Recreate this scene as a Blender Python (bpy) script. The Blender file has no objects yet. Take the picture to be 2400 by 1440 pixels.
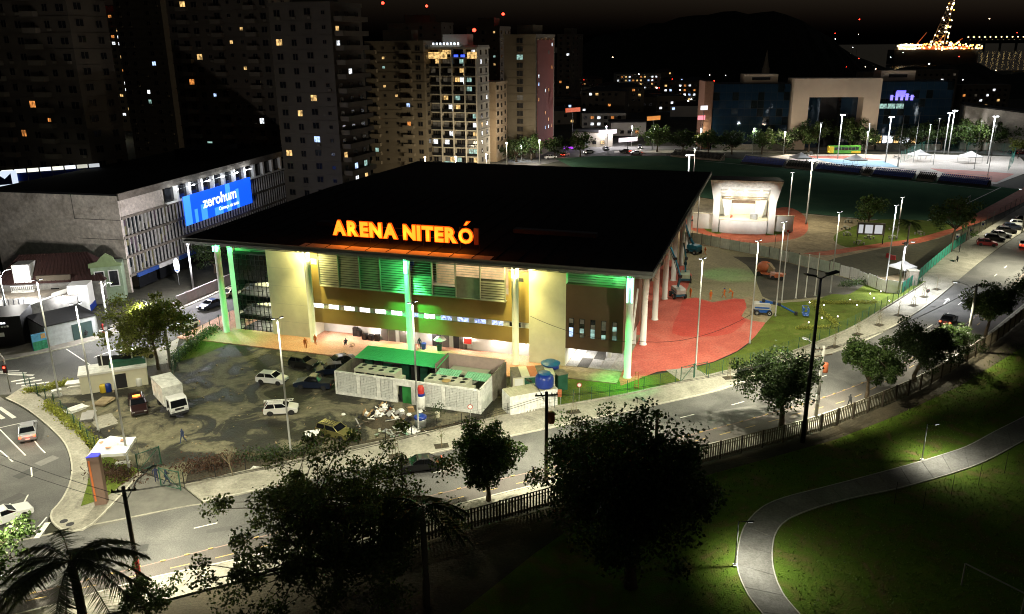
import bpy, bmesh, math, random
from mathutils import Vector, Matrix
R = math.radians
sc = bpy.context.scene
C = sc.collection

# ------------------------------------------------------------------ camera, sky, exposure
FOC, CAM_H, PITCH, ROLL = 1917.0, 41.0, R(17.9), R(0.5)      # focal length in 2400-wide pixels, drone height, tilt, roll
_fw = Vector((0, math.cos(PITCH), -math.sin(PITCH))); _up = Vector((0, math.sin(PITCH), math.cos(PITCH))); _rt = Vector((1, 0, 0))
_cx = _rt*math.cos(ROLL) - _up*math.sin(ROLL); _cy = _rt*math.sin(ROLL) + _up*math.cos(ROLL)
cam_d = bpy.data.cameras.new('camera'); cam = bpy.data.objects.new('camera', cam_d); C.objects.link(cam)
cam_d.sensor_width = 36; cam_d.lens = 36*FOC/2400; cam_d.clip_start = 1; cam_d.clip_end = 12000
cam.matrix_world = Matrix(((_cx.x, _cy.x, -_fw.x, 0), (_cx.y, _cy.y, -_fw.y, 0), (_cx.z, _cy.z, -_fw.z, CAM_H), (0, 0, 0, 1)))
sc.camera = cam

world = bpy.data.worlds.new('World'); sc.world = world; world.use_nodes = True
wn = world.node_tree.nodes; wl = world.node_tree.links
bg = wn['Background']
sky = wn.new('ShaderNodeTexSky'); sky.sky_type = 'NISHITA'; sky.sun_disc = False
sky.sun_elevation = R(-1.0); sky.sun_rotation = R(72); sky.dust_density = 3; sky.air_density = 1.0
hs = wn.new('ShaderNodeHueSaturation'); hs.inputs['Saturation'].default_value = .55
wl.new(sky.outputs[0], hs.inputs['Color']); wl.new(hs.outputs[0], bg.inputs[0]); bg.inputs[1].default_value = 0.045
fill_sun_d = bpy.data.lights.new('fill_sun', 'SUN'); fill_sun = bpy.data.objects.new('fill_sun', fill_sun_d); C.objects.link(fill_sun)
fill_sun_d.energy = 0.012; fill_sun_d.angle = R(5); fill_sun_d.color = (1.0, .86, .7); fill_sun.rotation_euler = (R(50), 0, R(25))  # faint warm sun lamp added to give the dark buildings some shape
sc.view_settings.view_transform = 'Standard'; sc.view_settings.look = 'None'
sc.view_settings.exposure = 0.3; sc.view_settings.gamma = 1.0; sc.view_settings.use_curve_mapping = False
sc.render.engine = 'CYCLES'
sc.cycles.use_denoising = True
try: sc.cycles.denoiser = 'OPENIMAGEDENOISE'
except Exception: pass
sc.cycles.max_bounces = 5; sc.cycles.diffuse_bounces = 2; sc.cycles.glossy_bounces = 2; sc.cycles.transparent_max_bounces = 8
sc.cycles.sample_clamp_indirect = 3.0; sc.cycles.caustics_reflective = False; sc.cycles.caustics_refractive = False
sc.cycles.filter_width = 1.05; sc.cycles.use_light_tree = True; sc.cycles.use_adaptive_sampling = False

# ------------------------------------------------------------------ helpers
def gp(px, py, z=0.0):
    """ground point surveyed from the photograph (2400 x 1440 pixel coordinates), at height z"""
    d = _fw + _cx*((px-1200)/FOC) + _cy*(-(py-720)/FOC)
    t = (z-CAM_H)/d.z
    return Vector((d.x*t, d.y*t, z))
def atY(px, Y, z=0.0):
    d = _fw + _cx*((px-1200)/FOC) + _cy*((720-100)/FOC)
    return Vector((d.x/d.y*Y, Y, z))
def crom(pts, n=6):
    pts = [Vector(p) for p in pts]; out = []
    for i in range(len(pts)-1):
        p0 = pts[max(i-1, 0)]; p1 = pts[i]; p2 = pts[i+1]; p3 = pts[min(i+2, len(pts)-1)]
        for k in range(n):
            t = k/n
            out.append(.5*((2*p1)+(p2-p0)*t+(2*p0-5*p1+4*p2-p3)*t*t+(3*p1-p0-3*p2+p3)*t**3))
    out.append(pts[-1]); return out
def gl(pxs, n=6): return crom([gp(*p) for p in pxs], n)
def resample(pts, step):
    L = [0]
    for a, b in zip(pts, pts[1:]): L.append(L[-1]+(b-a).length)
    n = max(1, round(L[-1]/step)); out = []; j = 0
    for k in range(n+1):
        s = L[-1]*k/n
        while j < len(L)-2 and L[j+1] < s: j += 1
        out.append(pts[j].lerp(pts[j+1], (s-L[j])/max(L[j+1]-L[j], 1e-6)))
    return out

class MB:
    def __init__(s): s.v = []; s.f = []; s.mi = []; s.cur = 0
    def add(s, vs, fs):
        o = len(s.v); s.v += [tuple(v) for v in vs]; s.f += [tuple(o+i for i in f) for f in fs]; s.mi += [s.cur]*len(fs); return s
    def box(s, x0, y0, z0, x1, y1, z1):
        return s.add([(x0,y0,z0),(x1,y0,z0),(x1,y1,z0),(x0,y1,z0),(x0,y0,z1),(x1,y0,z1),(x1,y1,z1),(x0,y1,z1)],
                     [(0,3,2,1),(4,5,6,7),(0,1,5,4),(1,2,6,5),(2,3,7,6),(3,0,4,7)])
    def cbox(s, c, sx, sy, sz, rz=0.0, rx=0.0, ry=0.0):
        m = Matrix.Translation(c) @ Matrix.Rotation(rz,4,'Z') @ Matrix.Rotation(ry,4,'Y') @ Matrix.Rotation(rx,4,'X')
        vs = [m @ Vector((a*sx/2,b*sy/2,c_*sz/2)) for c_ in (-1,1) for a,b in ((-1,-1),(1,-1),(1,1),(-1,1))]
        return s.add(vs, [(0,3,2,1),(4,5,6,7),(0,1,5,4),(1,2,6,5),(2,3,7,6),(3,0,4,7)])
    def bar(s, p, q, w=.05, h=None):
        p = Vector(p); q = Vector(q); h = h or w; d = (q-p).normalized()
        a = d.cross(Vector((0,0,1)));  a = a.normalized() if a.length > 1e-3 else Vector((1,0,0)); b = a.cross(d)
        vs = [e + a*(i*w/2) + b*(j*h/2) for e in (p,q) for i,j in ((-1,-1),(1,-1),(1,1),(-1,1))]
        return s.add(vs, [(0,3,2,1),(4,5,6,7),(0,1,5,4),(1,2,6,5),(2,3,7,6),(3,0,4,7)])
    def tube(s, pts, rad, n=8, cap=True):
        pts = [Vector(p) for p in pts]
        if not isinstance(rad, (list, tuple)): rad = [rad]*len(pts)
        vs = []; fs = []; pa = None
        for i, p in enumerate(pts):
            d = (pts[min(i+1,len(pts)-1)]-pts[max(i-1,0)]).normalized()
            if pa is None:
                pa = d.cross(Vector((0,0,1)))
                pa = pa.normalized() if pa.length > 1e-3 else Vector((1,0,0))
            a = (pa - d*pa.dot(d)); a = a.normalized() if a.length > 1e-4 else d.orthogonal().normalized(); pa = a; b = d.cross(a)
            for k in range(n):
                t = 2*math.pi*k/n; vs.append(p + (a*math.cos(t)+b*math.sin(t))*rad[i])
        for i in range(len(pts)-1):
            for k in range(n):
                k2 = (k+1)%n; fs.append((i*n+k, i*n+k2, (i+1)*n+k2, (i+1)*n+k))
        if cap:
            fs.append(tuple(range(n))[::-1]); fs.append(tuple(range((len(pts)-1)*n, len(pts)*n)))
        return s.add(vs, fs)
    def lathe(s, prof, n=16, c=(0,0,0), cap=True):
        c = Vector(c); vs = []; fs = []
        for r, z in prof:
            for k in range(n):
                t = 2*math.pi*k/n; vs.append(c+Vector((r*math.cos(t), r*math.sin(t), z)))
        for i in range(len(prof)-1):
            for k in range(n):
                k2 = (k+1)%n; fs.append((i*n+k, i*n+k2, (i+1)*n+k2, (i+1)*n+k))
        if cap: fs.append(tuple(range(n))[::-1]); fs.append(tuple(range((len(prof)-1)*n, len(prof)*n)))
        return s.add(vs, fs)
    def prism(s, pts, z0, z1):
        n = len(pts); vs = [(p[0],p[1],z0) for p in pts]+[(p[0],p[1],z1) for p in pts]
        return s.add(vs, [tuple(range(n))[::-1], tuple(range(n,2*n))]+[(i,(i+1)%n,n+(i+1)%n,n+i) for i in range(n)])
    def prismy(s, pts, y0, y1):                                     # outline in x,z pushed along y
        n = len(pts); vs = [(p[0],y0,p[1]) for p in pts]+[(p[0],y1,p[1]) for p in pts]
        return s.add(vs, [tuple(range(n)), tuple(range(n,2*n))[::-1]]+[(i,n+i,n+(i+1)%n,(i+1)%n) for i in range(n)])
    def face(s, pts): return s.add(pts, [tuple(range(len(pts)))])
    def strip(s, A, B, z=None):
        n = len(A); P = [Vector((p[0],p[1],p[2] if z is None else z)) for p in list(A)+list(B)]
        return s.add(P, [(i,i+1,n+i+1,n+i) for i in range(n-1)])
    def mesh(s, name, mats, smooth=False, fixn=True):
        me = bpy.data.meshes.new(name); me.from_pydata(s.v, [], s.f)
        for m in (mats if isinstance(mats, (list, tuple)) else [mats]): me.materials.append(m)
        if any(s.mi): me.polygons.foreach_set('material_index', s.mi)
        if fixn and len(s.f) < 4000:
            bm = bmesh.new(); bm.from_mesh(me); bmesh.ops.recalc_face_normals(bm, faces=bm.faces[:]); bm.to_mesh(me); bm.free()
        if smooth: me.polygons.foreach_set('use_smooth', [True]*len(me.polygons))
        me.update(); return me
    def build(s, name, mat, parent=None, loc=None, rz=0.0, smooth=False):
        return obj(name, s.mesh(name, mat, smooth), parent, loc, rz)
def obj(name, me, parent=None, loc=None, rz=0.0):
    o = bpy.data.objects.new(name, me); C.objects.link(o)
    if parent is not None: o.parent = parent
    if loc is not None: o.location = loc
    if rz: o.rotation_euler = (0,0,rz)
    return o
def tag(o, label=None, cat=None, group=None, kind=None):
    if label: o['label'] = label
    if cat: o['category'] = cat
    if group: o['group'] = group
    if kind: o['kind'] = kind
    return o
def thing(name, label, cat, loc=(0,0,0), rz=0.0, group=None):
    o = bpy.data.objects.new(name, None); C.objects.link(o); o.location = loc; o.rotation_euler = (0,0,rz); o.empty_display_size = .3
    return tag(o, label, cat, group)
def copy_tree(o, parent=None):
    c = o.copy(); C.objects.link(c)
    if parent is not None: c.parent = parent
    for ch in list(o.children): copy_tree(ch, c)
    return c
def light(kind, name, parent, loc, energy, col=(1,1,1), size=.15, aim=None, cone=150, blend=.6, sy=None):
    d = bpy.data.lights.new(name, kind); o = bpy.data.objects.new(name, d); C.objects.link(o)
    d.energy = energy; d.color = col
    if kind == 'AREA':
        d.size = size
        if sy: d.shape = 'RECTANGLE'; d.size_y = sy
    else: d.shadow_soft_size = size
    if kind == 'SPOT': d.spot_size = R(cone); d.spot_blend = blend
    o.location = loc
    if parent is not None: o.parent = parent
    if aim is not None:
        o.rotation_euler = Vector(aim).to_track_quat('-Z','Y').to_euler()
    return o

# ------------------------------------------------------------------ materials
def nodes(m):
    m.use_nodes = True; return m.node_tree.nodes, m.node_tree.links, m.node_tree.nodes['Principled BSDF']
def pmat(name, col, rough=.7, metal=0.0, var=.18, scale=1.5, bump=0.0, bscale=20, coat=0.0, spec=.5):
    m = bpy.data.materials.new(name); n, l, b = nodes(m)
    b.inputs['Roughness'].default_value = rough; b.inputs['Metallic'].default_value = metal; b.inputs['Coat Weight'].default_value = coat
    b.inputs['Specular IOR Level'].default_value = spec
    b.inputs['Base Color'].default_value = (*col,1)
    if var:
        tc = n.new('ShaderNodeTexCoord'); no = n.new('ShaderNodeTexNoise'); no.inputs['Scale'].default_value = scale; no.inputs['Detail'].default_value = 6
        no.inputs['Roughness'].default_value = .65
        l.new(tc.outputs['Object'], no.inputs['Vector'])
        r = n.new('ShaderNodeValToRGB'); r.color_ramp.elements[0].position = .3; r.color_ramp.elements[1].position = .7
        r.color_ramp.elements[0].color = (*[c*(1-var) for c in col],1); r.color_ramp.elements[1].color = (*[min(1,c*(1+var)) for c in col],1)
        l.new(no.outputs['Fac'], r.inputs['Fac']); l.new(r.outputs['Color'], b.inputs['Base Color'])
    if bump:
        tc = n.new('ShaderNodeTexCoord'); nb = n.new('ShaderNodeTexNoise'); nb.inputs['Scale'].default_value = bscale; nb.inputs['Detail'].default_value = 4
        l.new(tc.outputs['Object'], nb.inputs['Vector'])
        bu = n.new('ShaderNodeBump'); bu.inputs['Strength'].default_value = bump; bu.inputs['Distance'].default_value = .1
        l.new(nb.outputs['Fac'], bu.inputs['Height']); l.new(bu.outputs['Normal'], b.inputs['Normal'])
    return m
def multimat(name, cols, scale, scale2=None, rough=(.9,.9), bump=.3, bscale=6, dist=1.0, spec=.3):
    """several colours of one surface, spread by two octaves of noise (stains, bare patches, wet spots)"""
    m = bpy.data.materials.new(name); n, l, b = nodes(m)
    tc = n.new('ShaderNodeTexCoord'); a = n.new('ShaderNodeTexNoise'); a.inputs['Scale'].default_value = scale; a.inputs['Detail'].default_value = 8; a.inputs['Roughness'].default_value = .6; a.inputs['Distortion'].default_value = dist
    l.new(tc.outputs['Object'], a.inputs['Vector'])
    r = n.new('ShaderNodeValToRGB'); e = r.color_ramp.elements
    while len(e) < len(cols): e.new(.5)
    for i, (p, c) in enumerate(cols): e[i].position = p; e[i].color = (*c,1)
    l.new(a.outputs['Fac'], r.inputs['Fac'])
    f = n.new('ShaderNodeTexNoise'); f.inputs['Scale'].default_value = scale2 or scale*25; f.inputs['Detail'].default_value = 5; f.inputs['Roughness'].default_value = .75
    l.new(tc.outputs['Object'], f.inputs['Vector'])
    mr = n.new('ShaderNodeMapRange'); mr.inputs[1].default_value = .25; mr.inputs[2].default_value = .75; mr.inputs[3].default_value = .55; mr.inputs[4].default_value = 1.35
    l.new(f.outputs['Fac'], mr.inputs[0])
    mx = n.new('ShaderNodeMix'); mx.data_type = 'RGBA'; mx.blend_type = 'MULTIPLY'; mx.inputs[0].default_value = 1
    l.new(r.outputs['Color'], mx.inputs[6]); l.new(mr.outputs[0], mx.inputs[7]); l.new(mx.outputs[2], b.inputs['Base Color'])
    rr = n.new('ShaderNodeMapRange'); rr.inputs[1].default_value = cols[0][0]; rr.inputs[2].default_value = cols[0][0]+.12; rr.inputs[3].default_value = rough[0]; rr.inputs[4].default_value = rough[1]
    l.new(a.outputs['Fac'], rr.inputs[0]); l.new(rr.outputs[0], b.inputs['Roughness'])
    b.inputs['Specular IOR Level'].default_value = spec
    nb = n.new('ShaderNodeTexNoise'); nb.inputs['Scale'].default_value = bscale; nb.inputs['Detail'].default_value = 6
    l.new(tc.outputs['Object'], nb.inputs['Vector']); bu = n.new('ShaderNodeBump'); bu.inputs['Strength'].default_value = bump; bu.inputs['Distance'].default_value = .15
    l.new(nb.outputs['Fac'], bu.inputs['Height']); l.new(bu.outputs['Normal'], b.inputs['Normal'])
    return m
def emat(name, col, s, sample=False):
    m = bpy.data.materials.new(name); n, l, b = nodes(m)
    b.inputs['Base Color'].default_value = (*[c*.5 for c in col],1); b.inputs['Emission Color'].default_value = (*col,1); b.inputs['Emission Strength'].default_value = s
    if not sample: m.cycles.emission_sampling = 'NONE'
    return m
def litglass(name, col, s, scale=1.2):
    """a lit room behind a window: emission broken up by noise as curtains and furniture do"""
    m = bpy.data.materials.new(name); n, l, b = nodes(m)
    oi = n.new('ShaderNodeObjectInfo'); tc = n.new('ShaderNodeTexCoord'); ad = n.new('ShaderNodeVectorMath'); ad.operation = 'ADD'
    sc_ = n.new('ShaderNodeVectorMath'); sc_.operation = 'SCALE'; sc_.inputs['Scale'].default_value = 50
    cb = n.new('ShaderNodeCombineXYZ')
    for i in range(3): l.new(oi.outputs['Random'], cb.inputs[i])
    l.new(cb.outputs[0], sc_.inputs[0]); l.new(tc.outputs['Object'], ad.inputs[0]); l.new(sc_.outputs[0], ad.inputs[1])
    no = n.new('ShaderNodeTexNoise'); no.inputs['Scale'].default_value = scale; no.inputs['Detail'].default_value = 3; l.new(ad.outputs[0], no.inputs['Vector'])
    mr = n.new('ShaderNodeMapRange'); mr.inputs[1].default_value = .35; mr.inputs[2].default_value = .65; mr.inputs[3].default_value = s*.25; mr.inputs[4].default_value = s*1.5
    l.new(no.outputs['Fac'], mr.inputs[0]); l.new(mr.outputs[0], b.inputs['Emission Strength'])
    b.inputs['Base Color'].default_value = (.1,.1,.1,1); b.inputs['Emission Color'].default_value = (*col,1); m.cycles.emission_sampling = 'NONE'
    return m
def leafmat(name, col, var=.5, trans=.45):
    m = bpy.data.materials.new(name); n, l, b = nodes(m)
    g = n.new('ShaderNodeNewGeometry'); r = n.new('ShaderNodeValToRGB')
    r.color_ramp.elements[0].color = (*[c*(1-var) for c in col],1); r.color_ramp.elements[1].color = (*[c*(1+var) for c in col],1)
    l.new(g.outputs['Random Per Island'], r.inputs['Fac']); l.new(r.outputs['Color'], b.inputs['Base Color'])
    b.inputs['Roughness'].default_value = .55
    t = n.new('ShaderNodeBsdfTranslucent'); l.new(r.outputs['Color'], t.inputs['Color'])
    mx = n.new('ShaderNodeMixShader'); mx.inputs[0].default_value = trans
    l.new(b.outputs[0], mx.inputs[1]); l.new(t.outputs[0], mx.inputs[2]); l.new(mx.outputs[0], n['Material Output'].inputs[0])
    return m
def clearglass(name, col=(.6,.7,.7), amt=.75):
    m = bpy.data.materials.new(name); n, l, b = nodes(m)
    b.inputs['Base Color'].default_value = (.02,.03,.03,1); b.inputs['Roughness'].default_value = .06
    t = n.new('ShaderNodeBsdfTransparent'); t.inputs['Color'].default_value = (*col,1)
    mx = n.new('ShaderNodeMixShader'); mx.inputs[0].default_value = amt
    l.new(b.outputs[0], mx.inputs[1]); l.new(t.outputs[0], mx.inputs[2]); l.new(mx.outputs[0], n['Material Output'].inputs[0])
    return m
M = {}
M['asphalt'] = multimat('asphalt', [(.3,(.08,.079,.076)),(.5,(.118,.116,.11)),(.7,(.155,.152,.142))], .2, 7, (.6,.8), .25, 18)
M['concrete'] = multimat('concrete', [(.3,(.21,.2,.165)),(.5,(.31,.295,.24)),(.7,(.38,.36,.3))], .3, 4, (.85,.9), .2, 12)
M['kerb'] = pmat('kerb', (.45,.43,.36), .9, var=.25, scale=2)
M['lot'] = multimat('lot_earth', [(.4,(.018,.017,.012)),(.48,(.036,.034,.024)),(.505,(.1,.094,.06)),(.58,(.17,.155,.1)),(.72,(.1,.1,.055))], .2, 1.6, (.6,.9), .45, 5, .7)
M['earth'] = multimat('earth', [(.3,(.035,.03,.02)),(.5,(.06,.05,.032)),(.7,(.1,.08,.05))], .15, 4, (.9,.95), .5, 5)
M['ground'] = multimat('ground_earth', [(.3,(.02,.022,.014)),(.5,(.035,.035,.022)),(.7,(.05,.045,.03))], .03, 1, (.9,.95), .3, 2)
M['sand'] = multimat('sandy_yard', [(.3,(.2,.18,.11)),(.45,(.27,.245,.15)),(.55,(.3,.275,.16)),(.7,(.23,.22,.12))], .09, 2.5, (.9,.92), .35, 3, 1.5)
M['stagesand'] = multimat('trodden_sand', [(.3,(.16,.12,.07)),(.5,(.3,.235,.14)),(.7,(.38,.3,.18))], .2, 1.1, (.9,.92), .5, 2)
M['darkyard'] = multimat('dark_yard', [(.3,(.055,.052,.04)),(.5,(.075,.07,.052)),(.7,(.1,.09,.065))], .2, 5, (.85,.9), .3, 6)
M['red'] = multimat('red_paving', [(.3,(.4,.085,.06)),(.5,(.5,.115,.08)),(.7,(.55,.165,.12))], .16, 3.5, (.75,.8), .08, 14)
M['redfresh'] = multimat('fresh_red_paving', [(.3,(.42,.048,.033)),(.5,(.5,.068,.047)),(.7,(.54,.095,.066))], .16, 3.5, (.6,.7), .06, 14)
M['redold'] = multimat('red_track', [(.3,(.3,.07,.03)),(.5,(.42,.1,.05)),(.7,(.5,.16,.08))], .5, 5, (.8,.85), .3, 6)
M['terr'] = multimat('terrace_tile', [(.3,(.5,.25,.15)),(.5,(.58,.31,.2)),(.7,(.62,.38,.26))], .2, 5, (.6,.7), .05, 8)
M['grass'] = multimat('grass', [(.3,(.1,.105,.022)),(.45,(.1,.14,.022)),(.58,(.125,.165,.028)),(.72,(.18,.175,.05))], .35, 7, (.95,.95), .9, 9, 1.2, .1)
M['lawn'] = multimat('park_lawn', [(.3,(.18,.135,.06)),(.42,(.12,.14,.028)),(.55,(.095,.165,.018)),(.72,(.15,.2,.03))], .3, 9, (.95,.95), 1.0, 8, 1.5, .1)
M['turf'] = multimat('sports_turf', [(.3,(.06,.125,.085)),(.6,(.085,.165,.1)),(.75,(.12,.18,.12))], .05, 3, (1,1), .2, 6, 1.0, 0.0)
M['paint_w'] = pmat('road_paint', (.7,.69,.64), .7, var=.25, scale=3)
M['paint_y'] = pmat('yellow_paint', (.45,.32,.12), .7, var=.3, scale=3)
M['white'] = pmat('white_paint', (.78,.77,.72), .65, var=.08, scale=.8)
M['cream'] = pmat('cream_render', (.72,.69,.52), .8, var=.1, scale=.5)
M['dirtywhite'] = pmat('dirty_white', (.7,.7,.66), .8, var=.3, scale=1.5, bump=.1, bscale=8)
M['olive'] = pmat('olive_cladding', (.33,.23,.065), .75, var=.08, scale=.6)
M['brown'] = pmat('brown_cladding', (.1,.055,.032), .7, var=.12, scale=.6)
M['roof'] = pmat('dark_roof_sheet', (.006,.006,.0065), .85, var=.25, scale=.3, spec=.2)
M['fascia'] = pmat('grey_fascia', (.34,.34,.31), .7, var=.12)
M['slat'] = pmat('louvre_grey', (.36,.36,.3), .6, var=.08)
M['steel'] = pmat('galvanised_steel', (.45,.46,.45), .45, .6, var=.15, scale=2)
M['polew'] = pmat('pale_pole', (.36,.36,.34), .5, .2, var=.1)
M['black'] = pmat('black_metal', (.012,.012,.013), .5, .3, var=.1)
M['dark'] = pmat('dark_stuff', (.02,.02,.022), .8, var=.2)
M['wood'] = pmat('pole_wood', (.09,.07,.05), .9, var=.3, scale=6)
M['polec'] = pmat('concrete_pole', (.3,.29,.26), .85, var=.2, scale=3)
M['greenp'] = pmat('green_paint', (.015,.09,.05), .55, var=.15)
M['fencegreen'] = pmat('fence_green', (.012,.07,.04), .5, var=.1)
M['mesh'] = None
M['greenroof'] = pmat('green_roof_sheet', (.07,.58,.2), .5, .1, var=.06)
M['hoard'] = pmat('hoarding_sheet', (.4,.43,.37), .55, .3, var=.2, scale=1.2)
M['blue'] = pmat('blue_plastic', (.01,.035,.25), .35, var=.12, scale=3)
M['tankblue'] = pmat('tank_lid_blue', (.02,.12,.28), .4, var=.15)
M['lift'] = pmat('lift_blue', (.01,.09,.38), .4, var=.1, coat=.3)
M['liftteal'] = pmat('lift_teal', (.01,.13,.2), .4, var=.1, coat=.3)
M['liftgrey'] = pmat('lift_grey', (.45,.45,.42), .5, var=.15)
M['orangem'] = pmat('orange_machine', (.5,.14,.06), .5, var=.15)
M['rubber'] = pmat('rubber', (.014,.014,.014), .85, var=.1)
M['rim'] = pmat('wheel_rim', (.45,.46,.47), .3, .8, var=0)
M['cglass'] = pmat('car_glass', (.006,.007,.009), .08, 0, var=0, spec=.6)
M['dglass'] = pmat('dark_glass', (.006,.01,.012), .12, 0, var=0)
M['bglass'] = pmat('blue_glass', (.012,.03,.055), .06, .2, var=.2, scale=.15, spec=.9)
M['mortar'] = pmat('tower_render', (.17,.14,.095), .9, var=.15, scale=.2)
M['towerdark'] = pmat('tower_dark_render', (.1,.08,.055), .9, var=.15, scale=.2)
M['towerwhite'] = pmat('tower_white_render', (.5,.46,.38), .85, var=.1, scale=.2)
M['towerred'] = pmat('tower_red_cladding', (.2,.05,.035), .85, var=.1, scale=.2)
M['conc_old'] = multimat('stained_concrete', [(.3,(.09,.08,.065)),(.5,(.2,.175,.14)),(.7,(.29,.255,.21))], .12, 1.5, (.9,.9), .3, 3, 1.5)
M['endwall'] = multimat('weathered_wall', [(.3,(.3,.265,.215)),(.45,(.5,.445,.38)),(.6,(.62,.56,.48)),(.75,(.42,.385,.31))], .16, 1.5, (.9,.9), .3, 3, 1.5)
M['tile_red'] = pmat('roof_tile', (.035,.011,.008), .85, var=.35, scale=2, bump=.3, bscale=6)
M['gate'] = pmat('pale_stone', (.55,.45,.35), .8, var=.06, scale=.3)
M['bark'] = pmat('bark', (.09,.065,.042), .95, var=.4, scale=5, bump=.5, bscale=12)
M['leaf'] = leafmat('leaf_green', (.065,.11,.025))
M['leafbig'] = leafmat('leaf_broad_tree', (.12,.16,.05), .55, .55)
M['leafy'] = leafmat('leaf_yellowgreen', (.11,.13,.018))
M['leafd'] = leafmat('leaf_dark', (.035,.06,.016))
M['leafp'] = leafmat('palm_leaf', (.1,.12,.055), .3)
M['leafr'] = leafmat('leaf_brownred', (.07,.035,.02))
M['hedge'] = leafmat('hedge_leaf', (.28,.3,.045))
M['twig'] = pmat('dry_twig', (.2,.16,.1), .95, var=.3)
M['skin'] = pmat('skin', (.3,.17,.11), .6, var=0)
M['hair'] = pmat('hair', (.015,.012,.01), .7, var=0)
M['orange'] = pmat('orange_cloth', (.55,.14,.02), .8, var=.15, scale=4)
M['jeans'] = pmat('jeans', (.03,.045,.1), .9, var=.2, scale=6)
M['navy'] = pmat('navy_cloth', (.02,.025,.06), .9, var=.2, scale=6)
M['shirtw'] = pmat('white_shirt', (.6,.6,.58), .9, var=.1)
M['shirtg'] = pmat('green_shirt', (.03,.22,.08), .9, var=.1)
M['shirtd'] = pmat('dark_shirt', (.03,.03,.035), .9, var=.1)
M['shirtgrey'] = pmat('grey_shirt', (.3,.29,.28), .9, var=.1)
M['yellow'] = pmat('yellow_plastic', (.6,.42,.03), .5, var=.1)
M['redp'] = pmat('red_plastic', (.5,.03,.025), .5, var=.1)
M['canvas'] = pmat('tent_canvas', (.8,.8,.8), .8, var=.05, scale=2)
M['totem'] = pmat('totem_panel', (.16,.1,.075), .6, var=.08)
M['totemor'] = pmat('totem_orange', (.5,.13,.03), .6, var=.1)
M['brick_l'] = pmat('vent_block', (.64,.65,.62), .85, var=.2, scale=2)
M['seatblue'] = pmat('seat_blue', (.03,.06,.32), .6, var=.2, scale=3)
M['courtblue'] = pmat('court_blue', (.22,.36,.46), .8, var=.1)
M['courtred'] = pmat('court_red', (.5,.17,.13), .8, var=.12, scale=.3)
M['courtw'] = multimat('court_concrete', [(.3,(.5,.45,.4)),(.5,(.6,.55,.5)),(.7,(.65,.6,.55))], .1, 3, (.8,.8), .1, 5)
M['teal'] = pmat('teal_shade_net', (.01,.22,.15), .8, var=.15)
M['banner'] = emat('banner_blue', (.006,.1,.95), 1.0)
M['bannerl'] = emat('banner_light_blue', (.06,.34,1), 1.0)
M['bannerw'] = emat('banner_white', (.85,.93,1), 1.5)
M['neon'] = emat('sign_neon', (1,.09,.002), 1.0)
M['neoncore'] = emat('sign_neon_core', (1,.33,.02), 1.35)
M['towerc'] = pmat('tower_grey_render', (.11,.092,.066), .9, var=.15, scale=.2)
M['neonoff'] = emat('sign_unlit', (.25,.02,.004), .12)
M['lampw'] = emat('lamp_white', (.95,.97,1), 9)
M['lampflood'] = emat('lamp_flood', (.92,.95,1), 40)
M['lampwarm'] = emat('lamp_warm', (1,.78,.5), 10)
M['lampgreen'] = emat('lamp_green', (.25,1,.62), 5)
M['lampyel'] = emat('lamp_yellow', (1,.93,.55), 6)
M['lampred'] = emat('lamp_red', (1,.03,.015), 9)
M['lamptail'] = emat('tail_light', (1,.06,.02), 8)
M['lamptailoff'] = pmat('tail_lens', (.25,.015,.012), .3, var=0)
M['lamphead'] = emat('head_light', (1,.9,.75), 12)
M['headoff'] = pmat('head_lens', (.5,.5,.5), .15, var=0)
M['winw'] = litglass('window_lit_white', (.9,.95,1), 1.3)
M['winb'] = litglass('window_lit_bluish', (.45,.62,1), 1.2)
M['winy'] = litglass('window_lit_warm', (1,.62,.22), .8)
M['wino'] = litglass('window_lit_orange', (1,.36,.08), .6)
M['wing'] = litglass('window_lit_teal', (.5,.85,.75), .5)
M['wind'] = litglass('window_dim', (.6,.5,.35), .06)
M['wout'] = pmat('window_dark', (.012,.013,.015), .15, var=0)
M['winarena'] = litglass('arena_window_lit', (1,.95,.9), 5, 2)
M['winarenab'] = litglass('arena_window_blue', (.4,.5,1), 1.5, 4)
def car_paint(name, col, metal=.3): return pmat(name, col, .35, metal, var=.04, coat=.6)
# ------------------------------------------------------------------ the setting: ground, roads, pavements
def struct(name, mb, mat, parent=None):
    o = mb.build(name, mat, parent)
    if parent is None: o['kind'] = 'structure'
    return o
def sheet(name, pts, z, mat):                       # a flat polygon from ground points
    mb = MB(); mb.face([(p[0],p[1],z) for p in pts]); return struct(name, mb, mat)
def pg(name, pxs, z, mat, smooth=0):
    return sheet(name, gl(pxs+[pxs[0]], smooth)[:-1] if smooth else [gp(*p) for p in pxs], z, mat)
def lift(pts, z): return [Vector((p[0],p[1],z)) for p in pts]
def offset(pts, d):
    out = []
    for i, p in enumerate(pts):
        t = (pts[min(i+1,len(pts)-1)]-pts[max(i-1,0)]); t.z = 0; t.normalize(); out.append(p+Vector((-t.y,t.x,0))*d)
    return out

gm = MB(); gm.face([(-5000,-300,-.06),(5000,-300,-.06),(5000,1150,-.06),(-5000,1150,-.06)]); struct('ground', gm, M['ground'])
wm = MB(); wm.face([(-6000,1150,-1.5),(7000,1150,-1.5),(7000,8000,-1.5),(-6000,8000,-1.5)]); struct('water', wm, pmat('bay_water', (.004,.006,.008), .15, var=0))

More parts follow.
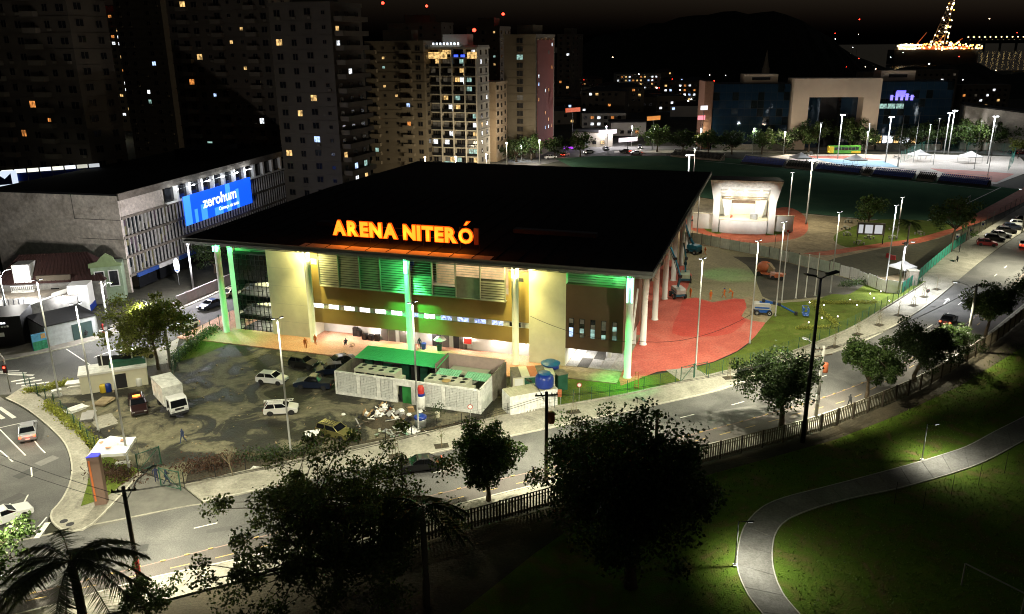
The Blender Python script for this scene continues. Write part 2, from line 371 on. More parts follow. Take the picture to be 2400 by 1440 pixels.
# main avenue -------------------------------------------------------
K1 = [(-260,1330),(0,1275),(200,1236),(330,1208),(473,1180),(927,1082),(1033,1060),(1150,1033),(1280,1006),(1640,927),(1730,901),(1900,846),(2000,810),(2067,780),(2140,738),(2190,704),(2233,668),(2285,625),(2345,580),(2420,530)]
K2 = [(-260,1515),(93,1430),(333,1363),(543,1317),(800,1255),(1123,1172),(1283,1133),(1500,1082),(1693,1036),(1810,1008),(1913,978),(2000,948),(2090,912),(2167,877),(2260,822),(2320,780),(2400,715),(2470,655)]
SEP = [(-260,1465),(60,1395),(337,1327),(493,1287),(800,1213),(1123,1135),(1283,1098),(1500,1048),(1707,997),(1900,942),(2017,900),(2120,850),(2200,802),(2293,738),(2377,663),(2440,605)]
k1 = resample(gl(K1), 2.5); k2 = resample(gl(K2), 2.5); sep = resample(gl(SEP), 2.5)
rm = MB(); rm.face([(p.x,p.y,.0) for p in k1]+[(p.x,p.y,.0) for p in reversed(k2)])
road = struct('road', rm, M['asphalt'])
bk = resample(gl(SEP), 3); bk2 = resample(gl(K2), 3); nb = min(len(bk), len(bk2))
bm_ = MB(); bm_.face([(p.x,p.y,.004) for p in bk]+[(p.x,p.y,.004) for p in reversed(bk2)])
M['bike'] = multimat('bike_lane', [(.3,(.09,.082,.076)),(.5,(.118,.106,.098)),(.7,(.14,.128,.118))], .15, 12, (.7,.8), .2, 16)
struct('bike_lane', bm_, M['bike'])
def ribbon(name, pts, w, z, mat, parent=None):
    mb = MB(); mb.strip(offset(pts,w/2), offset(pts,-w/2), z); return struct(name, mb, mat, parent)
ribbon('lane_edge_line', sep, .14, .009, pmat('faded_red_paint', (.26,.18,.15), .8, var=.3, scale=3), road)
studs = resample(sep, 1.9)
st_me = MB().cbox((0,0,.03), .42, .16, .06).mesh('lane_stud', M['paint_y'])
for i, p in enumerate(studs):
    q = studs[min(i+1,len(studs)-1)]-studs[max(i-1,0)]
    if p.y < 125: obj('lane_stud', st_me, road, (p.x,p.y,.012), math.atan2(q.y,q.x))
def dashes(pts, L, gap, w, z, mat, name, parent, start=0.0):
    P = resample(pts, .5); n0 = int(start/.5); a = int(L/.5); g_ = int((L+gap)/.5)
    for s in range(n0, len(P)-a, g_):
        mb = MB(); seg = P[s:s+a+1:max(1,a//3)]; mb.strip(offset(seg,w/2), offset(seg,-w/2), z); mb.build(name, mat, parent)
cen = [a.lerp(b,.36) for a,b in zip(resample(gl(K1),len(k1)and 3), resample(gl(K2),3))]
CEN = [(-100,1376),(207,1297),(248,1287),(367,1260),(405,1250),(700,1182),(1000,1112),(1238,1058),(1278,1050),(1500,1002),(1673,960),(1765,935),(1945,877),(2060,830),(2186,761),(2243,717),(2307,667),(2370,615)]
dashes(gl(CEN), 2.2, 5.6, .14, .008, M['paint_w'], 'lane_marking', road, 3)
BKC = [(-100,1445),(93,1402),(337,1345),(400,1332),(540,1300),(800,1236),(1123,1155),(1283,1117),(1500,1066),(1693,1018),(1900,962),(2017,925),(2167,842),(2260,785),(2330,730)]
dashes(gl(BKC), 1.5, 2.4, .11, .009, M['paint_y'], 'bike_lane_marking', road, 1)
# arrow on the far lane, parking-bay hatching
def arrow(c, ang, L, name='lane_arrow', parent=road, turn=0):
    mb = MB(); pts = [(-L/2,-.1),(L*.15,-.1),(L*.15,-.42),(L/2,0),(L*.15,.42),(L*.15,.1),(-L/2,.1)]
    mb.face([(x,y,.01) for x,y in pts]); mb.build(name, M['paint_w'], parent, (c.x,c.y,0), ang)
arrow(gp(2218,706), math.atan2(12,10)+.05, 4.2)
for i in range(7):
    a = gp(2262+i*9, 600-i*5); ang = R(100); mb = MB(); mb.cbox((0,0,.009), 2.2, .1, .002); mb.build('bay_marking', M['paint_w'], road, (a.x,a.y,0), R(-20))
for (x,y) in ((2310,574),(2330,560),(2350,548)):
    a = gp(x,y); MB().cbox((0,0,.009), 4.6, .11, .002).build('bay_marking', M['paint_w'], road, (a.x,a.y,0), R(-28))
# broken edge of the tarmac against the driveway
ribbon('gutter_strip', resample(gl([(-100,1300),(190,1236),(280,1218),(430,1188),(473,1182)]),1), .25, .006, M['concrete'], road)

# arena-side footway with kerb --------------------------------------
def raised(name, A, B, z0, z1, mat):                # strip between two polylines, raised
    n = min(len(A),len(B)); mb = MB(); mb.prism([(p.x,p.y) for p in A]+[(p.x,p.y) for p in reversed(B)], z0, z1); return struct(name, mb, mat)
SW_IN = [(433,1143),(560,1113),(667,1090),(813,1056),(1067,1005),(1200,974),(1343,950),(1467,928),(1583,902),(1733,866),(1817,842),(1977,780),(2060,733),(2130,690),(2167,665)]
SW_OUT = [(475,1178)]+K1[5:17]
swi = resample(gl(SW_IN),2); swo = resample(gl(SW_OUT),2)
raised('sidewalk', lift(swi,0), offset(lift(swo,0),.12), -.02, .13, M['concrete'])
def kerb(name, pts, w=.16, h=.15, mat='kerb'):
    mb = MB(); a = offset(pts,w/2); b = offset(pts,-w/2); n = len(a)
    mb.add([(p.x,p.y,-.02) for p in a]+[(p.x,p.y,h) for p in a]+[(p.x,p.y,h) for p in b]+[(p.x,p.y,-.02) for p in b],
           [(i,i+1,n+i+1,n+i) for i in range(n-1)]+[(n+i,n+i+1,2*n+i+1,2*n+i) for i in range(n-1)]+[(2*n+i,2*n+i+1,3*n+i+1,3*n+i) for i in range(n-1)])
    return struct(name, mb, M[mat])
kerb('kerb', swo)
kerb('kerb', swi, .2, .32, 'concrete')
# tree pits in the footway
PITS = [(1160,1018,1),(1035,1048,1),(928,1072,1),(1345,968,0),(1708,888,0),(1880,845,0),(1955,815,0),(2010,786,0),(2060,764,0),(2105,741,0),(2140,718,0),(2165,698,0),(2195,680,0)]
pit_me = MB().prism([(-.75,-.55),(.75,-.55),(.75,.55),(-.75,.55)], .1, .137).mesh('tree_pit', M['earth'])
sw_obj = bpy.data.objects['sidewalk']
for x,y,_ in PITS: p = gp(x,y); obj('tree_pit', pit_me, sw_obj, (p.x,p.y,0), R(14 if x < 1800 else 35))
# far paved apron beyond the verge
pg('pavement', [(2167,664),(2233,668),(2290,620),(2345,578),(2420,528),(2420,470),(2330,525),(2250,575),(2190,615),(2110,662)], .02, M['concrete'])
# park-side footway
fen = resample(gl([(820,1327),(1000,1270),(1120,1236),(1200,1213),(1450,1142),(1720,1067),(1890,1022),(2000,982),(2100,940),(2180,902),(2250,858),(2330,805),(2420,730)]),2)
pk = [p for p in resample(gl(K2),2)]
fen2 = resample(gl([(-260,1560),(300,1430),(480,1384),(640,1345),(820,1300),(1000,1250),(1120,1222),(1200,1204),(1450,1134),(1720,1060),(1890,1014),(2000,974),(2100,932),(2180,894),(2250,850),(2330,797),(2420,722),(2470,685)]),2)
raised('sidewalk', pk, fen2, -.02, .12, M['concrete'])
kerb('kerb', pk, .2, .15)

# left road, corner footway, driveway ------------------------------
pg('road', [(-400,905),(-60,915),(12,938),(60,962),(112,1002),(150,1042),(164,1085),(162,1130),(140,1175),(116,1205),(60,1300),(-260,1340),(-500,1340)], -.004, M['asphalt'], 3)
lr = bpy.data.objects['road.001']
corner = gl([(14,935),(60,958),(112,998),(152,1040),(168,1085),(166,1130),(145,1175),(120,1205),(128,1230),(162,1248),(205,1238),(252,1196),(330,1112)],5)
inner = gl([(60,905),(90,930),(140,968),(185,1020),(222,1065),(300,1095),(330,1108)],5)
raised('sidewalk', resample(corner,1.0), resample(inner,1.0), -.02, .13, M['concrete'])
kerb('kerb', resample(corner,1.0))
pg('driveway', [(330,1108),(427,1142),(475,1180),(330,1212),(205,1242),(252,1198)], .004, pmat('driveway_tarmac',(.12,.115,.1),.85,var=.25,scale=.6,bump=.2,bscale=10))
pg('grass_bed', [(228,1062),(300,1092),(330,1105),(285,1140),(245,1172),(190,1190),(205,1140),(212,1090)], .145, M['grass'])
# painted lines of the left road
def line(pxs, w=.14, par=lr, z=.008):
    ribbon('lane_marking', resample(gl(pxs,3) if len(pxs) > 2 else [gp(*p) for p in pxs],1.0), w, z, M['paint_w'], par)
line([(0,1007),(30,1038),(60,1068)]); line([(58,1038),(72,1034)], .3); line([(80,1032),(92,1048),(106,1062)]); line([(0,1056),(14,1068),(30,1083)])
line([(73,1096),(75,1118)]); line([(66,1160),(52,1186)]); line([(0,1003),(40,994),(72,988)]); line([(70,1258),(110,1212)]); line([(85,1262),(112,1225)],.5)
for i in range(3):
    a = gp(-18+i*22, 968-i*1); b = gp(12+i*24, 990-i*8); 
    if i < 2: ribbon('crosswalk_bar', [gp(2+i*26-30, 955), gp(38+i*26-30, 982-i*2)], .45, .008, M['paint_w'], lr)
for i in range(7):
    ribbon('crosswalk_bar', [gp(0+i*18-20,872+i*3.0), gp(45+i*17,869+i*5.5)] if i < 3 else [gp(-10+i*12,880+i*5), gp(30+i*17,870+i*5.2)], .4, .010, M['paint_w'], lr)

# cross street ------------------------------------------------------
XU = [(-200,872),(0,847),(47,839),(148,818),(243,792),(321,765),(430,722),(520,682),(600,640),(700,560)]
XL = [(-200,925),(20,925),(130,905),(290,858),(420,790),(490,763),(560,738),(600,710),(680,640)]
xu = resample(gl(XU),3); xl = resample(gl(XL),3)
sheet('road', list(xu)+list(reversed(xl)), -.008, M['asphalt'])
xr = bpy.data.objects['road.002']
for a,b in (((155,818),(215,858)),((220,838),(300,808)),((320,800),(350,786)),((395,765),(430,748))): ribbon('lane_marking', [gp(*a),gp(*b)], .16, .0, M['paint_w'], xr)
XB = [(-200,840),(0,822),(70,806),(210,780),(300,748),(420,705),(545,650),(640,590)]
raised('sidewalk', resample(gl(XB),2), resample(gl(XU[:9]),2), -.02, .13, pmat('worn_footway',(.24,.22,.19),.9,var=.35,scale=.5,bump=.2,bscale=8))
kerb('kerb', resample(gl(XU[:9]),2), .14, .14)
pg('pavement', [(60,905),(130,905),(290,858),(420,792),(400,880),(285,905),(190,925),(100,930)], .02, M['concrete'])
pg('grass_bed', [(250,895),(290,868),(405,850),(410,885),(300,902)], .035, M['earth'])

# lot, terrace, yard, verge, stage ground ---------------------------
pg('parking_lot', [(90,930),(185,925),(285,905),(420,870),(410,820),(470,770),(560,790),(770,835),(830,870),(1200,905),(1345,880),(1480,890),(1590,880),(1583,900),(1467,928),(1343,950),(1200,974),(1067,1005),(813,1056),(667,1090),(433,1143),(330,1105),(300,1092),(222,1060),(140,968)], .012, M['lot'])
pg('grass_bed', [(470,770),(500,768),(560,785),(600,800),(540,805),(470,835),(412,850),(410,830)], .02, M['grass'])
pg('grass_bed', [(1200,905),(1345,880),(1480,890),(1600,880),(1583,900),(1467,926),(1343,948),(1310,952)], .02, M['grass'])
pg('dirt_bed', [(433,1140),(560,1110),(667,1087),(813,1053),(1067,1002),(1110,985),(990,1005),(850,1035),(700,1060),(560,1060),(470,1080),(440,1110)], .018, M['earth'])
pg('yard', [(1533,700),(1560,600),(1610,572),(1700,584),(1800,604),(1900,629),(1980,650),(2070,684),(2160,660),(2170,668),(2000,772),(1793,757),(1740,740),(1743,702),(1670,708)], .012, M['sand'])
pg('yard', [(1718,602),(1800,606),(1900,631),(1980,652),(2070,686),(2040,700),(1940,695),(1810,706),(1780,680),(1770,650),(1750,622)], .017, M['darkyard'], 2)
pg('plaza', [(1455,905),(1440,850),(1455,800),(1488,790),(1500,720),(1533,640),(1567,610),(1592,614),(1622,645),(1612,675),(1600,701),(1632,698),(1670,709),(1720,700),(1745,702),(1750,722),(1737,742),(1760,752),(1794,757),(1780,778),(1757,802),(1727,824),(1673,848),(1607,864),(1540,872)], .022, M['red'])
pg('plaza', [(1600,704),(1632,700),(1670,711),(1720,702),(1744,704),(1748,722),(1737,742),(1748,752),(1715,782),(1640,790),(1575,782),(1590,735)], .027, M['redfresh'], 2)
pg('yard', [(1738,700),(1760,695),(1780,705),(1800,745),(1794,757),(1760,754),(1737,745),(1750,722)], .018, M['stagesand'])
pg('grass_verge', [(1500,884),(1607,866),(1673,850),(1727,826),(1757,804),(1794,758),(1815,735),(1830,712),(1905,705),(1950,690),(1990,690),(2040,664),(2100,668),(2160,660),(2168,664),(2130,689),(2060,732),(1977,779),(1817,841),(1733,865),(1590,900)], .026, M['grass'], 3)
pg('pavement', [(1560,868),(1622,862),(1660,880),(1600,897)], .04, M['concrete'])
pg('sand_ground', [(1560,600),(1590,470),(1640,463),(1850,497),(2020,515),(2180,520),(2230,545),(2230,570),(2160,610),(2140,660),(2070,684),(1980,650),(1900,629),(1800,604),(1700,584),(1610,572)], .008, M['stagesand'])
pg('grass_bed', [(1990,535),(1960,548),(1955,565),(1985,580),(2040,578),(2140,560),(2230,540),(2200,520),(2060,515)], .013, M['grass'], 3)
pg('grass_bed', [(1860,640),(1960,605),(2080,580),(2200,560),(2262,538),(2330,520),(2420,462),(2420,490),(2330,535),(2250,575),(2150,635),(2070,650),(2010,642),(1950,640)], .012, pmat('rough_grass',(.05,.045,.018),.9,var=.4,scale=1.2,bump=.5,bscale=4))
pg('track', [(1880,594),(1940,588),(2083,568),(2150,558),(2215,540),(2250,530),(2290,500),(2330,478),(2420,432),(2420,462),(2312,515),(2262,534),(2215,552),(2150,571),(2040,583),(1940,599)], .019, M['redold'], 3)
pg('plaza', [(1600,528),(1625,505),(1700,500),(1800,492),(1845,486),(1878,500),(1892,520),(1893,540),(1875,556),(1830,566),(1770,570),(1690,560),(1630,543)], .016, M['redold'], 3)
grl = pg('grass_bed', [(1646,527),(1660,525),(1690,528),(1690,548),(1665,545),(1650,537)], .024, M['grass'], 2)
grl = pg('grass_bed', [(1790,537),(1815,534),(1835,540),(1832,548),(1800,552),(1788,545)], .024, M['grass'], 2)
# sports field, courts, far road
pg('sports_field', [(1300,372),(1400,366),(1650,366),(2000,398),(2330,437),(2405,446),(2300,500),(2262,530),(2190,520),(2020,513),(1850,496),(1640,462),(1560,470),(1400,420)], .004, M['turf'])
fld = bpy.data.objects['sports_field']
ribbon('field_line', [gp(1650,378),gp(2000,410),gp(2330,446)], .3, .012, M['paint_w'], fld)
ribbon('field_line', [gp(2160,523),gp(2240,490),gp(2345,440)], .18, .012, M['paint_w'], fld)
ribbon('field_line', [gp(1850,500),gp(2160,523)], .18, .012, M['paint_w'], fld)
pg('court', [(1800,368),(1850,362),(2180,362),(2390,368),(2420,400),(2335,432),(2200,415),(2000,394)], .008, M['courtw'])
ct = bpy.data.objects['court']
def cpatch(name, pxs, mat, z): mb = MB(); mb.face([(lambda p:(p.x,p.y,z))(gp(*q)) for q in pxs]); mb.build(name, mat, ct)
cpatch('court_zone', [(1905,372),(2070,378),(2110,393),(1990,391)], M['courtblue'], .014)
cpatch('court_zone', [(1860,366),(1985,366),(2080,376),(1915,371)], M['courtred'], .013)
cpatch('court_zone', [(2180,395),(2320,403),(2378,408),(2335,428),(2230,412)], M['courtred'], .013)
pg('road', [(1200,372),(1440,352),(1700,350),(2000,352),(2300,360),(2420,372),(2420,358),(2300,347),(2000,341),(1700,341),(1440,344),(1200,360)], -.002, M['asphalt'])
pg('sidewalk', [(1440,360),(1700,357),(1900,358),(1900,354),(1700,352),(1440,354)], .01, M['concrete'])
pg('lawn', [(1640,340),(2240,338),(2240,334),(1640,335)], .02, M['grass'])
pg('road', [(1150,410),(1440,352),(1500,330),(1560,300),(1520,300),(1400,335),(1180,372),(1050,385)], -.006, M['asphalt'])

# park ---------------------------------------------------------------
pg('park_lawn', [(560,1460),(820,1335),(1120,1240),(1450,1146),(1720,1071),(1890,1026),(2100,944),(2250,862),(2420,735),(2600,760),(2700,1500),(560,1900)], .002, M['lawn'])
pg('earth_bank', [(-260,1580),(300,1435),(480,1388),(640,1349),(820,1307),(1000,1257),(1120,1238),(1450,1144),(1720,1069),(1890,1024),(2100,942),(2250,860),(2420,733),(2420,800),(2250,905),(2100,975),(1960,1030),(1800,1075),(1600,1130),(1400,1195),(1250,1300),(1000,1500),(560,1900)], .006, M['earth'])
PO = gl([(1830,1500),(1787,1440),(1750,1390),(1728,1330),(1733,1270),(1750,1227),(1787,1190),(1840,1167),(1933,1143),(2033,1117),(2133,1090),(2200,1070),(2267,1047),(2333,1012),(2400,978),(2480,935)])
PI = gl([(1930,1500),(1873,1440),(1833,1390),(1813,1337),(1810,1287),(1820,1247),(1850,1217),(1917,1190),(2000,1168),(2100,1147),(2200,1120),(2283,1093),(2333,1070),(2400,1033),(2480,985)])
N = 22; po = [resample(PO, .5)[int(i*(len(resample(PO,.5))-1)/(N*4))] for i in range(N*4+1)]; pi_ = [resample(PI,.5)[int(i*(len(resample(PI,.5))-1)/(N*4))] for i in range(N*4+1)]
path = MB().strip(offset(po,.05), offset(pi_,-.05), .012); path = struct('path', path, M['earth'])
M['slab'] = multimat('path_concrete', [(.3,(.13,.12,.105)),(.5,(.18,.172,.15)),(.7,(.23,.22,.2))], .3, 5, (.6,.85), .15, 10)
for i in range(N):
    a = po[i*4:i*4+5]; b = pi_[i*4:i*4+5]; mb = MB()
    a = [a[0].lerp(a[1],.06)]+a[1:]; b = [b[0].lerp(b[1],.06)]+b[1:]
    mb.prism([(p.x,p.y) for p in a]+[(p.x,p.y) for p in reversed(b)], .01, .06+.006*((i*7)%3)); mb.build('path_slab', M['slab'], path)
kerb('path_edging', [p for p in po], .1, .1, 'kerb'); kerb('path_edging', [p for p in pi_], .1, .1, 'kerb')
# ------------------------------------------------------------------ lettering, made upright (reads from -y)
def text_mesh(s, size, ext, off, mat, align='LEFT', sx=1.0):
    cu = bpy.data.curves.new('lettering','FONT'); cu.body = s; cu.size = size; cu.extrude = ext; cu.offset = off; cu.align_x = align; cu.resolution_u = 3
    o = bpy.data.objects.new('lettering', cu); C.objects.link(o)
    dg = bpy.context.evaluated_depsgraph_get(); me = bpy.data.meshes.new_from_object(o.evaluated_get(dg))
    bpy.data.objects.remove(o); bpy.data.curves.remove(cu)
    for v in me.vertices: x,y,z = v.co; v.co = (x*sx, -z, y)
    me.materials.clear(); me.materials.append(mat); return me
def width(me): xs = [v.co.x for v in me.vertices]; return (min(xs), max(xs)) if xs else (0,0)

# ------------------------------------------------------------------ the arena
AANG = math.atan2(-.3078,.9514)
arena = thing('arena', 'large arena with wide black flat roof on pale columns, lit green and yellow', 'arena', (14.7,97.1,0), AANG)
def ap(mb, name, mat, parent=None, smooth=False): return mb.build(name, mat, parent or arena, smooth=smooth)
def AW(u,v,z=0): return Vector((14.7+.9514*u+.3078*v, 97.1-.3078*u+.9514*v, z))
# roof: a thin wide slab that rises a little to a ridge
rf = MB()
rf.add([(-63.6,-2.7,14.45),(3,-2.7,14.45),(3,79,14.45),(-63.6,79,14.45),(-63.6,-2.7,14.95),(3,-2.7,14.95),(3,79,14.95),(-63.6,79,14.95),(-63.6,38,15.5),(3,38,15.5)],
       [(0,3,2,1),(0,1,5,4),(2,3,7,6),(4,5,9,8),(8,9,6,7),(1,2,6,9,5),(3,0,4,8,7)])
roof = ap(rf, 'roof', M['roof'])
rib = MB().box(-.03,-40.6,0,.03,-.1,.07).mesh('roof_seam', M['roof'])
for i in range(22):
    o = obj('roof_seam', rib, roof, (-62+i*3, 38, 15.5)); o.rotation_euler = (math.atan2(-.55,40.7)*-1,0,0)
fa = MB(); fa.box(-63.75,-2.95,14.4,3.15,-2.7,15.0); fa.box(3,-2.7,14.4,3.2,79.1,15.0); fa.box(-63.8,-2.7,14.4,-63.6,79.1,15.0); ap(fa,'fascia',M['fascia'],roof)
gu = MB(); gu.box(-63.6,-3.15,14.3,3.1,-2.95,14.62); ap(gu,'gutter',M['fascia'],roof)
m = MB(); m.add([(-45,-2.65,14.965),(-17.5,-2.65,14.965),(-17.5,-.9,14.99),(-45,-.9,14.99)],[(0,1,2,3)]); ap(m,'eave_flashing',pmat('eave_flashing',(.5,.48,.45),.8,var=.1),roof)  # pale strip added only along the sign, to catch its orange glow
ap(MB().box(-19,12,15.1,-7,13.2,15.75), 'skylight', pmat('skylight_curb',(.06,.06,.06),.6), roof)
ap(MB().box(-49,9,15,-46.6,10.6,15.7), 'roof_hatch', M['dark'], roof)
# columns
colm = MB().lathe([(.55,0),(.55,.12),(.45,.16),(.45,13.9),(.62,14.0),(.62,14.4)], 20).mesh('column', M['white'], True)
for u in (-60.4,-45.6,-30.3,-15,0): obj('column', colm, arena, (u,0,0))
for v in (12.6,24,35.2,46.8,58,69.5): obj('column', colm, arena, (0,v,0))
for v in (24,46.8): obj('column', colm, arena, (-60.4,v,0))
br = MB()
for v in (6.5,18.5,30,41): br.bar((-.9,v,.3),(-.9,v+5,8.5),.3,.3); 
ap(br,'brace',M['white'])
for v in (12.6,24,35.2,46.8): ap(MB().box(-3.6,v-1.6,.0,-3.0,v+1.6,13.9),'side_pier',M['cream'])
# main body
bd = MB(); bd.box(-58.6,9,0,-4.2,77,14.3); ap(bd,'hall_wall',M['brown'])
ap(MB().box(-4.2,16,2.6,-3.9,75,12.5),'side_wall',pmat('pink_cladding',(.42,.24,.16),.8,var=.1))
# white piers
ap(MB().box(-53.1,1.2,.0,-46.5,9,13.9),'white_wall',M['cream'])
ap(MB().box(-13.5,1.2,.0,-8.5,12,13.9),'white_wall',M['cream'])
for u in (-52.5,-50,-48.2):
    pass
jo = MB()
for z in (2.3,5.0,7.7,10.4): jo.box(-53.11,1.195,z,-46.49,1.2,z+.02)
ap(jo,'panel_joint',M['fascia'])
# left glazed bay: three storeys behind a mullion grid
ap(MB().box(-59.9,1.6,0,-59.0,2.6,14.3),'white_wall',M['white'])
ap(MB().box(-59,6.2,0,-53.1,6.5,12.3),'inner_wall',M['cream'])
for z0_,z1_ in ((-.02,.2),(1.85,2.6),(4.9,5.7),(8.0,8.5),(12.0,12.3)):
    ap(MB().box(-59,1.75,z0_,-53.1,6.2,z1_),'floor_slab',M['dark'])
ap(MB().box(-59,3.0,8.5,-53.1,3.2,12.0),'blind_wall',M['dglass'])
for z in (2.6,5.7):  # dark wedges added to give each lit storey its diagonal edge
    ap(MB().prismy([(-58.9,z+2.3),(-57.0,z+2.3),(-58.3,z+.7),(-58.9,z+.5)],2.0,3.4),'dark_wedge',M['dark'])
    ap(MB().prismy([(-58.9,z+2.3),(-53.2,z+2.3),(-54.4,z+2.05),(-57.2,z+1.7)],1.9,2.3),'dark_wedge',M['dark'])
pane = MB().box(-.36,-.01,-.36,.36,.01,.36).mesh('pane', clearglass('storey_glass',(.85,.9,.85),.88))
pane_d = MB().box(-.36,-.01,-.36,.36,.01,.36).mesh('pane', M['dglass'])
gw = ap(MB().box(-59.0,1.52,11.9,-53.1,1.7,12.15),'glass_wall',M['black'])
for i in range(8):
    for k in range(15):
        if k in (0,1,2) and i in (3,4): continue
        o = obj('pane', pane_d if k >= 10 else pane, gw, (-58.62+i*.735, 1.62, .5+k*.79)); o.scale = (1,1,1.07)
mu = MB()
for i in range(9): mu.box(-59.02+i*.735,1.55,0,-58.96+i*.735,1.68,12)
for k in range(16): mu.box(-59,1.54,.08+k*.79,-53.1,1.67,.14+k*.79)
ap(mu,'mullion',M['black'],gw)
ap(MB().box(-59,2.0,12.3,-56.2,2.2,14.2),'green_panel',M['slat'])
for k in range(9): ap(MB().box(-56.2,2.0,12.35+k*.2,-53.1,2.08,12.47+k*.2),'louvre_slat',M['slat'])
# centre: olive wall over an open ground floor
ow = MB(); ow.box(-46.5,1.5,2.6,-13.5,2.4,4.75); ow.box(-46.5,1.5,5.55,-13.5,2.4,9.0); ow.box(-46.5,1.5,9.0,-44.5,2.4,13.4); ow.box(-16.4,1.5,9.0,-13.5,2.4,12.4)
olive = ap(ow,'olive_wall',M['olive'])
ap(MB().box(-46.5,1.62,4.75,-13.5,2.0,5.55),'window_band',M['dirtywhite'])
wfr = MB(); wfr.box(-.86,-.05,-.36,.86,.05,-.3); wfr.box(-.86,-.05,.3,.86,.05,.36); wfr.box(-.86,-.05,-.3,-.8,.05,.3); wfr.box(.8,-.05,-.3,.86,.05,.3); wfr.box(-.03,-.05,-.3,.03,.05,.3)
wfr = wfr.mesh('window_frame', M['white']); wpn = {}
for kk in ('winarena','winarenab','wout','winy'): wpn[kk] = MB().box(-.8,-.01,-.3,.8,.01,.3).mesh('window', M[kk])
for i, u in enumerate([-45.3+2.48*j for j in range(13)]):
    k = 'winarena' if i < 6 else 'winarena' if i == 7 else 'winarenab' if i < 12 else 'wout'
    w = obj('window', wpn[k], arena, (u,1.6,5.14)); obj('window_frame', wfr, w, (0,-.03,0))
ap(MB().box(-45.9,1.44,11.3,-45.0,1.52,12.1),'wall_sign',M['white']); ap(MB().box(-15.9,1.44,11.2,-14.3,1.5,11.7),'vent_grille',M['dark'])
# louvre screen, eleven bays; the right-hand bays are open above the rail
slat = MB().add([(-1.25,-.12,0),(1.25,-.12,0),(1.25,.02,.2),(-1.25,.02,.2),(-1.25,-.10,-.02),(1.25,-.10,-.02),(1.25,.04,.18),(-1.25,.04,.18)],[(0,1,2,3),(4,7,6,5),(0,4,5,1),(3,2,6,7),(0,3,7,4),(1,5,6,2)]).mesh('slat', M['slat'])
slat2 = MB().box(-1.25,-.03,0,1.25,.03,.05).mesh('slat', M['slat'])
M['panelback'] = pmat('panel_back',(.09,.09,.075),.8)
tone = [pmat('louvre_tone_a',(.33,.33,.27),.6),pmat('louvre_tone_b',(.25,.26,.23),.6),pmat('louvre_tone_c',(.36,.36,.3),.6)]
slats = []
for t in tone: me = slat.copy(); me.materials.clear(); me.materials.append(t); slats.append(me)
LB = [-44.3,-41.2,-37.9,-34.7,-31.0,-27.0,-23.6,-20.1,-16.6]; LTOP = [13.4]*4+[11.3,9.9,11.4,11.4]
for i in range(8):
    u0,u1 = LB[i],LB[i+1]; u = (u0+u1)/2; hw = (u1-u0)/2; zt = LTOP[i]; sx_ = (hw-.05)/1.25
    pnl = ap(MB().box(u-hw,.95,8.5,u+hw,1.0,8.6),'louvre_panel',M['slat'])
    pn = MB(); pn.box(u-hw,.6,8.45,u-hw+.06,1.0,13.4); pn.box(u+hw-.06,.6,8.45,u+hw,1.0,13.4); pn.box(u-hw,.6,8.42,u+hw,1.5,8.5); ap(pn,'panel_frame',M['slat'],pnl)
    ap(MB().box(u-hw+.03,.9,8.5,u+hw-.03,.94,zt),'panel_back',tone[2] if i == 6 else M['panelback'],pnl)
    z = 8.5
    while i != 6 and z < zt-.2:
        o = obj('slat', slats[(0,1,0,2,2,1,0,2)[i]], pnl, (u,.8,z)); o.scale = (sx_,1,1); z += .34
    z = zt
    while z < 13.4 and zt < 13: o = obj('slat', slat2, pnl, (u,.8,z)); o.scale = (sx_,1,1); z += .34
# the hall seen above the rail: warm inner wall and floor, raked blue seats
ap(MB().box(-28.5,5.8,8.6,-13.6,6.1,14.2),'inner_wall',pmat('hall_plaster',(.72,.55,.4),.8))
ap(MB().box(-44.5,2.4,8.6,-13.6,8.9,8.75),'floor_slab',M['slat'])
for r_ in range(5):
    for c_ in range(9):
        o = MB().box(-41.5+c_*1.1,3.2+r_*.8,9.2+r_*.62,-40.8+c_*1.1,3.6+r_*.8,9.9+r_*.62).build('seat',M['blue'],arena)
for u in (-25,-20,-15.5): light('AREA','hall_lamp',arena,(u,3.4,13.9),170,(1,.78,.6),1.2,aim=(0,0.25,-1),sy=1.2)
for z_ in (1.75,4.8,7.9): light('AREA','storey_lamp',arena,(-55.4,4.2,z_),900,(1,.9,.68),3.2,aim=(0,.3,-1),sy=1.6)
# truss under the front edge
tr = MB()
for i in range(44):
    u = -62.5+i*1.5; tr.bar((u,-1.9,13.85),(u+.75,-1.9,14.4),.06); tr.bar((u+.75,-1.9,14.4),(u+1.5,-1.9,13.85),.06)
tr.bar((-62.5,-1.9,13.85),(2.5,-1.9,13.85),.09); ap(tr,'roof_truss',M['fascia'])
tr = MB()
for u in (-60.4,-45.6,-30.3,-15,0): tr.bar((u,-2.5,14.3),(u,8,14.3),.25,.35)
ap(tr,'roof_beam',M['fascia'])
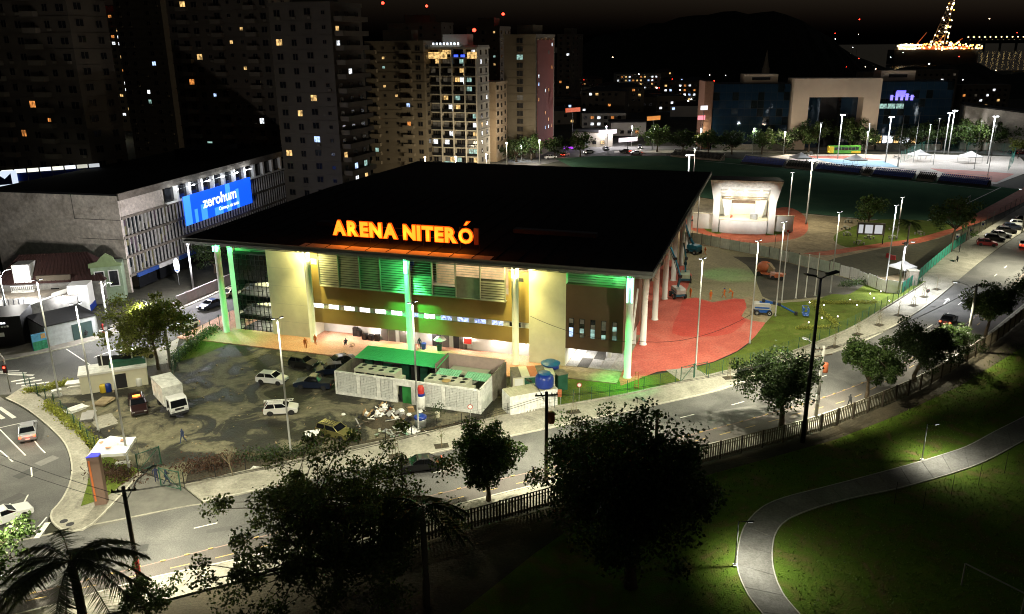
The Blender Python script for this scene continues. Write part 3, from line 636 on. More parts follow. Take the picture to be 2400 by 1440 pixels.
# open ground floor: back wall, doors, lamps
ap(MB().box(-46.5,4.6,0,-38.5,4.8,2.6),'inner_wall',M['white']); ap(MB().box(-38.5,3.3,0,-13.5,3.5,2.6),'inner_wall',M['white']); ap(MB().box(-46.5,2.4,2.6,-13.5,9,2.75),'ceiling',M['white'])
ap(MB().box(-38.6,3.3,0,-38.5,4.8,2.6),'inner_wall',M['white'])
M['doorgrey'] = pmat('grey_door',(.12,.11,.1),.6)
for u in (-36.4,-35.2,-33.5,-26.9,-24.2): ap(MB().box(u,3.2,.16,u+1.05,3.29,2.3),'door',M['doorgrey'])
ap(MB().box(-28.4,3.2,.16,-27.0,3.29,2.3),'door',M['dark'])
ap(MB().box(-25.2,3.2,.16,-24.3,3.28,2.2),'door',M['dark'])
for u in (-44,-41,-37,-32.5,-28,-23,-18.5,-15):
    l_ = ap(MB().box(u-.5,2.5,2.52,u+.5,2.8,2.58),'ceiling_lamp',emat('terrace_lamp',(1,.88,.78),6)); light('AREA','terrace_light',l_,(u,2.65,2.5),170,(1,.84,.74),.9,aim=(0,-.25,-1),sy=.25)
# right block: brown box over an open undercroft
bb = MB(); bb.box(-8.5,1.2,2.7,-.95,16,11.45); ap(bb,'brown_wall',M['brown'])
sl = MB().box(-.26,-.02,-.3,.26,.02,.3); slm = {k: sl.mesh('pane', M[k]) for k in ('wout','winw','winb','wing','wind')}
for i in range(5):
    u = -7.75+i*1.43
    fr = ap(MB().box(u-.33,1.17,4.35,u+.33,1.22,6.95),'slit_window',M['black'])
    for k in range(4): obj('pane', slm[[('winb','winb','wout','wind'),('wind','wing','wout','wind'),('wing','wing','wind','wout'),('wing','wout','wind','wind'),('wing','wind','wing','wind')][i][k]], fr, (u,1.15,4.7+k*.62))
for k in range(8): ap(MB().box(-8.5,2.1,11.5+k*.32,-.95,2.2,11.72+k*.32),'louvre_slat',M['slat'])
ap(MB().box(-8.5,2.4,11.4,-.95,2.5,14.2),'green_panel',M['slat'])
ap(MB().lathe([(.38,0),(.38,2.7)],14,(-3.6,6,0)),'column',M['white'],smooth=True)
ap(MB().box(-8.5,12,0,-.95,12.3,2.7),'inner_wall',M['white'])
for i in range(5):
    for j in range(3): ap(MB().box(-8.4+i*1.5,1.3+j*3.4,.17,-6.95+i*1.5,4.65+j*3.4,.2),'floor_slab',[M['concrete'],M['dirtywhite'],M['darkyard']][(i*2+j)%3] if (i+j)%2 else M['concrete'])
l_ = ap(MB().box(-8.2,4,2.6,-6.2,6,2.66),'ceiling_lamp',emat('undercroft_lamp',(.95,.95,1),5)); light('AREA','undercroft_light',l_,(-7.2,5,2.55),260,(.93,.92,1),1.8,aim=(0,0,-1))
light('AREA','undercroft_light',l_,(-3.2,6,2.55),90,(.93,.92,1),1.8,aim=(0,0,-1))
ap(MB().box(-6.8,-1.2,13.7,-5.4,-.4,14.0),'air_unit',M['white'])
# terrace
tm = MB(); tm.box(-66,-4.2,-.02,-9.5,9,.15); to = tm.build('terrace', M['terr'], None, (14.7,97.1,0), AANG); to['kind'] = 'structure'
tm = MB(); tm.box(-9.5,-2.6,-.02,-.9,16,.14); to = tm.build('terrace', M['stagesand'], None, (14.7,97.1,0), AANG); to['kind'] = 'structure'
# facade floodlights on the columns
def colflood(u, v, col, e, mat, strips=((0,-.5),), z0=12.0, z1=13.7, down=0.0):
    for du,dv in strips: ap(MB().box(u+du-.09,v+dv-.06,z0,u+du+.09,v+dv+.06,z1),'column_lamp',mat)
GR = (.06,1,.2); YE = (1,.9,.33)
colflood(-60.4,0,GR,0,M['lampgreen'],((.25,-.46),(-.35,-.4)),12.6,13.8); light('POINT','green_flood',arena,(-59.9,-.75,13.3),500,GR,.2); light('SPOT','green_flood',arena,(-59.6,-.9,13.7),5200,GR,.2,aim=(.05,.03,-1),cone=66,blend=1.0); light('POINT','green_flood',arena,(-59.5,.9,13.4),160,GR,.2)
colflood(-30.3,0,GR,0,M['lampgreen'],((-.12,-.5),(.15,-.5)),11.6,13.8); light('POINT','green_flood',arena,(-30.3,-.8,12.2),900,GR,.2); light('SPOT','green_flood',arena,(-30.2,-2.2,13.6),15000,GR,.2,aim=(0,.34,-1),cone=62,blend=1.0)
colflood(0,0,GR,0,M['lampgreen'],((-.3,-.46),(.3,-.46)),10.2,13.8); light('POINT','green_flood',arena,(-1.7,1.4,13.3),330,GR,.2); light('POINT','green_flood',arena,(-4.4,1.5,13.5),160,GR,.2); light('POINT','green_flood',arena,(.1,-.8,12.4),260,GR,.2); light('SPOT','green_flood',arena,(-.1,-1.1,13.7),15000,GR,.2,aim=(.0,-.07,-1),cone=44,blend=1.0)
for u in (-45.6,-15):
    s = -1 if u < -30 else 1
    colflood(u,0,YE,0,M['lampyel'],((-.25*1,-.46),(.3,-.42)),12.2,13.9)
    light('POINT','yellow_flood',arena,(u+.9*s,-.15,13.0),1300,YE,.2); light('POINT','yellow_flood',arena,(u-.9*s,-.5,13.0),700,YE,.2); light('SPOT','yellow_flood',arena,(u,-1.6,13.7),5200,YE,.2,aim=(.1*s,.16,-1),cone=88,blend=1.0)
# floods along the right-hand side
for v in (14,38,62): light('SPOT','side_flood',arena,(1.9,v,13.6),2400,(1,.9,.72),.3,aim=(.35,0,-1),cone=120)
light('SPOT','green_flood',arena,(1.6,52,13.4),2400,GR,.3,aim=(.55,.1,-1),cone=40)

# ------------------------------------------------------------------ illuminated roof sign
sign = thing('roof_sign', 'glowing orange letters ARENA NITERÓ standing on the black roof edge', 'sign', AW(-31.0,1.3,15.0), AANG)
x = 0.0; objs = []
for ch in 'ARENA NITERÓI':
    if ch == ' ': x += .75; continue
    off = ch == 'I' and len(objs) > 8; g_ = 'O' if ch == 'Ó' else ch
    me = text_mesh(g_, 2.7, .12, .15 if g_ == 'O' else .2, M['neonoff'] if off else M['neon'])
    a, b = width(me); o = obj('letter', me, sign, (x-a,0,1.0)); objs.append((o,x,b-a,ch))
    if not off: obj('letter_face', text_mesh(g_, 2.7, .05, .07 if g_ == 'O' else .115, M['neoncore']), o, (0,-.16,0))
    if ch == 'Ó':
        xm = (a+b)/2; ac = [(xm-.3,2.35),(xm+.15,2.35),(xm+.75,2.95),(xm+.1,2.95)]; MB().prismy(ac,-.12,.12).build('accent',M['neon'],o)
        MB().prismy([(xm-.12,2.43),(xm+.1,2.43),(xm+.5,2.87),(xm+.16,2.87)],-.21,-.11).build('accent_face',M['neoncore'],o)
    x += (b-a)+.1
tot = x
k_ = 21.6/tot
for o,x0,w_,ch in objs: o.location.x = (o.location.x)*k_-10.9; o.scale = (k_,1,.98)
fr = MB()
for i in range(9): fr.bar((-10.6+i*2.65,.25,0),(-10.6+i*2.65,.25,3.0),.07)
for z in (1.3,2.3): fr.bar((-10.8,.25,z),(10.9,.25,z),.06)
fr.build('sign_frame', M['black'], sign)
for u in (-8,-4,0,4,8): light('POINT','sign_glow',sign,(u,-.9,1.6),330,(1,.2,.015),.6)
# ------------------------------------------------------------------ vegetation
def tree_meshes(seed, H, Rr, trunk_h, limbs=6, sub=4, leaves=70, leaf=.3, clump=.7, tr=.22, mat='leaf', flat=.75, lean=0.0):
    rng = random.Random(seed); tb = MB(); lb = MB(); tips = []
    top = Vector((lean+rng.uniform(-.3,.3), rng.uniform(-.3,.3), trunk_h))
    tb.tube([(0,0,-.1),(lean*.2+rng.uniform(-.1,.1),rng.uniform(-.1,.1),trunk_h*.35),(lean*.6+rng.uniform(-.15,.15),rng.uniform(-.15,.15),trunk_h*.7),top],[tr*1.3,tr,tr*.85,tr*.7],8)
    ch = H-trunk_h
    for i in range(limbs):
        a = 2*math.pi*i/limbs+rng.uniform(-.4,.4); el = rng.uniform(.1,1.2); r = Rr*rng.uniform(.5,.88)
        end = top+Vector((math.cos(a)*r*math.cos(el*.8), math.sin(a)*r*math.cos(el*.8), ch*(.25+.6*math.sin(el))*rng.uniform(.8,1.05)))
        mid = top.lerp(end,.5)+Vector((rng.uniform(-.3,.3),rng.uniform(-.3,.3),rng.uniform(.0,.5)))
        tb.tube([top-Vector((0,0,.3)),mid,end],[tr*.5,tr*.3,tr*.1],6); tips.append(end)
        for k in range(sub):
            base = mid.lerp(end, rng.uniform(0,.9)); d = Vector((rng.gauss(0,1),rng.gauss(0,1),rng.gauss(.15,.7)))*Rr*.32
            e = base+d; tb.tube([base,base.lerp(e,.5)+Vector((0,0,.15)),e],[tr*.16,tr*.1,tr*.04],4); tips.append(e)
    for t in tips:
        rc = clump*rng.uniform(.6,1.35); n = int(leaves*rng.uniform(.5,1.4))
        for k in range(n):
            d = Vector((rng.gauss(0,1),rng.gauss(0,1),rng.gauss(0,flat))); d = d.normalized()*rc*rng.random()**.45
            c = t+d; s = leaf*rng.uniform(.6,1.3)
            if c.z < trunk_h*.45: continue
            u = Vector((rng.gauss(0,1),rng.gauss(0,1),rng.gauss(0,.7))).normalized(); w = u.orthogonal().normalized(); w = (Matrix.Rotation(rng.uniform(0,6.28),3,u) @ w)*s*.35; u = u*s*.5
            lb.add([c-u,c+w,c+u,c-w],[(0,1,2,3)])
    return tb.mesh('trunk', M['bark'], True, False), lb.mesh('crown', M[mat], False, False)
TREES = {}
def tree(key, label, loc, rz=0.0, s=1.0, group=None, name='tree', cat='tree', **kw):
    if key not in TREES: TREES[key] = tree_meshes(**kw)
    t = thing(name, label, cat, loc, rz, group); t.scale = (s,s,s)
    obj('trunk', TREES[key][0], t); obj('crown', TREES[key][1], t); return t
def palm(label, loc, H, n=20, L=3.2, seed=1, mat='leafp', droop=1.0, tr=.2, s=1.0, name='palm_tree', leafw=.17, step=.1):
    rng = random.Random(seed); t = thing(name, label, 'palm tree', loc); t.scale = (s,s,s)
    MB().tube([(0,0,-.1),(.05,0,H*.4),(0,.05,H*.8),(0,0,H)],[tr*1.3,tr,tr*.95,tr*.8],9).build('trunk',pmat('palm_trunk',(.2,.17,.13),.9,var=.3,scale=4),t,smooth=True)
    cm = MB()
    for i in range(n):
        a = 2*math.pi*i/n*1.618*3+rng.uniform(-.2,.2); up = rng.uniform(-.15,1.0); P = []
        for k in range(9):
            q = k/8; r = L*q*(.75+.25*math.cos(up)); z = L*(math.sin(up)*.75*q - droop*.62*q*q*(1.05-.25*up))
            P.append(Vector((math.cos(a)*r, math.sin(a)*r, H+z)))
        cm.tube(P,[.03]*8+[.01],4,False)
        side = Vector((-math.sin(a),math.cos(a),0)); PP = resample(P,.055*L/3.2*step/.055)
        for j, p in enumerate(PP[4:]):
            q = j/len(PP); ll = L*.26*math.sin(math.pi*min(1,q*.9+.12))+.06
            for sg in (-1,1):
                tip = p+side*sg*ll*rng.uniform(.75,1.0)+Vector((0,0,-ll*rng.uniform(.15,.55)))+Vector((math.cos(a),math.sin(a),0))*ll*rng.uniform(.25,.5)
                cm.add([p-Vector((math.cos(a),math.sin(a),0))*leafw*.3, p+Vector((math.cos(a),math.sin(a),0))*leafw*.5, tip],[(0,1,2)])
    obj('crown', cm.mesh('crown', M[mat], False, False), t); return t
def shrub_mesh(seed, n, rx, ry, h, leaf, mat):
    rng = random.Random(seed); lb = MB()
    for k in range(n):
        c = Vector((rng.gauss(0,.42)*rx, rng.gauss(0,.42)*ry, abs(rng.gauss(.35,.3))*h)); s = leaf*rng.uniform(.6,1.3)
        u = Vector((rng.gauss(0,1),rng.gauss(0,1),rng.gauss(0,.8))).normalized(); w = u.orthogonal()*s*.4; u = u*s*.5
        lb.add([c-u,c+w,c+u,c-w],[(0,1,2,3)])
    return lb.mesh('foliage', M[mat], False, False)
def shrub(label, loc, seed, n, rx, ry, h, leaf=.16, mat='leafd', rz=0.0, cat='shrub', name='shrub'):
    t = thing(name, label, cat, loc, rz); obj('foliage', shrub_mesh(seed,n,rx,ry,h,leaf,mat), t)
    rng = random.Random(seed); sm = MB()
    for k in range(7): sm.bar((rng.uniform(-.15,.15)*rx,rng.uniform(-.15,.15)*ry,0),(rng.uniform(-.4,.4)*rx,rng.uniform(-.4,.4)*ry,h*.7),.04)
    sm.build('stem', M['twig'], t); return t

# foreground trees in the park and along its fence
tree('big', 'broad spreading tree with thin crown in front of the avenue, lit leaves at its rim', gp(795,1395), 2.5, 1.0, H=9.4, Rr=9.0, trunk_h=3.0, limbs=18, sub=13, leaves=185, leaf=.26, clump=1.05, tr=.4, mat='leafbig', seed=3, flat=.6)
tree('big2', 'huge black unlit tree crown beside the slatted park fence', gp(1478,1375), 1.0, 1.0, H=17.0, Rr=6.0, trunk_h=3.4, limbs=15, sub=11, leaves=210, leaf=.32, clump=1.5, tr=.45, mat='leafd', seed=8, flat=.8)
tree('big3', 'dark bushy tree leaning over the avenue with pale green left edge', gp(1400,1185), 2.0, 1.0, H=8.6, Rr=4.6, trunk_h=2.6, limbs=11, sub=9, leaves=170, leaf=.25, clump=1.0, tr=.25, mat='leaf', seed=9, flat=.8)
palm('dark drooping palm between the spreading tree and the black tree', gp(1000,1420), 8.6, 20, 3.6, 5, 'leafd', 1.25, .24)
palm('feathery date palm in the bottom corner beside the bare utility pole', gp(222,1590), 9.3, 30, 4.6, 2, 'leafp', 1.15, .3)
tree('cornertree', 'dark leafy tree cut off by the picture edge, above the palm', gp(-30,1430), 0, 1.0, H=6.6, Rr=3.6, trunk_h=2.6, limbs=8, sub=6, leaves=70, leaf=.3, clump=.85, mat='leaf', seed=12)
tree('lowbush', 'small leafy tree on the footway at the foot of the utility pole', gp(355,1470), 0, 1.0, H=4.2, Rr=2.2, trunk_h=1.4, limbs=7, sub=5, leaves=60, leaf=.24, clump=.6, tr=.12, mat='leaf', seed=13)
# street trees
ST = dict(H=8.0, Rr=3.4, trunk_h=2.8, limbs=10, sub=8, leaves=190, leaf=.26, clump=.9, tr=.22, mat='leaf', seed=21)
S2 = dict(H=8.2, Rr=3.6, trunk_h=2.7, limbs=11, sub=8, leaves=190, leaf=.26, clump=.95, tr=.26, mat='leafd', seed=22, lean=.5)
tree('st1', 'street tree with glossy leaves beside the passing car and the slatted fence', gp(1145,1176), 0, .95, 'street trees along the avenue', **ST)
tree('st2', 'wide dark street tree directly in front of the black twin lamp post', gp(1832,1003), 2.2, 1.12, 'street trees along the avenue', **S2)
tree('st1', 'round street tree third along the fence, right of the twin lamp post', gp(2031,936), 1.3, .98, 'street trees along the avenue', **ST)
tree('st2', 'street tree fourth along the fence with heavy dark crown', gp(2142,896), .6, .98, 'street trees along the avenue', **S2)
tree('st3', 'smallest street tree, between the dark one and the white-banded pole', gp(2226,851), 0, .68, 'street trees along the avenue', **{**ST,'seed':24})
tree('st1', 'street tree with bright green side next to the far utility pole', gp(2309,792), 3.6, 1.0, 'street trees along the avenue', **ST)
tree('st2', 'dark tree crown cut off by the picture edge above the avenue', gp(2432,742), 4.0, 1.0, 'street trees along the avenue', **S2)
# crossing tree by the guard house
tree('umb', 'umbrella-shaped tree with yellow-green top beside the guard house', gp(372,867), .5, 1.0, H=9.8, Rr=5.6, trunk_h=4.4, limbs=12, sub=8, leaves=130, leaf=.3, clump=1.15, tr=.2, mat='leafy', seed=31, flat=.45)
tree('umb2', 'dark trees massed against the concrete building beyond the street', gp(505,640), 0, 1.0, H=7, Rr=4.2, trunk_h=2, limbs=8, sub=5, leaves=60, leaf=.4, clump=1.0, mat='leafd', seed=32)
# stage meadow
tree('med', 'round bright green tree behind the white notice board', gp(2034,536), 0, 1.0, H=8, Rr=3.6, trunk_h=2.4, limbs=8, sub=6, leaves=60, leaf=.4, clump=.95, mat='leaf', seed=41)
tree('med2', 'tall loose tree beside the red track and the palm', gp(2228,590), 0, 1.0, H=11.5, Rr=4.6, trunk_h=5, limbs=9, sub=6, leaves=60, leaf=.42, clump=1.0, mat='leaf', seed=42)
palm('short palm with broad fronds behind the white tent', gp(2122,600), 6.8, 12, 2.3, 7, 'leaf', .9, .16, leafw=.2)
palm('little palm on the grass bed beside the stage wing', gp(1812,538), 1.0, 9, 1.7, 9, 'leaf', .5, .1, leafw=.14)
# trees along the far road
FT = dict(H=11, Rr=6, trunk_h=3.2, limbs=9, sub=5, leaves=45, leaf=.8, clump=1.7, tr=.35, mat='leafd', seed=51)
F2 = dict(H=13, Rr=6.5, trunk_h=4, limbs=10, sub=5, leaves=45, leaf=.8, clump=1.8, tr=.4, mat='leaf', seed=52)
far = [(1715,362,0,.8,'with a forked trunk before the dark glass wing'),(1785,362,1,.75,'slim and dark beside the blue street light'),(1840,358,0,.8,'at the foot of the pale portal, leftmost'),(1895,357,1,.9,'covering the left leg of the pale portal'),(1990,352,1,.95,'the tallest, in the opening of the pale portal'),(2030,356,0,.8,'low and full at the right leg of the portal'),(2125,354,0,.85,'between two bare court posts'),(2160,352,1,.8,'behind the pair of court posts'),(2205,352,0,.95,'behind the twin floodlights'),(2262,356,1,.95,'with pale lit leaves behind the long court'),(2300,354,0,.9,'right of the twin floodlights'),(2335,352,1,.85,'near the sloping white wall'),(1660,362,1,.7,'before the brick end of the glass building'),(1600,360,0,.8,'in the gap left of the glass building'),(1540,356,1,.8,'beside the busy crossing')]
for i,(x,y,k,s,d) in enumerate(far):
    tree('ft%d'%k, 'roadside tree '+d, gp(x,y), i*1.3, s, 'trees along the far road', **(FT if k == 0 else F2))
nt = [(960,378,'at the lit base of the white balcony block'),(1030,376,'under the white balcony block'),(1075,378,'dark, below the narrow pale block'),(1245,376,'small, behind the arena roof edge'),(1300,372,'leafy, left of the purple shop light'),(1360,368,'right of the purple shop light'),(900,395,'black, behind the arena roof beside the balcony tower'),(870,400,'black, close against the balcony tower'),(1210,380,'left of the green signal light')]
for i,(x,y,d) in enumerate(nt): tree('ft%d'%(i%2), 'street tree '+d, gp(x,y), i*.9, .72, 'trees on the far street', **(FT if i%2 == 0 else F2))
yt = tree('yel','little tree lit bright yellow-green by a street light, far road', gp(1636,352), 0, 1.0, H=6.5, Rr=3.4, trunk_h=2.4, limbs=6, sub=4, leaves=45, leaf=.7, clump=1.1, mat='leafy', seed=61)
tree('dk', 'dark tree standing beyond the far lamp at the picture edge', gp(2385,372), 0, .7, H=11, Rr=5, trunk_h=3, limbs=7, sub=5, leaves=45, leaf=.7, clump=1.5, mat='leafy', seed=62)
tree('dk2', 'black tree beside the concrete building, at the picture edge', Vector((-97,150,0)), 0, 1.0, H=12, Rr=5.5, trunk_h=3, limbs=8, sub=5, leaves=60, leaf=.6, clump=1.4, mat='leafd', seed=63)
# saplings in the tree pits
SAP = []
for sd in (1,2,3):
    rng = random.Random(sd); m = MB(); m.tube([(0,0,0),(.03,0,1.4),(0,.04,2.6)],[.03,.025,.012],5)
    for k in range(9):
        z = rng.uniform(1.0,2.4); a = rng.uniform(0,6.3); L = rng.uniform(.4,.9); m.tube([(0,0,z),(math.cos(a)*L*.5,math.sin(a)*L*.5,z+L*.6),(math.cos(a)*L*.7,math.sin(a)*L*.7,z+L)],[.014,.01,.005],3)
    SAP.append(m.mesh('stem', M['twig'], False, False))
lf = [shrub_mesh(90+i,60,.9,.9,2.2,.13,'leaf') for i in range(2)]
ordn = ['first','second','third','fourth','fifth','sixth','seventh','eighth','ninth','tenth','eleventh','twelfth','thirteenth']
for i,(x,y,_) in enumerate(sorted(PITS)):
    p = gp(x,y); t = thing('sapling','thin staked sapling in a footway pit, %s counting up the avenue'%ordn[i],'sapling',(p.x,p.y,.13),i*1.1,'saplings along the footway')
    obj('stem', SAP[i%3], t)
    o = obj('foliage', lf[i%2], t, (0,0,.8)); o.scale = (.7,.7,.6)
    MB().bar((.35,.2,0),(.2,.1,1.5),.04).build('stake',M['twig'],t); MB().bar((-.35,-.2,0),(-.2,-.1,1.5),.04).build('stake',M['twig'],t)
# shrubs and hedges
shrub('brown-red bed of shrubs behind the totem sign', gp(275,1120), 5, 1500, 3.6, 1.8, 1.2, .16, 'leafr', R(-15))
shrub('dark planting strip beside the gate with a bare shrub', gp(490,1095), 6, 1500, 4.2, 2.2, 1.1, .18, 'leafr', R(10))
shrub('low dark weeds along the lot edge near the foreground tree', gp(640,1068), 7, 1300, 6.5, 1.6, .8, .18, 'leafd', R(12))
t = thing('bare_tree','leafless pale young tree beside the gate','tree',gp(547,1118)); m = MB(); rng = random.Random(4); m.tube([(0,0,0),(-.2,0,1.2),(-.3,.1,2.2)],[.06,.05,.04],6)
for k in range(26):
    a = rng.uniform(0,6.3); L = rng.uniform(.8,2.0); z = rng.uniform(1.3,2.2); b = Vector((-.27,.05,z)); e = b+Vector((math.cos(a)*L*.5,math.sin(a)*L*.5,L)); m.tube([b,b.lerp(e,.5)+Vector((math.cos(a)*.12,math.sin(a)*.12,0)),e],[.025,.015,.005],4)
m.build('trunk',M['twig'],t)
def hedge(label, pxs, w, h, n, mat='hedge', seed=1):
    P = resample(gl(pxs,4),.5); rng = random.Random(seed); c0 = P[len(P)//2]; t = thing('hedge',label,'hedge',(c0.x,c0.y,0)); lb = MB()
    for k in range(n):
        p = rng.choice(P)-c0; c = Vector((p.x+rng.gauss(0,.35)*w,p.y+rng.gauss(0,.35)*w,abs(rng.gauss(.5,.32))*h)); s = .2*rng.uniform(.6,1.3)
        u = Vector((rng.gauss(0,1),rng.gauss(0,1),rng.gauss(.5,.8))).normalized(); v = u.orthogonal()*s*.35; u = u*s*.5; lb.add([c-u,c+v,c+u,c-v],[(0,1,2,3)])
    obj('foliage', lb.mesh('foliage',M[mat],False,False), t); return t
hedge('yellow-green hedge inside the green fence along the curved footway', [(112,955),(150,985),(190,1018),(226,1052)], .9, .9, 2600)
hedge('yellow-green hedge strip before the white guard house', [(66,922),(110,915),(165,900)], .8, .7, 1200, seed=2)
hedge('grassy green hedge between the lot and the cross street', [(412,845),(445,820),(480,792),(505,775)], 1.5, 1.0, 2400, 'leaf', 3)
hedge('clipped zigzag hedge on the grass verge, upper arm', [(1905,710),(1960,712),(2010,712),(2050,712)], .7, .45, 1300, 'hedge', 4)
hedge('clipped zigzag hedge on the grass verge, lower arm', [(1905,712),(1930,738),(1955,758),(1960,768),(1920,770),(1870,772)], .7, .45, 1500, 'hedge', 5)
hedge('dark green shrub row behind the zigzag hedge', [(1975,672),(2010,668),(2045,664)], 1.2, 1.0, 1200, 'leaf', 6)

# ------------------------------------------------------------------ fences
# slatted park fence: each paling a part
fo = fen[0]; pf = thing('park_fence','long wooden slatted fence between park and avenue footway','fence',(fo.x,fo.y,0))
M['slatw'] = pmat('fence_slat',(.16,.13,.085),.9,var=.3,scale=2)
sl_me = MB().box(-.085,-.02,.1,.085,.02,1.95).mesh('paling',M['slatw'])
P = resample(fen,.31)
P = [p for p in P if p.y < 140][:420]
stuffm = MB()
for i,p in enumerate(P):
    q = P[min(i+1,len(P)-1)]-P[max(i-1,0)]; a = math.atan2(q.y,q.x)
    if i < 45 or i >= 345: stuffm.cbox((p.x-fo.x,p.y-fo.y,1.02),.17,.04,1.85,a)
    else: obj('paling', sl_me, pf, (p.x-fo.x,p.y-fo.y,.0), a+math.sin(i*12.9)*.03)
tag(stuffm.build('palings',M['slatw'],pf),kind='stuff')
rl = MB()
for a,b in zip(P[:-1],P[1:]):
    for z in (.45,1.6,1.98): rl.bar((a.x-fo.x,a.y-fo.y+.03,z),(b.x-fo.x,b.y-fo.y+.03,z),.05,.09)
rl.build('rail',M['slatw'],pf)
po_me = MB().box(-.09,-.09,0,.09,.09,2.1).mesh('post',M['wood'])
for i in range(0,len(P),9): obj('post',po_me,pf,(P[i].x-fo.x,P[i].y-fo.y,0))
# welded mesh fences with green posts
def mesh_fence(label, pxs, h=2.0, step=2.5, mat=None, wires=9, closed_from=None, base=.0, name='mesh_fence'):
    mat = mat or M['fencegreen']; Q = resample(gl(pxs,4),step); o0 = Q[0]; t = thing(name,label,'fence',(o0.x,o0.y,base))
    pm = MB().box(-.035,-.035,0,.035,.035,h).mesh('post',mat)
    for p in Q: obj('post',pm,t,(p.x-o0.x,p.y-o0.y,0))
    w = MB()
    for a,b in zip(Q[:-1],Q[1:]):
        a = a-o0; b = b-o0
        for k in range(wires): z = .08+(h-.12)*k/(wires-1); w.bar((a.x,a.y,z),(b.x,b.y,z),.012,.012)
        n = 8
        for k in range(1,n): c = a.lerp(b,k/n); w.bar((c.x,c.y,.05),(c.x,c.y,h),.01,.01)
    w.build('wire_mesh',mat,t); return t
mesh_fence('green mesh fence along the avenue footway and grass verge', [(1300,958),(1343,950),(1467,928),(1583,902)], 2.0)
mesh_fence('green mesh fence curving round the grass verge to the gate pillar', [(1660,888),(1733,866),(1817,842),(1977,780),(2060,733),(2130,690),(2160,668)], 2.0)
mesh_fence('green mesh fence behind the curved corner footway hedge', [(60,905),(88,930),(140,966),(185,1016),(226,1062)], 1.9)
mesh_fence('low wire fence along the lot behind the foreground tree', [(433,1143),(560,1113),(667,1090),(813,1056),(1067,1005),(1200,974),(1300,958)], 1.7, 3.0, M['black'], 5)
mesh_fence('green fence beside the cross street near the left columns', [(405,880),(420,850),(470,800),(500,775),(560,745),(610,712)], 2.0)
mesh_fence('teal mesh fence round the long court', [(2110,382),(2180,352),(2260,358),(2370,366),(2362,402)], 4.0, 6, pmat('teal_mesh',(.05,.25,.2),.6), 12)
mesh_fence('tall thin fence along the near side of the red track', [(2250,575),(2290,548),(2340,520),(2420,470)], 3.2, 5, M['black'], 6)
mesh_fence('thin railing behind the blue stands along the far road', [(1560,368),(1660,366),(1800,362),(1900,366)], 1.4, 4, M['black'], 4)
# vehicle gate in the verge fence and swing gate at the lot
def gate(label, p, q, h, mat):
    p = gp(*p); q = gp(*q); t = thing('gate',label,'gate',(p.x,p.y,0)); d = q-p; m = MB()
    for a in (0,1): m.bar((d.x*a,d.y*a,0),(d.x*a,d.y*a,h),.09)
    for z in (.15,h-.1): m.bar((0,0,z),(d.x,d.y,z),.06)
    m.bar((0,0,.15),(d.x,d.y,h-.1),.05); m.build('gate_frame',mat,t); w = MB()
    for k in range(1,14): w.bar((d.x*k/14,d.y*k/14,.15),(d.x*k/14,d.y*k/14,h-.1),.012)
    w.build('wire_mesh',mat,t)
gate('open green mesh gate leaf left of the driveway, by the dark shrubs', (325,1108),(378,1088),2.1,M['fencegreen'])
gate('open green mesh gate leaf right of the driveway, beside two people', (424,1150),(378,1140),2.1,M['fencegreen'])
gate('dark mesh gate leaf in the verge fence, next to the red plaza', (1595,898),(1625,890),2.2,M['fencegreen'])
gate('dark mesh gate leaf in the verge fence, nearer the grass', (1655,885),(1627,890),2.2,M['fencegreen'])
# sheet-metal hoarding round the yard: each sheet a part
H0 = gl([(1598,566),(1640,572),(1700,584),(1800,604),(1900,629),(1980,650),(2030,668),(2075,686),(2110,690)],4); HQ = resample(H0,2.3); h0 = HQ[0]
hd = thing('hoarding','curved grey-green sheet metal hoarding between yard and stage','fence',(h0.x,h0.y,0))
hm = [pmat('hoarding_%d'%i,c,.6,.25,var=.2,scale=1) for i,c in enumerate(((.52,.58,.48),(.6,.64,.56),(.45,.52,.43)))]; hm.append(pmat('hoarding_new',(.75,.76,.76),.6,.1,var=.08))
for i,(a,b) in enumerate(zip(HQ[:-1],HQ[1:])):
    c = (a+b)/2-h0; d = b-a; new = i >= len(HQ)-7
    m = MB(); L = d.length-.06; n = 10
    top = 2.15+.12*math.sin(i*3.1)
    for k in range(n):
        x0 = -L/2+L*k/n; x1 = -L/2+L*(k+1)/n; y = .02 if k%2 else -.02; m.box(x0,y-.01,.05,x1,y+.01,top)
    o = m.build('sheet',hm[3] if new else hm[(i*7)%3],hd,(c.x,c.y,0),math.atan2(d.y,d.x)); o.rotation_euler.x = .04*math.sin(i*5.3)
    MB().box(-.05,-.05,0,.05,.05,2.4).build('post',M['wood'],hd,(a.x-h0.x,a.y-h0.y+.08,0))
# green shade-net fence on to the right
N0 = resample(gl([(2112,690),(2140,668),(2180,632),(2230,590),(2262,566)],4),2.2); n0 = N0[0]; nf = thing('shade_net','teal shade-net site fence beside the white tent','fence',(n0.x,n0.y,0))
for i,(a,b) in enumerate(zip(N0[:-1],N0[1:])):
    c = (a+b)/2-n0; d = b-a; L = d.length; m = MB(); m.add([(-L/2,0,.05),(0,.06,.05),(L/2,0,.05),(L/2,0,2.0),(0,.08,1.95),(-L/2,0,2.0)],[(0,1,4,5),(1,2,3,4)]); m.add([(-L/2,.02,.05),(0,.08,.05),(L/2,.02,.05),(L/2,.02,2.0),(0,.1,1.95),(-L/2,.02,2.0)],[(0,5,4,1),(1,4,3,2)])
    m.build('net_panel',M['teal'],nf,(c.x,c.y,0),math.atan2(d.y,d.x)); MB().box(-.04,-.04,0,.04,.04,2.1).build('post',M['wood'],nf,(a.x-n0.x,a.y-n0.y,0))

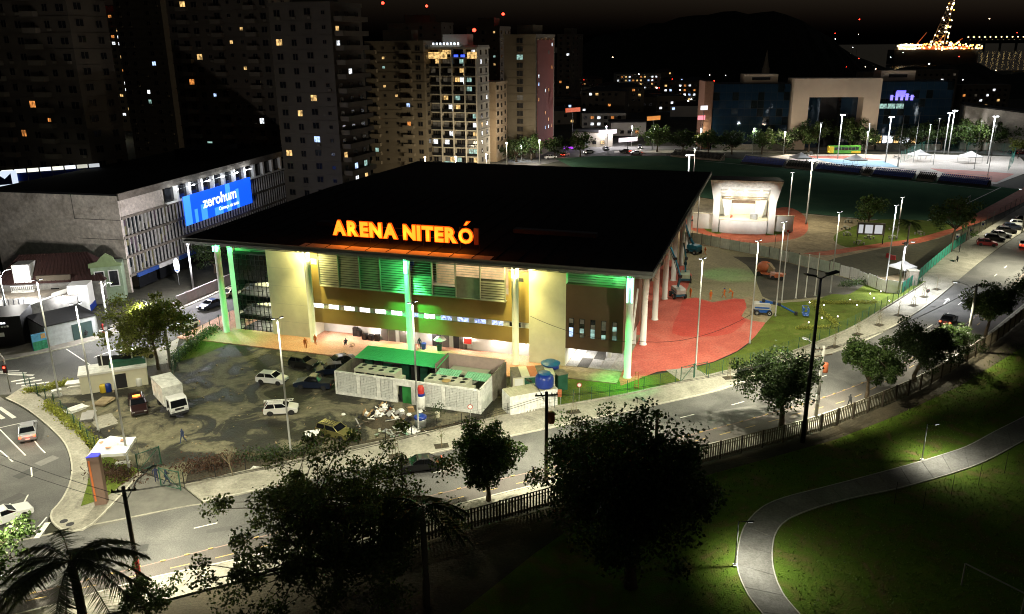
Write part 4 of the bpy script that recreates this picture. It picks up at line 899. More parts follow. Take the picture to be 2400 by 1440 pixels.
# ------------------------------------------------------------------ light poles and utility poles
def led_pole(label, base, H=15, e=5000, col=(.93,.97,1), tilt=(0,0), group='slender plaza light poles', dark=False, lit=True, cone=140, heads=2, rz=0.6, z0=0):
    p = gp(*base) if not isinstance(base, Vector) else base
    t = thing('light_pole',label,'light pole',(p.x,p.y,z0),rz,group)
    MB().lathe([(.16,0),(.16,.25),(.11,.3),(.1,H*.5),(.07,H)],10).build('pole',M['polew'],t,smooth=True)
    for k in range(heads):
        s = (-1,1)[k]; h = MB(); h.bar((0,0,H-.1),(s*.25,0,H+.02),.05); h.build('arm',M['black'],t)
        h = MB(); h.cbox((s*.42,0,H+.06),.4,.22,.07,0,0,-s*.12); hd_ = h.build('lamp_head',M['black'],t)
        if lit:
            MB().cbox((s*.42,0,H+.01),.34,.17,.03,0,0,-s*.12).build('lamp_lens',M['lampw'],hd_)
            light('SPOT','pole_light',t,(s*.42,0,H-.08),e/heads,col,.2,aim=(s*.2+tilt[0],tilt[1],-1),cone=cone,blend=.5)
    if lit: light('SPOT','pole_top_glow',t,(.0,-.3,H-.05),40,col,.08,aim=(0,.17,-1),cone=80,blend=.8)
    return t
WARM = (1,.95,.71)
led_pole('tall pale light pole at the corner hedge, leftmost in the picture',(139,932),15,5200,WARM)
led_pole('tall pale light pole rising beside the guard house and pallets',(231,1012),15,5000,WARM)
led_pole('tall pale light pole passing in front of the white branded tent',(303,1098),15,7500,WARM)
led_pole('tall pale light pole in the lot beside the white parked cars',(682,1062),15,5600,WARM)
led_pole('tall pale light pole standing before the chiller yard, near the rubbish heap',(981,1010),15,6000,WARM)
led_pole('tall pale light pole on the edge of the red plaza nearest the avenue',(1630,866),15,4300,WARM)
led_pole('tall pale light pole where red plaza meets the grass verge',(1757,806),15,4300,WARM)
led_pole('tall pale light pole behind the blue boom lift',(1817,742),15,3800,WARM)
led_pole('unlit thin pole close behind the pole at the boom lift',(1832,708),11.6,0,WARM,lit=False)
led_pole('thin pole on the verge beside three white flag posts',(1946,688),14,3200,WARM)
led_pole('thin light pole at the hoarding corner beside the white tent',(2076,666),14,5000,(.95,.97,1))
led_pole('light pole on the sand right of the stage, slimmer of two',(1846,525),12,2200,WARM)
led_pole('thin pole at the picnic tables',(2102,560),9,2600,WARM,lit=True)  # lamps switched on to brighten the trees nearby
led_pole('light pole behind the arena roof corner, lower of two',(1622,470),14,2500,WARM)
led_pole('light pole near the terrace between the arena columns and stage',(1633,560),12,2600,(1,.88,.68))
led_pole('lamp pole low at the stage wing by the portable toilet',(1612,540),11,2000,(1,.88,.68),lit=True)
def flood(label, base, H=15.5, e=26000, n=6, aim=(0,-.3,-1), col=(.93,.97,1), group='sports floodlight masts', cone=160):
    p = gp(*base); t = thing('floodlight_mast',label,'floodlight',(p.x,p.y,0),0,group)
    MB().lathe([(.24,0),(.2,.4),(.13,H)],10).build('pole',M['polew'],t,smooth=True)
    MB().box(-.8,-.06,H-.05,.8,.06,H+.05).build('crossbar',M['steel'],t)
    for k in range(n):
        x = -.75+1.5*k/(n-1); h = MB().cbox((x,-.22,H+.05),.36,.3,.3,0,R(35)).build('lamp_head',M['steel'],t)
        MB().cbox((x,-.36,H-.06),.34,.26,.04,0,R(55)).build('lamp_lens',M['lampflood'],h)
    light('SPOT','flood',t,(0,-.6,H-.3),e,col,.5,aim=aim,cone=cone,blend=.4)
flood('floodlight mast behind the roof corner of the arena',(1608,500),14.5,5000,4,(.3,.2,-1))
flood('floodlight mast on the sand right of the stage',(1889,526),15,5500,4,(-.1,-.35,-1),WARM)
flood('floodlight mast left of the portal, first of the court row',(1963,372),15.6,12000,5,(.2,-.2,-1))
flood('floodlight mast second of the court row, before the right wing',(2075,381),15.6,12000,5,(0,-.1,-1))
flood('floodlight mast left of a close pair above the long court',(2212,361),15,9000,5,(0,-.2,-1))
flood('floodlight mast right of a close pair above the long court',(2222,362),16,9000,5,(0,-.2,-1))
flood('floodlight mast at the right end of the long court',(2314,384),16,12000,5,(0,-.2,-1))
flood('floodlight mast farthest right, below the white wall',(2363,340),9,7000,4,(0,-.3,-1))
for i,(b,H,d) in enumerate((((2103,391),17,'tall bare net post right of the hoop'),((2140,381),17,'tall bare net post behind the round tent'),((2187,386),15.5,'tall bare net post at the long court'),((2283,396),15.5,'bare pole at the right of the long court'),((2315,411),15.5,'bare pole nearest the end of the blue stands'),((2028,378),13,'thin pole under the portal'),((2170,372),12,'thin pole in the dark between net posts'),((1915,380),13.5,'thin pole left of the basketball hoop'))):
    led_pole(d,b,H,2500 if H < 14 else 0,(.95,.97,1),lit=(H < 16),group='thin poles round the courts',heads=2)
for (b,d) in (((1865,700),'left'),((1887,698),'middle'),((1910,694),'right')):
    p = gp(*b); t = thing('flag_post','white empty flag post, %s of the three by the verge'%d,'flag pole',(p.x,p.y,0),0,'white flag posts'); MB().lathe([(.12,0),(.1,.2),(.08,7.4),(.1,7.45)],10).build('pole',M['white'],t,smooth=True); MB().lathe([(.25,0),(.25,.08)],10).build('base',M['concrete'],t)
# twin-headed black street light
p = gp(1881,1037); t = thing('street_light','tall black twin-headed street light behind the park fence','street light',(p.x,p.y,0),.25)
MB().lathe([(.28,0),(.24,1),(.19,10),(.13,18.3)],12).build('pole',M['black'],t,smooth=True)
for s in (-1,1):
    MB().bar((0,0,18.2),(s*.75,0,18.55),.1).build('arm',M['black'],t); h = MB().cbox((s*1.25,0,18.72),1.25,.55,.16,0,0,-s*.2).build('lamp_head',M['black'],t)
    MB().cbox((s*1.25,0,18.64),.6,.3,.02,0,0,-s*.2).build('lamp_lens',M['lampw'],h); light('SPOT','street_lamp',t,(s*1.3,0,18.5),17000,WARM,.25,aim=(s*.45-.1,.8,-1),cone=82,blend=.6)
def utility(label, base, H, mat, arms=(1.0,), lamp=None, band=False, rz=0.2, e=6000, trafo=False, col=WARM, omni=0):
    p = gp(*base); t = thing('utility_pole',label,'utility pole',(p.x,p.y,.1),rz,'utility poles of the avenue')
    MB().lathe([(.2,0),(.15,H)],10).build('pole',mat,t,smooth=True)
    for k,w in enumerate(arms): MB().box(-w,-.06,H-.4-k*.8,w,.06,H-.28-k*.8).build('crossarm',M['wood'],t)
    ins = MB().lathe([(.05,0),(.07,.06),(.04,.12),(.06,.18)],8).mesh('insulator',M['dark'])
    for w in arms[:1]:
        for x in (-w*.9,-w*.45,w*.45,w*.9): obj('insulator',ins,t,(x,0,H-.28))
    if band: MB().lathe([(.215,1.6),(.212,2.7)],10).build('band',band,t)
    if trafo: MB().lathe([(.34,H-3.2),(.36,H-3.1),(.36,H-2.2),(.3,H-2.1)],12,(.45,0,0)).build('transformer',M['orangem'],t,smooth=True)
    if lamp:
        x,y = lamp; MB().tube([(0,0,H-1.3),(x*.5,y*.5,H-.2),(x,y,H+.1)],.04,6).build('lamp_arm',M['steel'],t); h = MB().cbox((x*1.12,y*1.12,H+.1),.7,.28,.14,math.atan2(y,x)).build('lamp_head',M['steel'],t); MB().cbox((x*1.12,y*1.12,H+.02),.5,.2,.03,math.atan2(y,x)).build('lamp_lens',M['lampw'],h)
        light('SPOT','street_lamp',t,(x*1.12,y*1.12,H-.08),e*1.7,col,.2,aim=(.16*x,.16*y,-1),cone=136,blend=.6)
        if omni: light('POINT','street_lamp',t,(x*1.12,y*1.12,H-.35),omni,col,.25)  # extra all-round light, added to brighten the office block walls
    return t
utility('black timber utility pole with red band at the bottom of the avenue',(331,1385),9.2,M['wood'],(.9,),(1.4,2.2),M['redp'],.2,6800)  # lamp arm added to light the spreading tree from its left
utility('added lamp pole hidden in the black tree beside the park fence',(1535,1085),5.6,M['wood'],(.5,),(-.6,2.4),False,.1,3800)  # short pole and lamp added out of sight to brighten the footway
utility('dark timber utility pole with curved lamp arm at mid avenue',(1280,1133),9.6,M['wood'],(1.1,),(-1.2,2.4),False,.1,7500,True)
utility('pale utility pole with two crossarms and transformer behind the black street light',(1912,978),8.6,M['polec'],(1.2,1.2),(-.6,2.2),M['white'],.3,9000,True)
utility('utility pole with white painted base right of the street trees',(2263,824),9.6,M['polec'],(1.3,),(-1.6,1.8),M['white'],.6,10000)
utility('pole with a small lamp and box at the net fence',(2105,690),9.0,M['polec'],(.5,),(.9,-.4),False,0,8000,False,(.95,.97,1))
utility('utility pole beyond the picture along the avenue, lower end',(-60,1478),9.2,M['wood'],(.9,),(.4,2.4),False,.1,6500)
utility('utility pole in front of the umbrella tree on the cross street',(400,862),9.0,M['polec'],(.8,),(-2.0,1.2),False,.2,4200)
utility('slim pole with lamp on the pavement beyond the umbrella tree',(258,790),8.5,M['steel'],(.3,),(1.5,-1.2),False,.2,3500,False,(.95,.93,.9),4200)
utility('added lamp pole on the side road before the old white house',(20,752),8.0,M['steel'],(.3,),(1.2,.4),False,.2,1500,False,(.97,.93,.86),1300)  # pole and lamp added to light the office block end wall
utility('lamp pole on the street beside the pinkish wall',(455,690),9.0,M['steel'],(.3,),(.8,-2.0),False,0,4200,False,(.97,.93,1),6500)
utility('lamp pole at the left edge junction',(-45,905),9.0,M['steel'],(.3,),(1.2,-2.2),False,0,3000)
utility('lamp pole left of the curved road outside the picture',(-90,1090),9.0,M['steel'],(.3,),(2.0,0),False,0,2200)
utility('lamp pole where the avenue meets the far car park',(2420,640),9.5,M['polec'],(.5,),(-1.8,1.2),False,0,10000)
utility('lamp pole beside the row of parked cars, far right',(2395,545),9.5,M['polec'],(.5,),(-1.8,.2),False,0,4500)
# park path lamps
for (b,H,rz,d) in (((1722,1328),4.2,0.15,'in the bend of the path'),((2160,1080),4.1,.15,'beside the straight part of the path')):
    p = gp(*b); t = thing('path_lamp','short steel path lamp '+d,'lamp post',(p.x,p.y,0),rz,'path lamps of the park')
    MB().lathe([(.07,0),(.05,H)],8).build('pole',M['steel'],t,smooth=True); MB().lathe([(.2,0),(.2,.18)],10).build('base',M['white'],t); MB().bar((0,0,H),(1.1,-.1,H-.02),.05,.05).build('arm',M['black'],t)
    h = MB().cbox((.95,-.09,H-.03),.6,.18,.06).build('lamp_head',M['black'],t); MB().cbox((.95,-.09,H-.065),.5,.14,.02).build('lamp_lens',M['lampw'],h)
    light('SPOT','path_light',t,(.95,-.09,H-.12),1900,(1,.99,.84),.12,aim=(.3,-.15,-1),cone=148,blend=.9)
rodm = MB().lathe([(.025,0),(.02,2.3)],6).mesh('rod',M['black'])
for i,(x,y) in enumerate(((2096,1182),(2163,1195),(2229,1163),(2293,1138),(2354,1110))):
    t = thing('iron_rod','thin iron rod stuck in the park lawn, %s from the left'%ordn[i],'rod',gp(x,y),0,'iron rods on the lawn'); obj('rod',rodm,t)
a,b = gp(2253,1372),gp(2392,1445); t = thing('goal','pale goal frame in the dark of the park lawn','goal',a); d = b-a; m = MB(); m.bar((0,0,0),(0,0,2.0),.09); m.bar((0,0,2.0),(d.x,d.y,2.0),.09); m.bar((d.x,d.y,0),(d.x,d.y,2.0),.09); m.build('goal_frame',pmat('worn_goal_paint',(.3,.28,.24),.8),t)

# tufts of grass on the park lawn, where the path lamps show them
rng = random.Random(44); tm_ = MB(); gA = []
while len(gA) < 26000:
    x = rng.uniform(12,74); y = rng.uniform(44,108)
    q = rng.random()
    gA.append((x,y))
edge = [(p.x,p.y) for p in fen]
def south_of_fence(x,y):
    best = min(edge, key=lambda e: abs(e[0]-x)); return y < best[1]-2.5
pth = [((a.x+b.x)/2,(a.y+b.y)/2,(a-b).length/2+.12) for a,b in zip(po,pi_)]
for x,y in gA:
    if not south_of_fence(x,y) or any((x-c0)**2+(y-c1)**2 < r*r for c0,c1,r in pth): continue
    for k in range(2):
        a = rng.uniform(0,6.28); h = rng.uniform(.07,.2); w = rng.uniform(.03,.07); dx,dy = math.cos(a)*w,math.sin(a)*w; ox,oy = rng.gauss(0,.06),rng.gauss(0,.06)
        tm_.add([(x+ox-dx,y+oy-dy,0),(x+ox+dx,y+oy+dy,0),(x+ox+rng.gauss(0,.06),y+oy+rng.gauss(0,.06),h)],[(0,1,2)])
gt = obj('grass', tm_.mesh('grass', leafmat('grass_blade',(.12,.18,.025),.6,.3), False, False)); tag(gt,'short grass tufts on the park lawn round the path','grass',kind='stuff')
# ------------------------------------------------------------------ people: one continuous skinned body per pose
def body_mesh(pose):
    J = {'pel':(0,0,.93),'chest':(0,0,1.28),'neck':(0,.0,1.47),'head':(0,.02,1.58),'crown':(0,.02,1.68),
         'shl':(.19,0,1.40),'ell':(.27,-.02,1.13),'hal':(.27,.08,.88),'fil':(.27,.11,.79),'shr':(-.19,0,1.40),'elr':(-.27,-.02,1.13),'har':(-.27,.08,.88),'fir':(-.27,.11,.79),
         'hil':(.1,0,.9),'knl':(.11,.02,.5),'anl':(.11,-.02,.08),'tol':(.12,.16,.04),'hir':(-.1,0,.9),'knr':(-.11,.02,.5),'anr':(-.11,-.02,.08),'tor':(-.12,.16,.04)}
    if pose == 'walk': J.update(knl=(.11,.2,.53),anl=(.11,.3,.1),tol=(.12,.46,.06),knr=(-.11,-.05,.5),anr=(-.11,-.35,.13),tor=(-.12,-.22,.05),ell=(.27,-.15,1.14),hal=(.26,-.06,.9),fil=(.26,0,.83),elr=(-.27,.1,1.14),har=(-.25,.3,1.0),fir=(-.25,.36,.98))
    if pose == 'bend': J.update(chest=(0,.25,1.18),neck=(0,.4,1.3),head=(0,.48,1.37),crown=(0,.55,1.44),shl=(.19,.34,1.27),shr=(-.19,.34,1.27),ell=(.26,.45,1.02),hal=(.2,.6,.85),fil=(.17,.68,.8),elr=(-.26,.45,1.02),har=(-.2,.6,.85),fir=(-.17,.68,.8),pel=(0,-.08,.9),hil=(.1,-.08,.87),hir=(-.1,-.08,.87),knl=(.13,.08,.48),knr=(-.13,.0,.48))
    if pose == 'sit': J.update(pel=(0,0,.5),chest=(0,-.03,.86),neck=(0,-.02,1.05),head=(0,.02,1.16),crown=(0,.02,1.26),shl=(.19,-.02,.98),shr=(-.19,-.02,.98),ell=(.26,.04,.72),elr=(-.26,.04,.72),hal=(.18,.25,.62),har=(-.18,.25,.62),fil=(.14,.33,.6),fir=(-.14,.33,.6),hil=(.1,.02,.5),hir=(-.1,.02,.5),knl=(.13,.42,.5),knr=(-.13,.42,.5),anl=(.13,.42,.08),anr=(-.13,.42,.08),tol=(.14,.58,.04),tor=(-.14,.58,.04))
    rad = dict(pel=.155,chest=.165,neck=.06,head=.1,crown=.085,shl=.075,ell=.05,hal=.04,fil=.03,shr=.075,elr=.05,har=.04,fir=.03,hil=.1,knl=.07,anl=.048,tol=.04,hir=.1,knr=.07,anr=.048,tor=.04)
    names = list(J); E_ = [('pel','chest'),('chest','neck'),('neck','head'),('head','crown'),('chest','shl'),('shl','ell'),('ell','hal'),('hal','fil'),('chest','shr'),('shr','elr'),('elr','har'),('har','fir'),('pel','hil'),('hil','knl'),('knl','anl'),('anl','tol'),('pel','hir'),('hir','knr'),('knr','anr'),('anr','tor')]
    me = bpy.data.meshes.new('body'); me.from_pydata([J[n] for n in names], [(names.index(a),names.index(b)) for a,b in E_], [])
    o = bpy.data.objects.new('body', me); C.objects.link(o); o.modifiers.new('skin','SKIN'); ss = o.modifiers.new('sub','SUBSURF'); ss.levels = 1; ss.render_levels = 1
    for i,n in enumerate(names): me.skin_vertices[0].data[i].radius = (rad[n],rad[n]*(.72 if n in ('pel','chest') else 1)); me.skin_vertices[0].data[i].use_root = (n == 'pel')
    dg = bpy.context.evaluated_depsgraph_get(); out = bpy.data.meshes.new_from_object(o.evaluated_get(dg)); bpy.data.objects.remove(o)
    nz = J['neck'][2]; pz = J['pel'][2]; hands = [Vector(J[k]) for k in ('hal','fil','har','fir')]; head = Vector(J['head']); nk = Vector(J['neck'])
    for p in out.polygons:
        c = p.center; p.use_smooth = True
        if (c-head).length < .2 and (c-head).dot(head-nk) > -.01: p.material_index = 3 if (c.z > head.z+.03 or c.y < head.y-.03) else 2
        elif min((c-h).length for h in hands) < .1: p.material_index = 2
        elif pose != 'sit' and c.z < pz-.02: p.material_index = 4 if c.z < .1 else 0
        elif pose == 'sit' and (c.y > .12 and c.z < .6): p.material_index = 4 if c.z < .1 else 0
        else: p.material_index = 1
    return out, head
POSES = {k: body_mesh(k) for k in ('stand','walk','bend','sit')}
def person(label, base, pose, rz, trousers, shirt, helmet=None, hair='hair', z=0.0, s=1.0, bag=None):
    p = gp(*base,z) if not isinstance(base,Vector) else base
    t = thing('person',label,'person',p,rz); t.scale = (s,s,s); me = POSES[pose][0].copy(); me.materials.clear()
    for k in (trousers,shirt,'skin',hair,'dark'): me.materials.append(M[k])
    obj('body',me,t); h = POSES[pose][1]
    if helmet: MB().lathe([(.155,-.0),(.15,.02),(.12,.03),(.11,.1),(.06,.15),(.01,.16)],12,(h.x,h.y,h.z+.04)).build('helmet',M[helmet],t,smooth=True)
    else:
        f = MB(); f.cbox((h.x,h.y+.1,h.z+.0),.03,.03,.04); f.build('nose',M['skin'],t)
    if bag: MB().lathe([(.1,0),(.16,.1),(.14,.35),(.05,.42)],10,(-.36,.05,.4)).build('bag',M[bag],t,smooth=True)
    return t
person('worker in orange overalls with yellow helmet beside the red paving edge','a' and (1665,704),'stand',0.4,'orange','orange','yellow')
person('worker in orange with purple helmet, middle of the three on the yard',(1697,699),'walk',1.2,'orange','orange','blue')
person('bending worker in orange with yellow helmet, right of the three',(1716,698),'bend',1.4,'orange','orange','yellow')
person('worker in orange next to the grey boom lift',(1618,697),'stand',2.0,'orange','orange')
person('crouched worker in orange by the teal lift near the hoarding',(1637,587),'bend',2.2,'orange','orange')
person('worker in orange alone between the teal lift and lamp pole',(1652,598),'walk',1.0,'orange','orange')
person('worker in orange standing on the terrace at the white pier',(740,810),'stand',2.6,'orange','orange',z=.0)
person('worker in orange at the lot edge before the left yellow column',(717,818),'stand',.5,'orange','orange')
person('person in green shirt on the terrace near the middle column',(984,818),'stand',2.8,'navy','shirtg',z=.15)
person('dark-clad person seated on the terrace in front of loudspeakers',(811,812),'sit',.4,'navy','shirtd',z=.15)
person('person in grey top and jeans walking across the wet lot',(430,1038),'walk',2.8,'jeans','shirtgrey')
person('guard in white shirt and blue cap at the gate',(368,1130),'stand',.3,'navy','shirtw','blue')
person('person in dark blue with backpack at the open gate leaf',(392,1136),'walk',-1.2,'navy','shirtd',bag='dark')
person('dark runner on the bike lane near the timber pole',(1250,1130),'walk',-1.3,'dark','shirtd')
person('small dark child walking behind the runner on the bike lane',(1232,1135),'walk',-1.3,'dark','shirtd',s=.65)
person('pedestrian in white top on the park footway behind the fence',(1990,955),'walk',-1.0,'dark','shirtw',z=.12)
person('person in dark clothes standing at the kerb near the white-based pole',(2248,816),'stand',1.0,'dark','shirtd')
person('person sitting in shade on the park footway at the far fence',(2329,795),'sit',1.6,'dark','shirtd',z=.12)
person('person in red top far up the bike lane',(2372,690),'walk',-.8,'dark','redp')
person('seated dark-haired person at the shuttered shop, first of three',(170,795),'sit',1.0,'dark','shirtd',z=.13)
person('seated person in dark clothes at the shuttered shop, second',(184,791),'sit',1.2,'dark','shirtd',z=.13)
person('seated person in white shirt at the shuttered shop, third',(204,792),'sit',1.0,'dark','shirtw',z=.13)
person('person walking beside the parked row in the far car park, pink top',(2248,592),'stand',1.0,'dark','redp')

# ------------------------------------------------------------------ vehicles
def arc(cx, r, z0, n=7): return [(cx+r*math.cos(math.pi*k/n), max(z0, z0+r*math.sin(math.pi*k/n))) for k in range(n+1)]
KINDS = {  # length, half-width, outline of the lower body (x,z from rear), cabin base x0,x1, roof x0,x1, belt z, roof z, wheel x
 'hatch': dict(L=3.9,w=.83,hood=1.0,belt=.95,roof=1.47,base=(-1.85,.95),top=(-1.45,.25),wx=(-1.2,1.22),deck=.95),
 'sedan': dict(L=4.5,w=.86,hood=.98,belt=.95,roof=1.43,base=(-1.55,1.0),top=(-.95,.25),wx=(-1.35,1.38),deck=.98),
 'wagon': dict(L=4.3,w=.85,hood=.98,belt=.95,roof=1.5,base=(-2.05,.95),top=(-1.9,.25),wx=(-1.3,1.3),deck=.95),
 'suv': dict(L=4.4,w=.9,hood=1.12,belt=1.1,roof=1.68,base=(-2.1,.95),top=(-1.85,.3),wx=(-1.32,1.36),deck=1.1),
 'van': dict(L=4.4,w=.88,hood=1.15,belt=1.1,roof=1.9,base=(-2.15,1.35),top=(-2.1,.55),wx=(-1.3,1.4),deck=1.1),
 'pickup': dict(L=4.9,w=.9,hood=1.12,belt=1.08,roof=1.7,base=(-.9,1.1),top=(-.6,.45),wx=(-1.5,1.5),deck=1.0)}
def car(label, base, heading, kind, paint, tail=False, head=False, cat='car', name='car', extra=None, group=None, z=0.0):
    k = KINDS[kind]; p = gp(*base) if not isinstance(base,Vector) else base; t = thing(name,label,cat,(p.x,p.y,z),heading,group)
    L,w = k['L']/2,k['w']; r = .36; z0 = .26
    pts = [(-L,.42),(-L+.08,z0)]
    for wx in k['wx']: pts += list(reversed(arc(wx,r+.05,z0)))
    pts += [(L-.1,z0),(L,.4),(L,.68),(L-.12,.78),(k['base'][1]+.05,k['hood']),(k['base'][0]-.02,k['deck']),(-L+.05,k['deck']-.06),(-L,.75)]
    inner = [(x*.985,zz if zz < .5 else zz-.03) for x,zz in pts]; m = MB(); n = len(pts)
    ys = ((-w,inner),(-w+.1,pts),(w-.1,pts),(w,inner)); vs = []
    for y,pl in ys: vs += [(x,y,zz) for x,zz in pl]
    fs = [tuple(range(n)),tuple(range(3*n,4*n))[::-1]]
    for j in range(3): fs += [(j*n+i,(j+1)*n+i,(j+1)*n+(i+1)%n,j*n+(i+1)%n) for i in range(n)]
    m.add(vs,fs); body = m.build('body',paint,t,smooth=False)
    (b0,b1),(t0,t1),bz,rz = k['base'],k['top'],k['belt'],k['roof']; wi = w-.06; wt = w*.78
    B = [(b0,-wi,bz-.02),(b1,-wi,bz-.02),(b1,wi,bz-.02),(b0,wi,bz-.02)]; T = [(t0,-wt,rz-.04),(t1,-wt,rz-.04),(t1,wt,rz-.04),(t0,wt,rz-.04)]
    MB().add(B+T,[(0,1,5,4),(1,2,6,5),(2,3,7,6),(3,0,4,7),(4,5,6,7)]).build('windows',M['cglass'],t)
    m = MB(); m.add([(t0-.03,-wt-.02,rz-.06),(t1+.06,-wt-.02,rz-.06),(t1+.06,wt+.02,rz-.06),(t0-.03,wt+.02,rz-.06),(t0+.12,-wt+.12,rz),(t1-.1,-wt+.12,rz),(t1-.1,wt-.12,rz),(t0+.12,wt-.12,rz)],[(0,1,5,4),(1,2,6,5),(2,3,7,6),(3,0,4,7),(4,5,6,7),(0,3,2,1)]); m.build('roof',paint,t)
    for s in (-1,1):
        for f in (0,1) if kind == 'pickup' else (0,.45,1):
            a = Vector((b0+(b1-b0)*f,s*wi,bz-.02)); b = Vector((t0+(t1-t0)*f,s*wt,rz-.05)); MB().bar(a,b,.07 if f != .45 else .09,.05).build('pillar',paint,t)
    if kind == 'pickup':
        m = MB(); m.box(-L+.12,-w+.1,.6,b0-.15,w-.1,k['deck']+.005); m.build('load_bed',M['dark'],t)
    tyre = MB().lathe([(.2,-.1),(.33,-.1),(.345,-.06),(.345,.06),(.33,.1),(.2,.1)],16).mesh('tyre',M['rubber'],False); rim = MB().lathe([(.0,.07),(.08,.1),(.19,.08),(.22,.1)],10,cap=False).mesh('rim',M['rim'],False)
    for wx in k['wx']:
        for s in (-1,1):
            whl = obj('wheel',tyre,t,(wx,s*(w-.1),.345)); whl.rotation_euler = (R(-90*s),0,0); obj('rim',rim,whl)
    for s in (-1,1):
        MB().cbox((L-.06,s*(w-.25),.66),.12,.32,.15).build('headlight',M['lamphead'] if head else M['headoff'],t); MB().cbox((-L+.03,s*(w-.18),.78),.1,.24,.2).build('tail_light',M['lamptail'] if tail else M['lamptailoff'],t)
        MB().cbox((b1-.15,s*(w+.07),bz+.05),.12,.14,.12).build('mirror',paint,t)
    MB().cbox((L-.0,0,.42),.06,1.2,.14).build('grille',M['dark'],t); MB().cbox((-L+.0,0,.5),.04,.42,.12).build('number_plate',M['white'],t)
    if head:
        for s in (-1,1): light('SPOT','headlamp',t,(L+.1,s*.5,.66),260,(1,.93,.8),.06,aim=(1,0,-.12),cone=60)
    if tail: light('POINT','tail_glow',t,(-L-.35,0,.8),14,(1,.06,.02),.2)
    if extra: extra(t,k)
    return t
def rack_ladder(t,k):
    m = MB()
    for s in (-.22,.22): m.bar((-1.9,s,1.62),(1.5,s,1.6),.05)
    for i in range(11): m.bar((-1.8+i*.32,-.22,1.61),(-1.8+i*.32,.22,1.61),.035)
    for x in (-.9,.1): m.bar((x,-.6,1.5),(x,.6,1.5),.04)
    m.build('ladder',M['white'],t)
def roof_rails(t,k):
    m = MB()
    for s in (-.5,.5): m.bar((-1.5,s,k['roof']+.05),(.1,s,k['roof']+.05),.04)
    for x in (-1.2,-.8,-.4,0): m.bar((x,-.5,k['roof']+.06),(x,.5,k['roof']+.06),.04)
    m.build('roof_rack',M['dark'],t)
def beacon(t,k): MB().cbox((-.4,0,k['roof']+.06),.25,.8,.12).build('beacon',emat('amber_beacon',(1,.25,.03),6),t); light('POINT','beacon_light',t,(-.4,0,k['roof']+.4),30,(1,.35,.1),.1)
CP = {k: car_paint('paint_'+k,c,m) for k,c,m in (('white',(.75,.75,.74),0),('oldwhite',(.65,.64,.6),0),('silver',(.42,.43,.45),.7),('black',(.008,.008,.01),.2),('navy',(.008,.014,.035),.3),('olive',(.22,.2,.07),.5),('darkred',(.018,.005,.006),.3),('grey',(.1,.1,.11),.5),('red',(.25,.01,.012),.3),('beige',(.4,.34,.22),.3),('green',(.02,.06,.04),.3))}
PK = 'cars parked in the dirt lot'
car('white hatchback parked in the dirt lot beside a tall light pole',(639,897),R(-14),'hatch',CP['white'],group=PK)
car('old white hatchback with a ladder on its roof in the lot',(660,968),R(8),'hatch',CP['oldwhite'],extra=rack_ladder,group=PK)
car('olive green estate car with roof rack beside the rubbish heap',(787,1022),R(-27),'wagon',CP['olive'],extra=roof_rails,group=PK)
car('black hatchback parked nose-on left of two cars near the terrace',(712,860),R(-22),'hatch',CP['black'],group=PK)
car('black saloon with shiny bonnet tucked beside the chiller yard wall',(795,856),R(-150),'sedan',CP['black'],group=PK)
car('dark blue car half hidden by the chiller yard corner',(775,876),R(-165),'hatch',CP['navy'],group=PK)
car('dark blue pickup parked in front of the chiller yard corner',(737,908),R(172),'pickup',CP['navy'],group=PK)
car('dark red off-roader with amber roof light beside the box truck',(325,962),R(-62),'suv',CP['darkred'],extra=beacon,group=PK)
car('silver car braking on the curved road, red tail lights lit',(68,1020),R(118),'sedan',CP['silver'],tail=True)
car('white car leaving the picture at the bottom left bend',(12,1222),R(47),'sedan',CP['white'],head=False)
car('green-grey van parked behind the dark billboard',(325,845),R(55),'van',CP['olive'],tail=False)
car('dark car driving towards us on the cross street, headlights on',(495,722),R(-118),'sedan',CP['navy'],head=True)
car('white and blue car with headlights turning behind the umbrella tree',(436,770),R(-128),'hatch',CP['white'],tail=True)
car('white saloon parked outside the lamp-lit wall, far left',(48,727),R(-12),'sedan',CP['silver'])
car('beige car parked far up the cross street behind the green column',(548,693),R(55),'sedan',CP['beige'])
car('dark car with orange lights passing behind the spreading tree',(985,1100),R(190),'sedan',CP['black'],tail=True)
car('car hidden in the black tree, only red tail lights showing',(1465,1022),R(16),'sedan',CP['black'],tail=True)
car('dark car driving away up the avenue with red tail lights',(2222,758),R(50),'sedan',CP['black'],tail=True)
for i,(x,y,c,d) in enumerate(((2312,576,'red','red hatchback, first of the parked row by the track'),(2330,564,'black','black car, second of the parked row by the track'),(2345,556,'silver','silver car, third of the parked row'),(2358,546,'black','black car, fourth of the parked row'),(2372,538,'navy','dark blue car, fifth of the parked row'),(2388,530,'white','pale car, sixth of the parked row'),(2402,520,'black','black car, seventh of the parked row'))): car(d,(x,y),R(-22),'hatch',CP[c],group='cars parked in a row far right')
car('white car with red lights at the picture edge in the car park',(2398,578),R(60),'sedan',CP['white'],tail=True)
for i,(x,y,c,hd_) in enumerate(((1290,372,'white',1),(1325,366,'red',0),(1420,352,'grey',1),(1465,358,'black',0),(1490,362,'silver',0),(1380,360,'white',1),(1500,348,'grey',1))): car('%s car in the far street traffic, %s from the left'%(('white','red','grey','black','silver','pale','dark')[i],('first','second','fourth','fifth','sixth','third','last')[i]),(x,y),R(20+i*40),'sedan',CP[c],tail=not hd_,head=bool(hd_),group='cars in the far street')
for i,(x,d) in enumerate(((2392,'red car beyond the court fence at the picture edge'),(2375,'dark car beyond the court fence'))): car(d,(x,362),R(10),'hatch',CP[('red','black')[i]])
